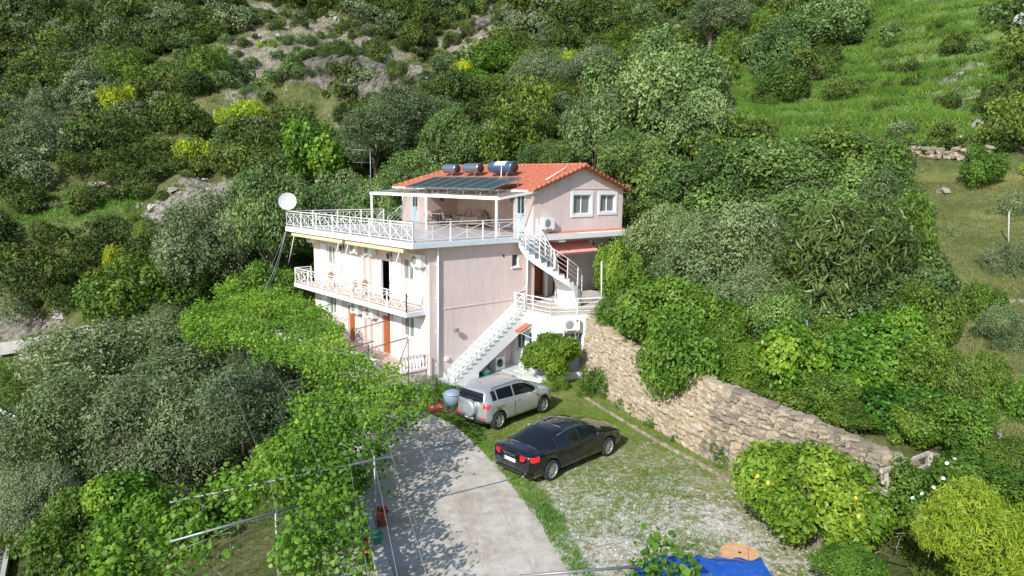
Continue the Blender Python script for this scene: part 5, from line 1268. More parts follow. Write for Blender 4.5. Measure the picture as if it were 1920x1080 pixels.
def crown_points(rg, R_, H_, nl, lobe, tufts, per, spread, low=-.55, inner=.12):
    """lobed crown; returns leaf centres, outward normals, clump tint"""
    L_ = []
    while len(L_) < nl:
        d = rg.normal(size=3); d /= np.linalg.norm(d)
        if d[2] < low: continue
        r_ = rg.uniform(.38, .80) ** .7; L_.append((d * r_ * [R_, R_, H_ / 2], lobe * R_ * rg.uniform(.5, 1.3)))
    C_, N_, T_ = [], [], []
    LC = np.array([l[0] for l in L_]); LR = np.array([l[1] for l in L_])
    for (lc, lr) in L_:
        m_ = int(tufts * (lr / (lobe * R_)) ** 2)
        d = rg.normal(size=(m_, 3)); d[:, 2] += .25; d /= np.linalg.norm(d, axis=1, keepdims=True)
        rr = lr * np.where(rg.uniform(size=m_) < inner, rg.uniform(.3, .9, m_), rg.uniform(.86, 1.1, m_))
        p = lc + d * rr[:, None] * [1, 1, .85]
        # drop what is buried in other lobes
        D = np.linalg.norm((p[:, None] - LC[None]) / [1, 1, .85], axis=2) / LR[None]; keep = (D < .72).sum(1) <= (rr < lr * .72).astype(int)
        p, d = p[keep], d[keep]; ct = rg.uniform(-.34, .34) + rg.uniform(-.18, .18, len(p))
        q = np.repeat(p, per, 0) + rg.normal(size=(len(p) * per, 3)) * spread; C_.append(q); N_.append(np.repeat(d, per, 0) + rg.normal(size=(len(q), 3)) * .65 + [0, 0, .25]); T_.append(np.repeat(ct, per))
    return np.concatenate(C_), np.concatenate(N_), np.concatenate(T_)
NTRI = 0
def crown_mesh(name, mat, seed, R_=1, H_=2, nl=14, lobe=.45, tufts=110, per=9, spread=.05, size=.08, aspect=1.8, shape='diamond', hang=0.0, low=-.55, fold=.25, inner=.12):
    global NTRI
    rg = np.random.default_rng(seed); c, n, t = crown_points(rg, R_, H_, nl, lobe, tufts, per, spread, low, inner)
    V_, F_, k = leaf_quads(c, n, size, aspect, rg, shape, fold, hang); NTRI += len(F_) * (k - 2)
    tint = np.clip(.5 + t + rg.uniform(-.22, .22, len(c)), 0, 1)
    return npmesh(name, V_, F_, M[mat], False, {'tint': np.repeat(tint, k)})
def trunk_mesh(name, mat, seed, h=2.0, r=.14, R_=1.4, nb=7, bare=.4, wob=.12):
    rg = np.random.default_rng(seed); m = MB(); p = np.zeros(3); P = [p.copy()]; rs = [r * 1.25]; n = 5
    for k in range(n): p = p + [rg.normal() * wob * h / n * 2, rg.normal() * wob * h / n * 2, h / n]; P.append(p.copy()); rs.append(r * (1 - .55 * (k + 1) / n))
    m.tube(P, rs, 7)
    for k in range(nb):
        i = int(n * (bare + (1 - bare) * rg.uniform())); i = min(i, n); a = rg.uniform(0, 2 * PI); s = P[i]; e = s + np.array([math.cos(a) * R_ * rg.uniform(.5, .95), math.sin(a) * R_ * rg.uniform(.5, .95), rg.uniform(.25, .9) * h])
        mid = (s + e) / 2 + rg.normal(size=3) * .08 * h; q = (mid + e) / 2 + rg.normal(size=3) * .05 * h; m.tube([s, mid, q, e], [rs[i] * .62, rs[i] * .4, rs[i] * .26, rs[i] * .1], 5)
        for j in range(2):
            a2 = a + rg.uniform(-1, 1); e2 = q + np.array([math.cos(a2) * .35 * R_, math.sin(a2) * .35 * R_, rg.uniform(.1, .45) * h]); m.tube([mid, (mid + e2) / 2 + [0, 0, .05 * h], e2], [rs[i] * .3, rs[i] * .18, rs[i] * .05], 4)
    return m.mesh(name, M[mat])
# unit crowns: radius 1 (about 1 m), scaled to each tree; leaf sizes chosen for the distance class
CR = {
 'olive': [crown_mesh('crown', 'l_olive', s, 1, 1.7, 24, .36, 170, 11, .05, .052, 2.4, low=-.45) for s in (11, 12, 13)],
 'oak':   [crown_mesh('crown', 'l_olive2', s, 1, 1.6, 26, .34, 150, 10, .05, .054, 1.6, low=-.45) for s in (21, 22, 23)],
 'green': [crown_mesh('crown', 'l_green', s, 1, 1.6, 22, .36, 120, 8, .06, .075, 1.6, hang=.3) for s in (31, 32)],
 'bright': [crown_mesh('crown', 'l_bright', s, 1, 1.5, 14, .42, 100, 7, .06, .10, 1.3, hang=.4) for s in (41, 42)],
 'citrus': [crown_mesh('crown', 'l_citrus', s, 1, 1.5, 30, .29, 170, 9, .05, .078, 1.7, low=-.75) for s in (51, 52)],
 'great': [crown_mesh('crown', 'l_olive2', s, 1, 1.6, 34, .30, 230, 11, .04, .040, 1.7, low=-.5) for s in (121,)],
 'loquat': [crown_mesh('crown', 'l_loquat', s, 1, 1.5, 18, .42, 90, 9, .05, .115, 4.2, hang=.7, low=-.5) for s in (61,)],
 'lime': [crown_mesh('crown', 'l_lime', s, 1, 1.1, 26, .34, 170, 9, .035, .075, 4.5, hang=-.5, low=-.3) for s in (71,)],
 'scrub': [crown_mesh('crown', 'l_scrub', s, 1, 1.35, 9, .52, 75, 6, .06, .095, 1.6, low=-.2) for s in (81, 82, 83, 84)],
 'olivebush': [crown_mesh('crown', 'l_olive', s, 1, 1.4, 9, .50, 75, 6, .06, .09, 2.0, low=-.2) for s in (91, 92)],
 'hedge': [crown_mesh('crown', 'l_green', s, 1, 1.1, 12, .42, 90, 8, .05, .075, 2.0, low=-.1) for s in (101, 102)],
}
TR = {'grey': [trunk_mesh('trunk', 'bark', s) for s in (1, 2, 3)], 'pale': [trunk_mesh('trunk', 'bark_pale', s) for s in (4, 5)]}
_tc = 0
def plant(name, label, cat, P, rx, h, kind, trunk=None, group=None, tint=(1, 1, 1), lift=0.0, seed=None, rz=None, zbase=None):
    """P ground point; rx crown half width; h crown height; lift = clear stem below the crown"""
    global _tc; _tc += 1; k = seed if seed is not None else _tc
    z0 = zbase if zbase is not None else P[2]
    rot = (k * 2.399) % (2 * PI) if rz is None else rz
    protos = CR[kind]; me = protos[k % len(protos)]; hh = {'olive': 1.7, 'oak': 1.6, 'great': 1.6, 'green': 1.6, 'bright': 1.5, 'citrus': 1.5, 'loquat': 1.5, 'lime': 1.1, 'scrub': 1.35, 'olivebush': 1.4, 'hedge': 1.1}[kind] * .95
    if trunk:
        t = thing(name, label, cat, (P[0], P[1], z0 - .1), rot, group)
        c = link_mesh('crown', me, None, t, (0, 0, lift + h * .5 + .1)); c.scale = (rx, rx, h / hh); c.color = (*tint, 1)
        tm = TR[trunk][k % len(TR[trunk])]; o = link_mesh('trunk', tm, None, t); s = (lift + h * .75) / 2.9; o.scale = (rx / 1.9, rx / 1.9, max(.2, s * 1.02))
        return t
    o = link_mesh(name, me, None, None, (P[0], P[1], z0 + lift + h * .42), (0, 0, rot)); o.scale = (rx, rx * (0.85 + .3 * ((k * 7) % 5) / 5), h / hh); o.color = (*tint, 1)
    return props(o, label, cat, group)
def by_photo(px, py, wpx, hpx, Y=None):
    """crown centre and size in the photo -> ground point, half width, height. Y distance when the foot is hidden"""
    if Y is None:
        g = ground(px, py + hpx * .42); Y = g[1]
    c = aty(px, py, Y); rx = wpx / FPX * Y * .5; h = hpx / FPX * Y
    top = c[2] + h / 2; x, y = c[0], c[1] + rx * .3; gz = terr(x, y)[0]
    return (x, y, gz), rx, h, c[2] - h / 2 - gz
T = []
def tree(px, py, w, h, kind, label, Y=None, trunk='grey', name='tree', cat='tree', group=None, tint=(1, 1, 1), seed=None):
    P, rx, hh, lift = by_photo(px, py, w, h, Y)
    if lift < 0: hh2 = hh; zb = P[2] + lift
    else: zb = P[2]
    t = plant(name, label, cat, P, rx * 1.06, hh * 1.04, kind, trunk, group, tint, max(0, lift), zbase=zb, seed=(_tc + 1 + seed if seed else None)); T.append((P[0], P[1], rx)); return t
G1 = 'olive trees of the grove left of the driveway'
# the dense olive grove at the lower left
tree(205, 725, 300, 190, 'olive', 'broad grey green olive tree at the left edge of the grove, nearest the lower road', 33, group=G1, name='olive_tree', cat='olive tree', tint=(1.05, 1.05, .95))
tree(370, 725, 290, 180, 'olive', 'grey green olive tree at the back of the grove, beside the vine arbour', 32, group=G1, name='olive_tree', cat='olive tree', tint=(1, 1.02, .92))
tree(500, 720, 150, 150, 'olive', 'olive tree at the right back of the grove, pressed against the vines', 30, group=G1, name='olive_tree', cat='olive tree', tint=(.92, .95, .95))
tree(115, 850, 230, 230, 'olive', 'olive tree in the left front of the grove, above the grey road', 26, group=G1, name='olive_tree', cat='olive tree', tint=(.95, 1.0, .85))
tree(290, 855, 270, 240, 'olive', 'large olive tree in the middle of the grove', 25, group=G1, name='olive_tree', cat='olive tree')
tree(455, 805, 220, 190, 'olive', 'dark olive tree at the right front of the grove, over the vine wires', 24, group=G1, name='olive_tree', cat='olive tree', tint=(.8, .85, .85))
tree(65, 960, 150, 140, 'olive', 'small grey olive tree at the left picture edge beside the road', 23, name='olive_tree', cat='olive tree', tint=(.9, .9, .95))
tree(150, 1030, 190, 170, 'green', 'dark green leafy tree at the lower left corner under the olives', 20, tint=(.8, .9, .8))
tree(300, 1000, 190, 130, 'olive', 'low shaded olive tree behind the front strip of vines', 21.5, name='olive_tree', cat='olive tree', tint=(.75, .8, .7))
tree(65, 535, 130, 90, 'scrub', 'wide dark bush on the bank at the left picture edge', 62, trunk=None, name='bush', cat='bush')
tree(140, 560, 80, 60, 'scrub', 'dark bush right of the wide dark bush at the left bank', 58, trunk=None, name='bush', cat='bush', tint=(.9, .95, .9))
tree(15, 590, 70, 50, 'olivebush', 'grey bush above the concrete channel wall at the left edge', 62, trunk=None, name='bush', cat='bush')
tree(190, 590, 70, 70, 'green', 'slim green bush left of the young pale olive tree', 52, trunk=None, name='bush', cat='bush')
tree(300, 625, 90, 90, 'olive', 'young pale olive tree beside the far grey wall', 44, name='olive_tree', cat='olive tree', tint=(1.1, 1.1, 1))
# left of the villa
tree(250, 575, 170, 140, 'green', 'bright green leafy tree left of the vine arbour', 47, tint=(1.05, 1.1, 1))
tree(345, 540, 110, 110, 'green', 'deep green tree between the bright leafy tree and the olives', 50, tint=(.8, .9, .9))
tree(385, 475, 175, 190, 'olive', 'tall grey olive tree left of the villa terrace', 50, name='olive_tree', cat='olive tree', tint=(.95, .98, .95))
tree(500, 420, 140, 170, 'oak', 'green evergreen tree just behind the satellite dish', 49)
tree(610, 430, 150, 160, 'oak', 'dark evergreen tree behind the far terrace railing', 51, tint=(.9, .95, .9))
tree(690, 410, 120, 130, 'oak', 'evergreen tree behind the canopy post, left of the upper storey', 52)
tree(500, 560, 120, 110, 'green', 'shaded green tree below the upper balcony at the far end', 42, tint=(.8, .95, .7))
tree(590, 300, 105, 105, 'bright', 'yellow green young tree with pale bare branches on the slope', 66, trunk='pale')
tree(765, 340, 110, 100, 'oak', 'round leafy tree directly behind the far end of the tiled roof', 52, tint=(1.15, 1.15, 1))
tree(790, 235, 200, 110, 'olive', 'wide grey green tree below the pale cliff', 72, tint=(.85, .9, .85))
tree(700, 265, 130, 110, 'olive', 'grey tree behind the television aerial', 66, tint=(.8, .86, .8))
tree(860, 270, 120, 120, 'oak', 'dark tree above the middle hot water tank', 60, tint=(.8, .85, .7))
tree(960, 270, 120, 110, 'green', 'green broad leaved tree above the largest water tank', 58, tint=(.95, .95, .9))
tree(985, 205, 110, 90, 'scrub', 'olive green tree in the middle of the slope behind the roof', 66, tint=(1.5, 1.5, 1.1))
tree(935, 120, 90, 60, 'green', 'round bright green fig tree on the slope right of the cliff', 92, name='fig_tree', cat='fig tree', tint=(.9, 1.1, .8))
tree(890, 165, 75, 50, 'green', 'bright green bush clump at the right foot of the cliff', 85, tint=(.8, 1.1, .8))
tree(1010, 150, 100, 80, 'olive', 'grey olive right of the round fig on the upper slope', 76, name='olive_tree', cat='olive tree', tint=(.85, .9, .85))
tree(1110, 140, 110, 80, 'olive', 'silvery olive on the slope left of the great tree', 72, name='olive_tree', cat='olive tree', tint=(.95, .95, 1))
# the great tree right behind the roof
tree(1225, 205, 265, 240, 'great', 'great round grey green tree behind the gable, its highest crown', 52, tint=(1.5, 1.4, 1.5))
tree(1120, 250, 130, 170, 'oak', 'left part tree of the great clump, behind the ridge of the roof', 51, tint=(1.2, 1.15, 1.3))
tree(1300, 255, 130, 150, 'oak', 'right hand tree of the great clump, beside the green meadow', 50, tint=(1.15, 1.12, 1.25))
tree(1185, 300, 120, 90, 'oak', 'low tree of the great clump just above the right eave', 48, tint=(1.05, 1.05, .9))
tree(1025, 300, 100, 70, 'oak', 'leafy tree showing just above the middle of the roof ridge', 52, tint=(1.05, 1.05, .95))
# upper right
tree(1540, 55, 150, 120, 'oak', 'dark tree at the top edge above the green meadow', 80, tint=(.95, 1, .95))
tree(1470, 110, 90, 100, 'oak', 'dark tree at the left border of the green meadow', 72, tint=(.9, 1, .95))
tree(1475, 165, 75, 70, 'green', 'dark lower tree standing in the upper meadow', 66, tint=(.7, .8, .8))
tree(1350, 30, 100, 70, 'olive', 'grey half bare tree at the top edge right of centre', 95, name='olive_tree', cat='olive tree')
tree(1525, 130, 80, 70, 'scrub', 'dark rounded tree in the shade at the left side of the meadow', 70, tint=(1, 1, .9))
tree(1590, 170, 60, 40, 'scrub', 'dark bush in the middle of the upper meadow', None, trunk=None, name='bush', cat='bush')
tree(1690, 15, 110, 40, 'scrub', 'dark low tree at the top edge of the meadow', 85)
# the large mass right of the villa
G2 = None
tree(1330, 380, 200, 160, 'oak', 'leafy evergreen tree at the upper left of the big thicket right of the villa', 41, tint=(1.05, 1.08, .9))
tree(1465, 340, 210, 150, 'oak', 'light green evergreen tree crowning the big thicket', 41, tint=(1.15, 1.15, .95))
tree(1590, 325, 180, 130, 'green', 'bright leafy tree at the upper right of the big thicket', 42, tint=(1.0, 1.0, 1.1))
tree(1640, 390, 160, 150, 'oak', 'round evergreen tree on the right border of the thicket, above the dry slope', 38.5, tint=(1.0, 1.1, .85))
tree(1530, 430, 190, 150, 'oak', 'evergreen tree in the middle of the thicket', 36.5, tint=(1.05, 1.15, .9))
tree(1258, 485, 165, 165, 'olive', 'grey green olive tree nearest the gable wall', 38, name='olive_tree', cat='olive tree', tint=(1.05, 1.12, .85))
tree(1370, 500, 210, 190, 'olive', 'silvery olive tree in the heart of the thicket', 34, name='olive_tree', cat='olive tree', tint=(1.05, 1.1, 1))
tree(1420, 590, 150, 140, 'olive', 'grey olive tree low in the thicket above the wall', 30, name='olive_tree', cat='olive tree', tint=(.85, .9, .85))
tree(1570, 520, 230, 210, 'loquat', 'dark loquat tree with long drooping leaves', 29.5, name='loquat_tree', cat='loquat tree')
tree(1695, 540, 140, 190, 'green', 'fresh green tree right of the loquat', 30.5, tint=(1.1, 1.15, 1))
tree(1163, 525, 92, 125, 'citrus', 'yellow green citrus tree at the foot of the curved stairs', 33.8, name='citrus_tree', cat='citrus tree', tint=(1.1, 1.1, 1))
tree(1245, 600, 175, 140, 'green', 'glossy green tree leaning over the left part of the stone wall', 28.6, tint=(.95, 1.1, .9))
tree(1285, 690, 160, 165, 'green', 'green tree hanging down over the middle of the stone wall', 24.9, tint=(.9, 1.1, .85))
tree(1160, 590, 90, 50, 'hedge', 'low dark green shrub on top of the wall beside the annex', 31.5, trunk=None, name='shrub', cat='shrub', tint=(.8, 1, .8))
tree(1480, 680, 130, 130, 'bright', 'bright vine covered bush above the right part of the wall', None, trunk=None, name='vine_bush', cat='bush')
tree(1620, 680, 180, 120, 'bright', 'bright leafy bush on the bank behind the metal post', None, trunk=None, name='vine_bush', cat='bush', tint=(.85, .95, 1))
tree(1720, 700, 130, 130, 'green', 'green bush on the bank at the edge of the dry slope', None, trunk=None, name='bush', cat='bush', tint=(1.05, 1.12, .85))
tree(1700, 778, 130, 90, 'bright', 'broad leaved creeper bush hanging over the right end of the wall', None, trunk=None, name='creeper_bush', cat='bush', tint=(.6, .8, .9))
tree(1780, 800, 160, 110, 'green', 'dark leafy bush behind the footbridge', None, trunk=None, name='bush', cat='bush', tint=(1.0, 1.15, 1))
tree(1560, 740, 110, 80, 'green', 'small leaved bush on the wall top right of the metal post', None, trunk=None, name='bush', cat='bush', tint=(.9, 1, .9))
# right slope
tree(1848, 320, 70, 75, 'green', 'young tree with a pale stem alone on the right slope', None, trunk='pale', tint=(.9, 1.1, .9))
tree(1850, 590, 80, 100, 'green', 'small tree on the dry slope near the right edge', 26, trunk='pale', tint=(.9, 1, .9))
tree(1895, 520, 90, 100, 'olive', 'little olive at the right picture edge on the dry slope', 29, name='olive_tree', cat='olive tree')
tree(1890, 640, 90, 110, 'olive', 'grey young olive low at the right picture edge', 24, name='olive_tree', cat='olive tree', tint=(.95, 1, .9))
tree(1900, 790, 110, 130, 'green', 'dark green tree beside the rusty post at the right edge', 20.5, tint=(1, 1.2, 1))
# front right
tree(1538, 955, 262, 205, 'citrus', 'large lemon tree with a few yellow lemons in front of the stone wall', 16.3, name='lemon_tree', cat='lemon tree', tint=(1.2, 1.2, 1.0), seed=1)
tree(1858, 1030, 262, 180, 'lime', 'bright lime green conifer bush in the lower right corner', 13.2, trunk=None, name='conifer_bush', cat='conifer')
tree(1765, 945, 175, 160, 'green', 'white flowering rose bush below the footbridge', 15.6, trunk=None, name='rose_bush', cat='rose bush', tint=(.85, 1, .85))
tree(1860, 900, 170, 70, 'green', 'low green ground bush behind the conifer', 16.8, trunk=None, name='bush', cat='bush', tint=(.8, 1, .7))
tree(1600, 1065, 120, 70, 'green', 'low leafy bush at the bottom edge under the lemon tree', 13.8, trunk=None, name='bush', cat='bush', tint=(.8, 1, .8))
tree(1031, 674, 102, 80, 'citrus', 'small citrus tree in front of the white annex', 31.2, name='citrus_tree', cat='citrus tree', tint=(1.1, 1.1, .9))
tree(1042, 725, 46, 34, 'hedge', 'small leafy shrub at the foot of the annex citrus', 30.2, trunk=None, name='shrub', cat='shrub', tint=(1.4, 1.4, 1.2))
# planted shrubs along the wall foot
for (x, y, w, h, Y, lab) in ((1115, 728, 76, 62, 29.5, 'dark green shrub at the wall foot, nearest the annex'), (1190, 768, 74, 46, 27.4, 'second green shrub along the wall foot, from the annex'), (1240, 798, 70, 42, 25.8, 'third green shrub along the wall foot, from the annex'),
                             (1290, 828, 62, 36, 24.2, 'small sprawling shrub in the middle of the wall foot'), (1360, 860, 74, 56, 22.2, 'green shrub at the wall foot beside the lemon tree')):
    tree(x, y, w, h, 'hedge', lab, Y, trunk=None, name='shrub', cat='shrub', group='shrubs along the foot of the stone wall', tint=(.85, 1, .8))
tree(620, 905, 110, 90, 'green', 'leafy green bush under the vine column beside the low garden wall', 18.5, trunk=None, name='bush', cat='bush', tint=(1, 1.1, .9))
tree(655, 990, 90, 80, 'olivebush', 'grey green bush at the low garden wall near the bottom edge', 15.5, trunk=None, name='bush', cat='bush', tint=(1, 1, .9))
tree(560, 860, 130, 100, 'bright', 'bright green vine shrub below the beam of the pergola', 19, trunk=None, name='vine_bush', cat='bush')
tree(240, 940, 150, 90, 'bright', 'bright leafy vine shrub at the left end of the front vine strip', 19, trunk=None, name='vine_bush', cat='bush')
tree(1520, 300, 120, 80, 'oak', 'small evergreen on the upper border of the thicket', 44.5, tint=(1.05, 1.1, .85))
tree(1275, 400, 125, 110, 'oak', 'evergreen tree close behind the right wall of the gable', 42, tint=(1.05, 1.1, .85))
tree(1700, 430, 90, 110, 'green', 'leafy tree at the right shoulder of the thicket', 34, tint=(1.05, 1.12, .85))
tree(1740, 610, 110, 130, 'green', 'fresh green tree on the bank above the footbridge', None, tint=(1.05, 1.05, .95))
tree(1480, 620, 130, 130, 'oak', 'round evergreen between the loquat and the stone wall', 28, tint=(1.05, 1.12, .85))
tree(1350, 640, 130, 130, 'citrus', 'yellow green citrus tree on the bank above the wall middle', 27.2, name='citrus_tree', cat='citrus tree')
tree(1420, 690, 100, 80, 'green', 'green shrub on the wall top left of the metal post', None, trunk=None, name='bush', cat='bush', tint=(1.05, 1.12, .85))
tree(1560, 660, 120, 110, 'green', 'tall leafy bush right behind the metal post', None, trunk=None, name='bush', cat='bush', tint=(1.15, 1.15, .95))
tree(1520, 742, 90, 50, 'bright', 'bright green creeper bush on the wall top near the metal post', 23.4, trunk=None, name='creeper_bush', cat='bush', tint=(.7, .85, .8))
tree(1720, 800, 120, 90, 'citrus', 'yellow green bush between the creeper and the footbridge rail', None, trunk=None, name='bush', cat='bush')
tree(1680, 640, 120, 110, 'bright', 'bright leafy bush on the bank right below the loquat', None, trunk=None, name='vine_bush', cat='bush', tint=(.9, .95, .9))
tree(1640, 730, 110, 90, 'bright', 'bright vine covered bush in the middle of the bank', None, trunk=None, name='vine_bush', cat='bush', tint=(1, 1, .9))
tree(1800, 720, 90, 110, 'green', 'tall thin green bush on the bank beside the dry slope', None, trunk=None, name='bush', cat='bush')
tree(1610, 782, 110, 42, 'green', 'leafy creeper spilling over the right part of the stone wall', 20.5, trunk=None, name='creeper_bush', cat='bush', tint=(1, 1, .9))
tree(1400, 722, 60, 40, 'hedge', 'small plant growing on top of the stone wall near the lemon tree', 23.0, trunk=None, name='plant', cat='plant', tint=(1.2, 1.2, 1))
tree(1860, 700, 70, 70, 'green', 'small bush on the dry slope near the right edge, lower one', None, trunk=None, name='bush', cat='bush')
tree(1790, 460, 60, 50, 'olivebush', 'small grey bush alone in the middle of the dry slope', 33, trunk=None, name='bush', cat='bush')
tree(1800, 380, 60, 50, 'hedge', 'small green bush below the long dry stone wall', 38, trunk=None, name='bush', cat='bush')
tree(1900, 400, 60, 60, 'olivebush', 'small bush at the right picture edge beside the thin stake', 33, trunk=None, name='bush', cat='bush')
tree(835, 748, 60, 60, 'green', 'pink flowering oleander bush at the corner of the driveway', 28.3, trunk=None, name='oleander_bush', cat='flowering bush', tint=(.8, .95, .7))
tree(800, 735, 60, 50, 'olivebush', 'small grey bush at the foot of the house corner', 30, trunk=None, name='bush', cat='bush')

# ------------------------------------------------------------ flowers and fruit (children of their plants)
def specks(parent_name, label_part, pts_px, Y, size, mat, nper=1):
    par = [o for o in bpy.data.objects if o.get('label') and o['label'].startswith(parent_name)][0]
    bpy.context.view_layer.update(); inv = par.matrix_world.inverted()
    m = MB()
    me_ = None
    for (px, py) in pts_px:
        p = aty(px, py, Y - .5); q = MB()
        if mat == 'lemon': q.lathe([(0, -.06), (.03, -.05), (.045, 0), (.03, .05), (0, .06)], 10)
        else:
            for k in range(6):
                a = k * PI / 3; q.add([(0, 0, 0), (math.cos(a - .5) * .04, math.sin(a - .5) * .04, .03), (math.cos(a) * .055, math.sin(a) * .055, .035), (math.cos(a + .5) * .04, math.sin(a + .5) * .04, .03)], [(0, 1, 2, 3)])
        me_ = me_ or q.mesh(label_part, M[mat]); o = link_mesh(label_part, me_); o.parent = par
        o.matrix_world = Matrix.Translation(Vector(tuple(float(v) for v in p))) @ Matrix.Rotation(px * .7, 4, 'Z') @ Matrix.Rotation(.7, 4, 'X') @ Matrix.Scale(size, 4)
specks('large lemon tree', 'lemon', [(1420, 893), (1440, 905), (1605, 934), (1610, 968)], 14.7, 1.0, 'lemon')
specks('white flowering rose', 'flower', [(1730, 953), (1722, 973), (1766, 952), (1768, 898), (1730, 927), (1748, 988), (1766, 980), (1725, 975), (1776, 870), (1790, 862), (1750, 915), (1712, 935)], 14.75, .85, 'flower_white')
specks('pink flowering oleander', 'flower', [(808, 765), (814, 758), (820, 756), (822, 770), (818, 776), (826, 762), (812, 772)], 27.5, 2.2, 'flower_pink')

# ------------------------------------------------------------ grape vines on their wires
def vine(name, label, poly_px, z, seed, n, drop=.35, zvar=.25, holes=(), tint=(1, 1, 1), size=.09, gap=-.5):
    rg = np.random.default_rng(seed); poly = [tuple(atz(x, y, z)[:2]) for x, y in poly_px]
    xs_, ys_ = [p[0] for p in poly], [p[1] for p in poly]; x0, x1, y0, y1 = min(xs_), max(xs_), min(ys_), max(ys_)
    m_ = int(n * (x1 - x0) * (y1 - y0)); x = rg.uniform(x0, x1, m_); y = rg.uniform(y0, y1, m_)
    d = sdf(x, y, poly) + .35 * fbm(x, y, 1.6, 3, seed); keep = d < 0
    cl = fbm(x, y, 1.3, 3, seed + 5); keep &= cl > gap
    x, y, cl = x[keep], y[keep], cl[keep]; per = 8
    zz = z + zvar * 1.3 * fbm(x, y, 1.7, 3, seed + 9) + .35 * cl - drop * rg.uniform(0, 1, len(x)) ** 3
    c = np.repeat(np.stack([x, y, zz], 1), per, 0) + rg.normal(size=(len(x) * per, 3)) * [.12, .12, .13]
    nn = rg.normal(size=c.shape) * .8 + [-.2, -.25, .8]
    V_, F_, k = leaf_quads(c, nn, size, 1.05, rg, 'round', .3, .2)
    tint_ = np.clip(.46 + np.repeat(np.clip(cl, -.4, .4) * .6 + rg.uniform(-.12, .12, len(x)), per) + rg.uniform(-.25, .25, len(c)), 0, 1)
    o = link_mesh(name, npmesh(name, V_, F_, M['l_bright'], False, {'tint': np.repeat(tint_, k)})); o.color = (*tint, 1)
    m = MB()
    for k in range(int(len(x) / 260) + 3):
        i = rg.integers(len(x)); q = np.array([x[i], y[i], z - .12]); a_ = rg.uniform(0, 2 * PI); P_ = [q.copy()]
        for j in range(9): a_ += rg.normal() * .45; q = q + [math.cos(a_) * .3, math.sin(a_) * .3, rg.normal() * .07]; P_.append(q.copy())
        c_ = MB().tube(P_, [.014 * (1 - j / 12) for j in range(10)], 4).build('cane', M['bark'], o)
    return props(o, label, 'grapevine')
vine('grapevine', 'bright green grapevine roof spread over the wires in front of the villa', [(395, 560), (440, 515), (500, 492), (548, 505), (560, 555), (600, 585), (636, 610), (650, 645), (690, 668), (700, 690), (750, 700), (785, 722), (812, 745), (790, 768), (740, 775), (700, 800), (640, 795), (560, 790), (535, 745), (575, 700), (540, 665), (460, 640), (350, 620), (340, 590)], 2.55, 201, 38, size=.088, zvar=.5, drop=.5)
vine('grapevine', 'grapevine column hanging over the left edge of the driveway', [(550, 750), (620, 765), (700, 775), (752, 795), (735, 832), (700, 850), (672, 870), (668, 930), (690, 1000), (705, 1090), (660, 1150), (500, 1150), (520, 1000), (545, 900), (520, 870), (545, 800)], 2.5, 202, 42, drop=1.3, gap=-.4, tint=(.95, .97, 1))
vine('grapevine', 'grapevine strip on the wires in front of the olive grove', [(170, 960), (260, 925), (330, 935), (400, 905), (430, 880), (500, 860), (560, 850), (570, 930), (490, 958), (400, 985), (345, 1000), (325, 1090), (180, 1150), (170, 1040)], 2.45, 203, 40, gap=-.38, tint=(1, 1, 1))
vine('grapevine', 'grapevine shoots on the wire at the bottom edge below the gap', [(340, 1035), (420, 1010), (440, 1060), (420, 1120), (330, 1120)], 2.45, 204, 38, gap=-.3)
vine('grapevine', 'small grapevine clump climbing over the blue tarpaulin', [(1195, 1010), (1225, 1000), (1262, 1010), (1300, 1050), (1310, 1090), (1195, 1090)], 2.35, 205, 22, size=.12)
# ------------------------------------------------------------ stone retaining wall
def rock_mesh(name, seed, mat, rough=.13, flat=1.0):
    rg = np.random.default_rng(seed); b = bmesh.new(); bmesh.ops.create_cube(b, size=1.0); bmesh.ops.subdivide_edges(b, edges=b.edges, cuts=1, use_grid_fill=True); rd_ = rg.uniform(.06, .2)
    for v in b.verts:
        c = Vector(v.co); l = max(abs(c.x), abs(c.y), abs(c.z)); s = c.length
        v.co = c * (1 - rd_ * (s - .5) / .37) + Vector(rg.normal(size=3) * rough * .55)
    me_ = bpy.data.meshes.new(name); b.to_mesh(me_); b.free(); me_.materials.append(M[mat]); return me_
STN = [rock_mesh('stone', s, 'stone') for s in range(10)]
RCK = [rock_mesh('rock', 40 + s, 'rock', .3) for s in range(4)]
wallt = thing('stone_retaining_wall', 'tall rough stone retaining wall running from the white annex towards the footbridge', 'stone wall', (WALL[0][0], WALL[0][1], 0), 0)
wo_ = np.array([WALL[0][0], WALL[0][1], 0])
WP = np.array(WALL); seg = np.linalg.norm(np.diff(WP, axis=0), axis=1); cum = np.concatenate([[0], np.cumsum(seg)]); LW = cum[-1]
htop = pch([0, 3, 8, 11.5, 14, 16.3, LW], [3.0, 2.75, 2.55, 2.6, 2.35, 1.8, 1.1])
def wpt(s, off=0.0):
    s = np.clip(s, 0, LW); x = pch(cum, WP[:, 0])(s); y = pch(cum, WP[:, 1])(s); e = .05
    dx = pch(cum, WP[:, 0])(min(s + e, LW)) - pch(cum, WP[:, 0])(max(s - e, 0)); dy = pch(cum, WP[:, 1])(min(s + e, LW)) - pch(cum, WP[:, 1])(max(s - e, 0)); l = math.hypot(dx, dy)
    nx_, ny_ = -dy / l, dx / l     # uphill normal
    return np.array([x + nx_ * off, y + ny_ * off]), math.atan2(dy, dx)
m = MB(); n = 46; V_ = []
for k in range(n + 1):
    s = LW * k / n; h_ = htop(s)
    for (off, z) in ((-.02, -.2), (.16, h_ - .02), (.62, h_ + .02), (.9, -.2)):
        p, _ = wpt(s, off); V_.append((p[0] - wo_[0], p[1] - wo_[1], z))
F_ = [(4 * k + j, 4 * k + 4 + j, 4 * k + 5 + j, 4 * k + 1 + j) for k in range(n) for j in range(3)]
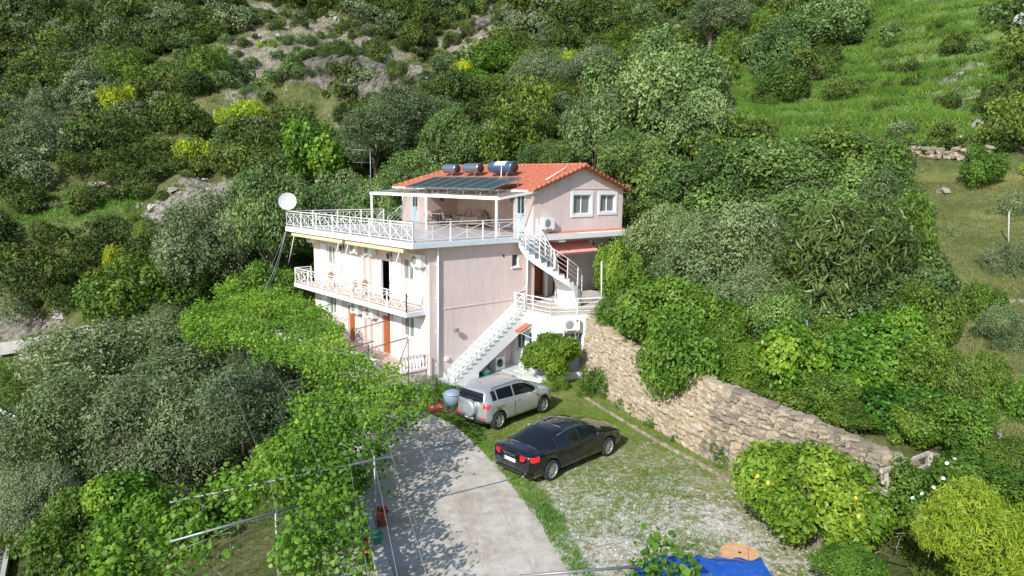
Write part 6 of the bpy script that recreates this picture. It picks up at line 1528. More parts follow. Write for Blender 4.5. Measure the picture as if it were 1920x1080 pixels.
m.add(V_, F_); m.build('wall_core', M['mortar'], wallt)
rg = np.random.default_rng(5); stones = []
z = 0.0; row = 0
while z < 3.0:
    ch = rg.uniform(.13, .25); s = rg.uniform(0, .2)
    while s < LW:
        w = ch * rg.uniform(.9, 2.3)
        if z + ch * .6 < htop(s + w / 2):
            bat = .16 * z / 2.6; ledge = -.16 * (1 - sstep(1.0, 1.25, z + .12 * math.sin(s * 1.3) + .04 * s))
            zj = ch * rg.uniform(.85, 1.1)
            p, a = wpt(s + w / 2, bat + ledge + .03 + rg.normal() * .022); stones.append((p, z + ch / 2 + rg.normal() * .018, w * 1.0, .34, zj * 1.04, a, rg.integers(10)))
        s += w * .985
    z += ch * .97; row += 1
stones += [(wpt(s, .35)[0], htop(s) + rg.uniform(-.04, .03), rg.uniform(.3, .5), .5, rg.uniform(.12, .2), wpt(s)[1], rg.integers(10)) for s in np.arange(.2, LW, .42)]
stones.sort(key=lambda t: np.hypot(t[0][0], t[0][1]))
for p, z, w, d, h_, a, k in stones[:300]:
    o = link_mesh('stone', STN[k], None, wallt, (p[0] - wo_[0], p[1] - wo_[1], z), (rg.normal() * .05, rg.normal() * .07, a + rg.normal() * .04)); o.scale = (w, d, h_)
def join_inst(name, insts, mat, attr=None):
    V_, F_, n0, A_ = [], [], 0, []
    for me_, mtx, tv in insts:
        v = np.empty(len(me_.vertices) * 3, np.float32); me_.vertices.foreach_get('co', v); v = v.reshape(-1, 3); v = v @ mtx[:3, :3].T + mtx[:3, 3]
        f = np.empty(len(me_.loops), np.int32); me_.loops.foreach_get('vertex_index', f); f = f.reshape(-1, 4); V_.append(v); F_.append(f + n0); n0 += len(v); A_.append(np.full(len(v), tv))
    return npmesh(name, np.concatenate(V_), np.concatenate(F_), mat, False, {'tint': np.concatenate(A_)})
def mtx(p, rz, sc, rx=0.0):
    m_ = np.array(Matrix.Translation(Vector([float(v) for v in p])) @ Matrix.Rotation(rz, 4, 'Z') @ Matrix.Rotation(rx, 4, 'X') @ Matrix.Diagonal((*sc, 1))); return m_
if len(stones) > 300:
    ins = [(STN[k], mtx((p[0] - wo_[0], p[1] - wo_[1], z), a + rg.normal() * .04, (w, d, h_), rg.normal() * .05), rg.uniform()) for p, z, w, d, h_, a, k in stones[300:]]
    o = link_mesh('stones', join_inst('stones', ins, M['stone']), None, wallt); o['kind'] = 'stuff'
# low edging kerb in front of the shrubs
kp = [atz(*c)[:2] for c in ((1098, 748), (1140, 775), (1185, 802), (1240, 835), (1300, 866), (1350, 895), (1392, 922))]
kt = thing('garden_edging', 'low pale stone edging between the grass and the shrubs at the wall foot', 'edging', (*kp[0], 0)); 
for a, b in zip(kp[:-1], kp[1:]):
    L = np.linalg.norm(b - a); n = int(L / .3)
    for k in range(n):
        p = a + (b - a) * (k + .5) / n; o = link_mesh('edging_stone', STN[(k * 3) % 10], None, kt, (p[0] - kp[0][0], p[1] - kp[0][1], .05), (0, 0, math.atan2(b[1] - a[1], b[0] - a[0]))); o.scale = (.32, .14, .13)

# ------------------------------------------------------------ the bare rock face on the far hill
def cliff_mat():
    m, nt, o = newmat('cliff_rock'); g = geopos(nt)
    p = nd(nt, 'ShaderNodeBsdfPrincipled', Roughness=.95); p.inputs['Specular IOR Level'].default_value = .1
    mp = nd(nt, 'ShaderNodeMapping'); mp.inputs['Scale'].default_value = (1, 1, .35); nt.links.new(g, mp.inputs['Vector'])
    n1 = noise(nt, mp.outputs[0], .45, 9, .75); n2 = noise(nt, mp.outputs[0], 1.8, 7, .75)
    c = ramp(nt, math_(nt, 'ADD', math_(nt, 'MULTIPLY', n1, .5), math_(nt, 'MULTIPLY', n2, .5)), [(.38, (.07, .068, .05)), (.46, (.15, .14, .11)), (.53, (.27, .25, .21)), (.585, (.40, .37, .32)), (.65, (.34, .21, .13))])
    nt.links.new(c, p.inputs['Base Color']); nt.links.new(bump(nt, math_(nt, 'ADD', n2, n1), 1.0, .8), p.inputs['Normal']); nt.links.new(p.outputs[0], o.inputs['Surface']); return m
CM = cliff_mat()
ORDL = ['first', 'second', 'third', 'fourth', 'fifth', 'sixth', 'seventh', 'eighth', 'ninth', 'tenth', 'eleventh', 'twelfth', 'thirteenth', 'fourteenth', 'fifteenth', 'sixteenth', 'seventeenth', 'eighteenth', 'nineteenth', 'twentieth']
def rockface(label, short, bushes, bot, top, n=70, m_=26, amp=1.3, seed=0, bulge=1.5):
    B_ = [ground(*q) for q in bot]; T_ = [ground(*q) for q in top]; us = np.linspace(0, 1, len(B_)); U = np.linspace(0, 1, n)
    Bx = np.stack([np.interp(U, us, [q[k] for q in B_]) for k in range(3)], 1); Tx = np.stack([np.interp(U, us, [q[k] for q in T_]) for k in range(3)], 1); V_ = []
    for i in range(n):
        for j in range(m_):
            v = j / (m_ - 1); q = Bx[i] + (Tx[i] - Bx[i]) * np.array([v ** bulge, v ** bulge, v ** .85]); e_ = math.sin(PI * min(1, v * 1.02)) ** .5 * math.sin(PI * U[i]) ** .4
            dsp = amp * (fbm(q[0], q[2] * .7, 5, 4, seed) + .7 * abs(fbm(q[0], q[2] * .3, 2.2, 3, seed + 4)) + .35 * fbm(q[0] * 1.0, q[2], .8, 2, seed + 7)) * e_
            V_.append((q[0] + .3 * dsp, q[1] - dsp - .8 * e_, q[2] - (.6 if j == 0 else 0) - .25 * (1 - e_)))
    F_ = [(i * m_ + j, (i + 1) * m_ + j, (i + 1) * m_ + j + 1, i * m_ + j + 1) for i in range(n - 1) for j in range(m_ - 1)]
    o = link_mesh('rock_face', npmesh('rock_face', V_, F_, CM, False)); props(o, label, None, None, 'structure')
    rg_ = np.random.default_rng(seed + 50); A_ = np.array(V_).reshape(n, m_, 3)
    L_ = []
    for k in range(bushes):
        i = rg_.integers(3, n - 3); j = max(1, int(m_ * (rg_.uniform(.05, 1) ** .8)) - 1); L_.append((int(i), j, rg_.uniform(.5, 1.5)))
    for h_ in range(4):
        for c_, (i, j, r_) in enumerate(sorted(t for t in L_ if min(3, int(4 * t[1] / m_)) == h_)):
            q = A_[i, j]; plant('maquis_bush', 'maquis bush at the %s of the %s, %s from the left there' % (['foot', 'lower part', 'upper part', 'top edge'][h_], short, ORDL[min(c_, 19)]), 'shrub', (q[0], q[1] - .2, q[2] - .3 * r_), r_, r_ * 1.3, 'scrub', None, 'maquis bushes clinging to the ' + short, (1, 1, .95))
rockface('weathered grey and rusty rock face cut into the hill above the villa', 'big rock face', 34, [(540, 158), (600, 164), (640, 172), (700, 184), (770, 192), (835, 196), (856, 172)], [(530, 128), (585, 104), (630, 96), (700, 112), (770, 130), (825, 148), (850, 160)], 130, 40, 2.6, 3)
rockface('smaller shaded rock face on the upper slope right of the big one', 'small rock face', 9, [(830, 86), (860, 82), (895, 60), (925, 42)], [(830, 64), (860, 52), (892, 34), (922, 24)], 50, 20, 1.6, 9)
rockface('low broken rock bank on the far left slope', 'low rock bank', 8, [(355, 150), (400, 168), (450, 185), (490, 180)], [(355, 128), (400, 140), (450, 160), (490, 166)], 60, 20, 1.5, 13)
# ------------------------------------------------------------ scrub on the hillside
HR = np.random.default_rng(99)
cand = []
for yy in np.arange(36, 205, 2.0):
    xs_ = np.arange(-.92 * yy - 6, .92 * yy + 6, 2.0); cand.append(np.stack([xs_, np.full_like(xs_, yy)], 1))
cand = np.concatenate(cand); cand += HR.uniform(-.9, .9, cand.shape)
cz_ = terr(cand[:, 0], cand[:, 1]); P3 = np.stack([cand[:, 0], cand[:, 1], cz_], 1)
qx, qy, qw = topix(P3)
def inm(polys, soft=0): 
    r_ = np.zeros(len(qx), bool)
    for p in polys: r_ |= sdf(qx, qy, p) < soft
    return r_
rockm_, mead_, dry_ = inm(ROCKP, 4), inm(MEADP, 10), inm(DRYP, 10)
dens = .95 + .5 * fbm(cand[:, 0], cand[:, 1], 16, 3, 31)
dens = np.where(rockm_, .42, dens); dens = np.where(mead_, .2, dens); dens = np.where(dry_, .2, dens)
OPEN = [[(0, 330), (330, 350), (330, 420), (460, 330), (520, 350), (430, 420), (220, 470), (0, 440)], [(520, 150), (760, 190), (800, 215), (640, 215), (500, 190)], [(800, 110), (880, 60), (960, 60), (900, 150), (850, 140)], [(300, 255), (460, 270), (500, 300), (330, 310)]]
dens = np.where(inm([ROCKP[0][:0] or [(560, 120), (700, 125), (845, 160), (840, 195), (700, 182), (545, 160)]]), .0, dens)
dens = np.where(inm(OPEN), .32, dens)
ok = (HR.uniform(size=len(qx)) < dens) & (qx > -120) & (qx < 2040) & (qy > -60) & (qy < 1100)
for x, y, r_ in T: ok &= np.hypot(cand[:, 0] - x, cand[:, 1] - y) > r_ * .75
ok &= (sdf(cand[:, 0], cand[:, 1], LOT) > 2.5) & (sdf(cand[:, 0], cand[:, 1], UP) > 2.0)
ok &= ~((qx < 700) & (qy > 600)) & ~((qx > 1150) & (qy > 470) & (qw < 40))
idx = np.where(ok)[0]
pn = fbm(cand[:, 0], cand[:, 1], 20, 3, 77) + HR.normal(0, .16, len(qx))
size = np.clip(1.32 + .55 * fbm(cand[:, 0], cand[:, 1], 11, 2, 55) + HR.normal(0, .42, len(qx)) + (HR.uniform(size=len(qx)) < .12) * HR.uniform(.5, 1.6, len(qx)), .5, 3.6) * np.where(rockm_ | mead_ | dry_, .62, 1.12) * np.clip(qw / 90, .8, 1.2)
kinds = np.where(pn > .33, 1, np.where(pn < -.27, 2, 0))           # 1 grey olive, 2 fresh green, 0 dark maquis
kinds = np.where(HR.uniform(size=len(qx)) < .02, 3, kinds)
order = idx[np.argsort(-(size[idx] / qw[idx]))]
vis = [i for i in order if 0 < qx[i] < 1920 and 0 < qy[i] < 700]
ind = vis[:290]; indset = set(ind); rest = [i for i in order if i not in indset]
def region(x, y):
    if x < 330: a = 'far left slope' 
    elif x < 640: a = 'slope left of the villa'
    elif x < 900: a = 'slope behind the terrace'
    elif x < 1180: a = 'slope behind the tiled roof'
    elif x < 1450: a = 'slope behind the great tree'
    else: a = 'meadow slope on the right'
    return a + (', upper part' if y < 130 else ', middle part' if y < 290 else ', lower part')
KN = [('scrub', 'dark green maquis bush', 'shrub', 'maquis_bush'), ('olivebush', 'silvery grey wild olive bush', 'shrub', 'wild_olive_bush'), ('hedge', 'fresh green leafy bush', 'bush', 'leafy_bush'), ('hedge', 'yellow green flowering broom bush', 'broom', 'broom_bush')]
LMK = [('pale cliff', 730, 130), ('biggest pale boulder', 425, 378), ('television aerial', 695, 300), ('satellite dish', 550, 379), ('fig tree', 935, 120), ('great round tree', 1240, 190), ('dark meadow trees', 1475, 140), ('white tank', 1900, 50),
       ('long dry stone wall', 1780, 285), ('left stone row', 215, 350), ('white edge boulder', 10, 490), ('upper rock outcrop', 1265, 62), ('top left picture corner', 0, 0), ('pale rubble slope', 430, 110), ('lone young tree', 1848, 320), ('roof ridge', 1000, 312), ('thicket crown', 1465, 330)]
ORD = ['nearest', 'second nearest', 'third nearest', 'fourth nearest', 'fifth nearest', 'sixth nearest', 'seventh nearest', 'eighth nearest', 'ninth nearest', 'tenth nearest', 'eleventh nearest', 'twelfth nearest', 'thirteenth nearest', 'fourteenth nearest', 'fifteenth nearest', 'sixteenth nearest']
sect = {}
for i in ind:
    j = int(np.argmin([np.hypot(qx[i] - l[1], qy[i] - l[2]) for l in LMK])); l = LMK[j]; dx_, dy_ = qx[i] - l[1], qy[i] - l[2]; a_ = math.degrees(math.atan2(-dy_, dx_)) % 360
    dn = ['right of', 'above and right of', 'above', 'above and left of', 'left of', 'below and left of', 'below', 'below and right of'][int(((a_ + 22.5) % 360) // 45)]
    sect.setdefault((int(kinds[i]), dn, j), []).append((math.hypot(dx_, dy_), i))
blabel = {}
for (k_, dn, j), L_ in sect.items():
    L_.sort()
    for q_, (_, i) in enumerate(L_): blabel[i] = ('%s %s %s the %s' % (('' if len(L_) == 1 else ORD[min(q_, 15)]), KN[k_][1], dn, LMK[j][0])).strip()
cnt = {}
for i in ind:
    k = int(kinds[i]); kd, lab, cat, nm = KN[k]; rgn = region(qx[i], qy[i]); r_ = float(size[i])
    tn = {0: (1.05, 1.05, .9), 1: (.9, .93, .88), 2: (.8, .85, .65), 3: (2.4, 1.9, .6)}[k]; f = HR.uniform(.75, 1.3); tn = tuple(min(3, c * f) for c in tn)
    plant(nm, blabel[i], cat, P3[i], r_, r_ * HR.uniform(1.1, 1.7), kd, None, lab + 'es on the hillside', tn, lift=-.12 * r_)
# the rest of the scrub: one mass
LOWP = [crown_mesh('low', 'l_scrub', 300 + s, 1, 1.35, 9, .5, 60, 6, .08, .13, 1.5, low=-.1, inner=.05) for s in range(6)]
def scatter(name, label, P_, S_, protos, mat=None):
    """one object whose geometry nodes set a bush on every point"""
    n = len(P_)
    if not n: return
    pc = bpy.data.meshes.new(name); pc.vertices.add(n); pc.vertices.foreach_set('co', np.asarray(P_, np.float32).ravel())
    for an, ty, av in (('scl', 'FLOAT_VECTOR', S_), ('rot', 'FLOAT_VECTOR', np.stack([HR.normal(0, .12, n), HR.normal(0, .12, n), HR.uniform(0, 6.28, n)], 1))):
        at = pc.attributes.new(an, ty, 'POINT'); at.data.foreach_set('vector', np.asarray(av, np.float32).ravel())
    at = pc.attributes.new('pick', 'INT', 'POINT'); at.data.foreach_set('value', HR.integers(0, len(protos), n).astype(np.int32)); pc.update()
    cl_ = bpy.data.collections.new(name + '_kinds')
    for k, me_ in enumerate(protos):
        if mat is not None: me_ = me_.copy(); me_.materials.clear(); me_.materials.append(M[mat])
        o = bpy.data.objects.new('%s_kind_%02d' % (name, k), me_); cl_.objects.link(o)
    o = link_mesh(name, pc); props(o, label, None, None, 'stuff')
    ng = bpy.data.node_groups.new(name, 'GeometryNodeTree'); ng.interface.new_socket('Geometry', in_out='INPUT', socket_type='NodeSocketGeometry'); ng.interface.new_socket('Geometry', in_out='OUTPUT', socket_type='NodeSocketGeometry')
    N = ng.nodes; gi = N.new('NodeGroupInput'); go = N.new('NodeGroupOutput'); ci = N.new('GeometryNodeCollectionInfo'); ci.inputs['Collection'].default_value = cl_; ci.inputs['Separate Children'].default_value = True; ci.inputs['Reset Children'].default_value = True
    iop = N.new('GeometryNodeInstanceOnPoints'); iop.inputs['Pick Instance'].default_value = True
    def at_(nm, ty): q = N.new('GeometryNodeInputNamedAttribute'); q.data_type = ty; q.inputs['Name'].default_value = nm; return q.outputs['Attribute']
    lk = ng.links.new; lk(gi.outputs[0], iop.inputs['Points']); lk(ci.outputs[0], iop.inputs['Instance']); lk(at_('pick', 'INT'), iop.inputs['Instance Index']); lk(at_('scl', 'FLOAT_VECTOR'), iop.inputs['Scale'])
    er = N.new('FunctionNodeEulerToRotation'); lk(at_('rot', 'FLOAT_VECTOR'), er.inputs[0]); lk(er.outputs[0], iop.inputs['Rotation']); lk(iop.outputs[0], go.inputs[0])
    md = o.modifiers.new('scatter', 'NODES'); md.node_group = ng
    return o
def mass(name, label, sel, mat, protos, col=0.0, sc=1.0):
    P_ = [(P3[i][0], P3[i][1], P3[i][2] + float(size[i]) * sc * .36) for i in sel]; r_ = np.array([float(size[i]) * sc for i in sel])
    scatter(name, label, P_, np.stack([r_, r_ * .92, r_ * HR.uniform(.85, 1.25, len(r_))], 1), protos, mat)
mass('maquis_scrub', 'dark green maquis scrub covering the far hillside', [i for i in rest if kinds[i] == 0], 'l_scrub', LOWP)
mass('grey_scrub', 'silvery grey scrub in patches over the far hillside', [i for i in rest if kinds[i] == 1], 'l_olive', LOWP)
mass('green_scrub', 'fresh green scrub in patches over the far hillside', [i for i in rest if kinds[i] == 2], 'l_olive2', LOWP)
mass('broom_scrub', 'yellow flowering broom dotted over the hillside', [i for i in rest if kinds[i] == 3], 'l_lime', LOWP, sc=.8)
# undergrowth between the trees on the bank right of the villa and under the grove
def undergrowth(name, label, poly, mat, n, r=(.35, .9), yr=(16, 48), flat=.3):
    x = HR.uniform(-40, 40, n * 60); y = HR.uniform(*yr, n * 60); z = terr(x, y); a, b, w = topix(np.stack([x, y, z], 1)); k = inpoly(a, b, poly) & (sdf(x, y, LOT) > .7) & (sdf(x, y, UP) > .8)
    x, y, z = x[k][:n], y[k][:n], z[k][:n]; r_ = HR.uniform(*r, len(x))
    scatter(name, label, np.stack([x, y, z + r_ * flat], 1), np.stack([r_, r_, r_ * (.55 + flat)], 1), LOWG, mat)
LOWG = [crown_mesh('low', 'l_green', 330 + s, 1, 1.2, 8, .5, 46, 6, .08, .12, 1.5, low=-.1, inner=.05) for s in range(3)]
BANK = [(1130, 560), (1250, 540), (1600, 600), (1800, 650), (1830, 860), (1600, 860), (1350, 730), (1150, 640)]
undergrowth('bank_undergrowth', 'green undergrowth on the bank above the stone wall', BANK, 'l_citrus', 110, (.25, .6), (19, 40), .3)
undergrowth('bank_creepers', 'bright green creepers on the bank above the stone wall', BANK, 'l_bright', 60, (.25, .55), (19, 40), .35)
undergrowth('bank_ivy', 'deep green ivy on the bank above the stone wall', BANK, 'l_green', 90, (.3, .6), (19, 40), .25)
undergrowth('garden_undergrowth', 'low green plants on the ground at the lower right', [(1380, 860), (1920, 840), (1920, 1080), (1450, 1080)], 'l_green', 190, (.2, .45), (11, 20))
undergrowth('thicket_undergrowth', 'shaded undergrowth below the big thicket', [(1170, 420), (1700, 380), (1760, 620), (1300, 640), (1160, 560)], 'l_olive2', 220, (.6, 1.2), (28, 46))
undergrowth('grove_undergrowth', 'dark undergrowth below the olive grove', [(0, 700), (420, 560), (600, 560), (560, 900), (0, 1080)], 'l_green', 260, (.4, 1.0), (17, 50))
undergrowth('back_undergrowth', 'green undergrowth right behind the villa', [(420, 380), (760, 300), (1200, 290), (1180, 400), (700, 420), (560, 560), (420, 560)], 'l_green', 200, (.6, 1.2), (40, 60))

# ------------------------------------------------------------ grass
def grass(name, label, px_poly, n, h, w, mat, yr, xr=(-45, 60), per=5, spread=.12, world_poly=None, prob=None, z0=None):
    x = HR.uniform(*xr, n * 6); y = HR.uniform(*yr, n * 6); 
    if world_poly is not None: k = inpoly(x, y, world_poly); x, y = x[k], y[k]
    if prob is not None: k = HR.uniform(size=len(x)) < prob(x, y); x, y = x[k], y[k]
    z = terr(x, y) if z0 is None else np.full(len(x), z0)
    if px_poly:
        a, b, _w = topix(np.stack([x, y, z], 1)); k = np.zeros(len(x), bool)
        for p in px_poly: k |= sdf(a, b, p) < 14 * fbm(x, y, 2.5, 2, 3)
        x, y, z = x[k], y[k], z[k]
    x, y, z = x[:n], y[:n], z[:n]; m_ = len(x) * per
    bx_ = np.repeat(np.stack([x, y, z - .01], 1), per, 0) + HR.normal(size=(m_, 3)) * [spread, spread, 0]
    a = HR.uniform(0, 2 * PI, m_); d = np.stack([np.cos(a), np.sin(a), np.zeros(m_)], 1); H_ = h * HR.uniform(.5, 1.3, m_) * np.repeat(1 + .5 * fbm(x, y, 3, 2, 8), per); lean = HR.normal(size=(m_, 3)) * [.35, .35, 0]
    tip = bx_ + (np.array([0, 0, 1.0]) + lean) * H_[:, None]; W_ = w * HR.uniform(.6, 1.3, m_)[:, None]
    V_ = np.stack([bx_ - d * W_ * .5, bx_ + d * W_ * .5, tip], 1).reshape(-1, 3); tint = np.repeat(np.clip(.5 + np.repeat(.6 * fbm(x, y, 2.2, 3, 12), per) + HR.uniform(-.25, .25, m_), 0, 1), 3)
    o = link_mesh(name, npmesh(name, V_, np.arange(len(V_)).reshape(-1, 3), M[mat], False, {'tint': tint})); props(o, label, None, None, 'stuff')
grass('meadow_grass', 'tall bright green grass of the meadow on the right slope', [MEADP[0]], 42000, .42, .075, 'l_grass', (36, 100), (8, 75), 4, .2)
grass('left_meadow_grass', 'green grass on the terraces of the left slope', MEADL, 9000, .3, .07, 'l_grass', (40, 85), (-60, -15), 4, .2)
grass('dry_grass', 'dry yellowish grass of the slope at the right edge', DRYP, 26000, .11, .022, 'l_dry', (16, 42), (8, 36), 4, .1)
grass('hill_grass', 'pale dry grass between the bushes of the hill', [[(330, 0), (1000, 0), (1300, 100), (1300, 250), (700, 260), (300, 300), (0, 420), (0, 200)]], 26000, .35, .10, 'l_dry', (60, 150), (-110, 45), 4, .35)
gp = lambda x, y: np.clip(.22 + .5 * sstep(17.5, 25.5, y) + .5 * fbm(x, y, 1.2, 3, 44), .02, 1) * ~inpoly(x, y, DRIVE)
grass('lot_grass', 'short patchy grass growing through the parking gravel', None, 42000, .055, .016, 'l_grass', (10, 32), (-6, 9), 5, .05, LOTS, gp, .03)
bpy.data.objects['meadow_grass'].color = (1.05, .92, 1, 1)
bpy.data.objects['lot_grass'].color = (1.25, 1.02, .9, 1)
ga = lambda x, y: (sdf(x, y, DRIVE) > .0) * (sdf(x, y, DRIVE) < .55 + .3 * fbm(x, y, 1, 2, 3))
grass('verge_grass', 'longer green grass along the edge of the driveway', None, 5000, .11, .022, 'l_grass', (10, 32), (-4, 5), 6, .06, LOTS, ga, .03)
# small loose stones on the lot
ps = [(HR.uniform(-2, 8.5), HR.uniform(13, 28)) for _ in range(2000)]; ins = [(STN[k % 10], mtx((x, y, .035), HR.uniform(0, 6), (s_, s_ * .8, s_ * .5)), HR.uniform()) for k, (x, y) in enumerate(ps) for s_ in [HR.uniform(.02, .06)] if inpoly(x, y, LOTS) and not inpoly(x, y, DRIVE) and y < 20.5 + fbm(x, y, 2, 2, 4) * 2]
o = link_mesh('loose_gravel', join_inst('loose_gravel', ins, simple('pale_gravel', (.55, .53, .48), .9, var=.25))); props(o, 'pale loose stones scattered over the parking ground', None, None, 'stuff')

# ------------------------------------------------------------ boulders, dry stone walls, rubble
for (x, y, w, lab) in ((425, 378, 42, 'large pale boulder on the slope left of the grey olive, the biggest one'), (395, 372, 24, 'pale boulder just left of the biggest boulder'), (455, 365, 22, 'grey boulder uphill right of the biggest boulder'), (185, 365, 30, 'pale boulder on the edge of the left terrace'), (215, 360, 22, 'pale boulder right beside the one on the left terrace edge'),
                       (65, 489, 16, 'small white boulder on the shaded left bank'), (10, 490, 22, 'white boulder at the left picture edge'), (252, 508, 18, 'pale boulder at the foot of the shaded bank'), (700, 215, 26, 'grey boulder below the cliff'), (1265, 62, 45, 'pale rock outcrop on the upper slope right of centre'), (1850, 245, 60, 'flat pale rock slab on the right meadow'), (1770, 360, 24, 'grey boulder on the dry slope near the lone young tree')):
    g = ground(x, y); r_ = w / FPX * g[1]; o = link_mesh('boulder', RCK[(x * 7) % 4], None, None, (g[0], g[1], g[2] + r_ * .02), (.3, .2, y)); o.scale = (r_ * .85, r_ * .7, r_ * .5); props(o, lab, 'boulder')
ins = []
for p in ROCKP:
    P_ = np.array(p); n = int(40 + 0.0022 * abs(np.sum(P_[:, 0] * np.roll(P_[:, 1], 1) - P_[:, 1] * np.roll(P_[:, 0], 1))))
    sel = np.where(rockm_ & inpoly(qx, qy, p))[0]
    for k in range(min(n, 5 * len(sel))):
        i = sel[HR.integers(len(sel))]; x, y = cand[i] + HR.uniform(-1.2, 1.2, 2); s_ = HR.uniform(.10, .38) * (1 + HR.uniform() ** 8 * 2.2); ins.append((RCK[k % 4], mtx((x, y, terr(x, y)[0] + .05), HR.uniform(0, 6), (s_, s_ * .8, s_ * .6), HR.uniform(0, 1)), HR.uniform()))
o = link_mesh('scree', join_inst('scree', ins, M['rock'])); props(o, 'broken pale rock and scree on the bare scars of the hill', None, None, 'stuff')
def drystone(name, label, pts, hgt, sz):
    g = [ground(*p) for p in pts]; t = thing(name, label, 'stone wall', g[0]); ins = []; n_st = 0
    for a, b in zip(g[:-1], g[1:]):
        L = np.linalg.norm((b - a)[:2]); n = int(L / sz)
        for k in range(n):
            for r_ in range(int(hgt / (sz * .6))):
                p = a + (b - a) * (k + HR.uniform()) / n; zg = terr(p[0], p[1])[0]; s_ = sz * HR.uniform(.8, 1.5)
                o = link_mesh('stone', STN[(k + r_) % 10], None, t, (p[0] - g[0][0] + HR.normal() * .05, p[1] - g[0][1] + HR.normal() * .08, zg - g[0][2] + r_ * sz * .6), (HR.normal() * .1, HR.normal() * .1, math.atan2(b[1] - a[1], b[0] - a[0]))); o.scale = (s_, sz, sz * .65); n_st += 1
drystone('dry_stone_wall', 'long low dry stone wall on the right slope above the young tree', [(1705, 290), (1760, 296), (1810, 298), (1862, 292)], .75, .38)
drystone('dry_stone_wall', 'short broken dry stone wall high on the right meadow', [(1775, 205), (1820, 190), (1880, 178)], .5, .35)
drystone('dry_stone_wall', 'low stone row across the dry slope beside the right edge', [(1810, 568), (1850, 560), (1920, 566)], .3, .26)
drystone('dry_stone_wall', 'grey stone row on the left terrace behind the olive tree', [(165, 345), (215, 342), (262, 345)], .4, .3)
# white cylindrical tank at the right edge of the meadow
g = ground(1900, 62); t = thing('white_tank', 'large white cylindrical tank lying on the meadow at the upper right edge', 'tank', (g[0] + 1.0, g[1], g[2] + .3), R(25))
s_ = g[1] / FPX
r_ = 19 * s_; m = MB(); L = 90 * s_; m.lathe([(0, -.9 * r_), (r_ * .5, -.8 * r_), (r_ * .85, -.45 * r_), (r_, 0), (r_, L), (0, L)], 24, 'x', (-.3, 0, r_ * .6)); m.build('shell', M['plastic_white'], t)
m = MB(); m.lathe([(r_ * 1.02, r_ * .35), (r_ * 1.02, r_ * .5)], 24, 'x', (-.3, 0, r_ * .6)); m.build('seam_band', M['greymetal'], t)
m = MB(); m.box(.6, -r_ * .8, -.5, .8, r_ * .8, r_ * .2); m.box(2.2, -r_ * .8, -.5, 2.4, r_ * .8, r_ * .2); m.build('cradle', M['wood_grey'], t)

# ------------------------------------------------------------ pergola of galvanised tubes
pg = thing('pergola', 'pergola of grey metal tubes carrying the vine wires over the driveway edge', 'pergola', (0, 0, 0)); pg.location = (-3.5, 16.5, 0); po = np.array([-3.5, 16.5, 0.0])
def ptube(name, a, b, r_=.026, mat='steel'):
    m = MB(); m.tube([np.array(a) - po, np.array(b) - po], r_, 8); return m.build(name, M[mat], pg)
def A3(px, py, z): return atz(px, py, z)
zb = 2.5
for (a, b) in (((318, 942), (872, 827)), ((318, 1016), (560, 948)), ((975, 1080), (1195, 1062)), ((665, 618), (762, 591)), ((600, 668), (700, 640)), ((691, 654), (765, 633)), ((560, 585), (668, 560)), ((470, 1130), (640, 1075))):
    ptube('beam', A3(*a, zb), A3(*b, zb), .027)
for (px, py) in ((702, 855), (765, 636), (517, 962), (690, 642)):
    q = A3(px, py, zb); zg = terr(q[0], q[1])[0]; ptube('post', q, (q[0], q[1], max(zg, -2.5)), .03)
q = A3(872, 827, zb)
wires = [((700, 700), (735, 855), (800, 1080)), ((640, 690), (700, 855), (745, 1080)), ((590, 690), (655, 865), (690, 1080)), ((760, 745), (790, 842), (870, 1080)), ((430, 560), (560, 770), (600, 880)), ((500, 520), (640, 700), (700, 855)), ((380, 600), (500, 880), (520, 965)), ((330, 1000), (430, 912), (560, 885)), ((345, 1030), (440, 985), (540, 960))]
for w in wires: 
    m = MB(); m.tube([A3(*c, zb + .03) - po for c in w], .0035, 4); m.build('wire', M['grey_plastic'], pg)
for (a, b) in (((742, 700), (765, 636)), ((640, 690), (690, 654))): ptube('brace', A3(*a, zb), A3(*b, zb), .02)
# cables from the terrace corner down to the vines
t = thing('service_cables', 'bundle of thin cables hanging from the terrace corner down to the vines', 'cables', hw(-1.1, 12.9, 6.6)); a0 = hw(-1.1, 12.9, 6.6)
for (px, py) in ((478, 540), (490, 552), (500, 545)):
    b = atz(px, py, 2.7); mid = (a0 + b) / 2 - [0, 0, .5]; m = MB(); m.tube([np.zeros(3), (a0 * .7 + b * .3) - [0, 0, .38] - a0, mid - a0, (a0 * .3 + b * .7) - [0, 0, .38] - a0, b - a0], .012, 4); m.build('cable', M['grey_plastic'], t)

# ------------------------------------------------------------ small things round the lot
# low wall left of the driveway with pots
w0, w1 = atz(672, 905, .5), atz(742, 1100, .5)
t = thing('low_garden_wall', 'low grey concrete wall along the left edge of the driveway', 'garden wall', (w0[0], w0[1], 0)); d = (w1 - w0)[:2]; a = math.atan2(d[1], d[0]); t.rotation_euler = (0, 0, a); L = np.linalg.norm(d)
MB().box(0, -.22, -2.6, L, 0, .46).build('wall_body', M['concrete'], t); MB().box(0, -.26, .46, L, .04, .51).build('coping', M['concrete'], t)
def pot(name, label, px, py, z, mat, r_, h_, plantm=None, cat='plant pot'):
    p = atz(px, py, z); t = thing(name, label, cat, p)
    m = MB(); m.lathe([(0, 0), (r_ * .7, 0), (r_, h_), (r_ * 1.06, h_), (r_ * 1.06, h_ - .03), (r_ * .94, h_ - .02), (r_ * .9, h_ * .85), (0, h_ * .85)], 16); m.build('pot', M[mat], t)
    if plantm:
        c = link_mesh('plant', CR['hedge'][0], None, t, (0, 0, h_ + .12)); c.scale = (.2, .2, .2); c.color = (*plantm, 1)
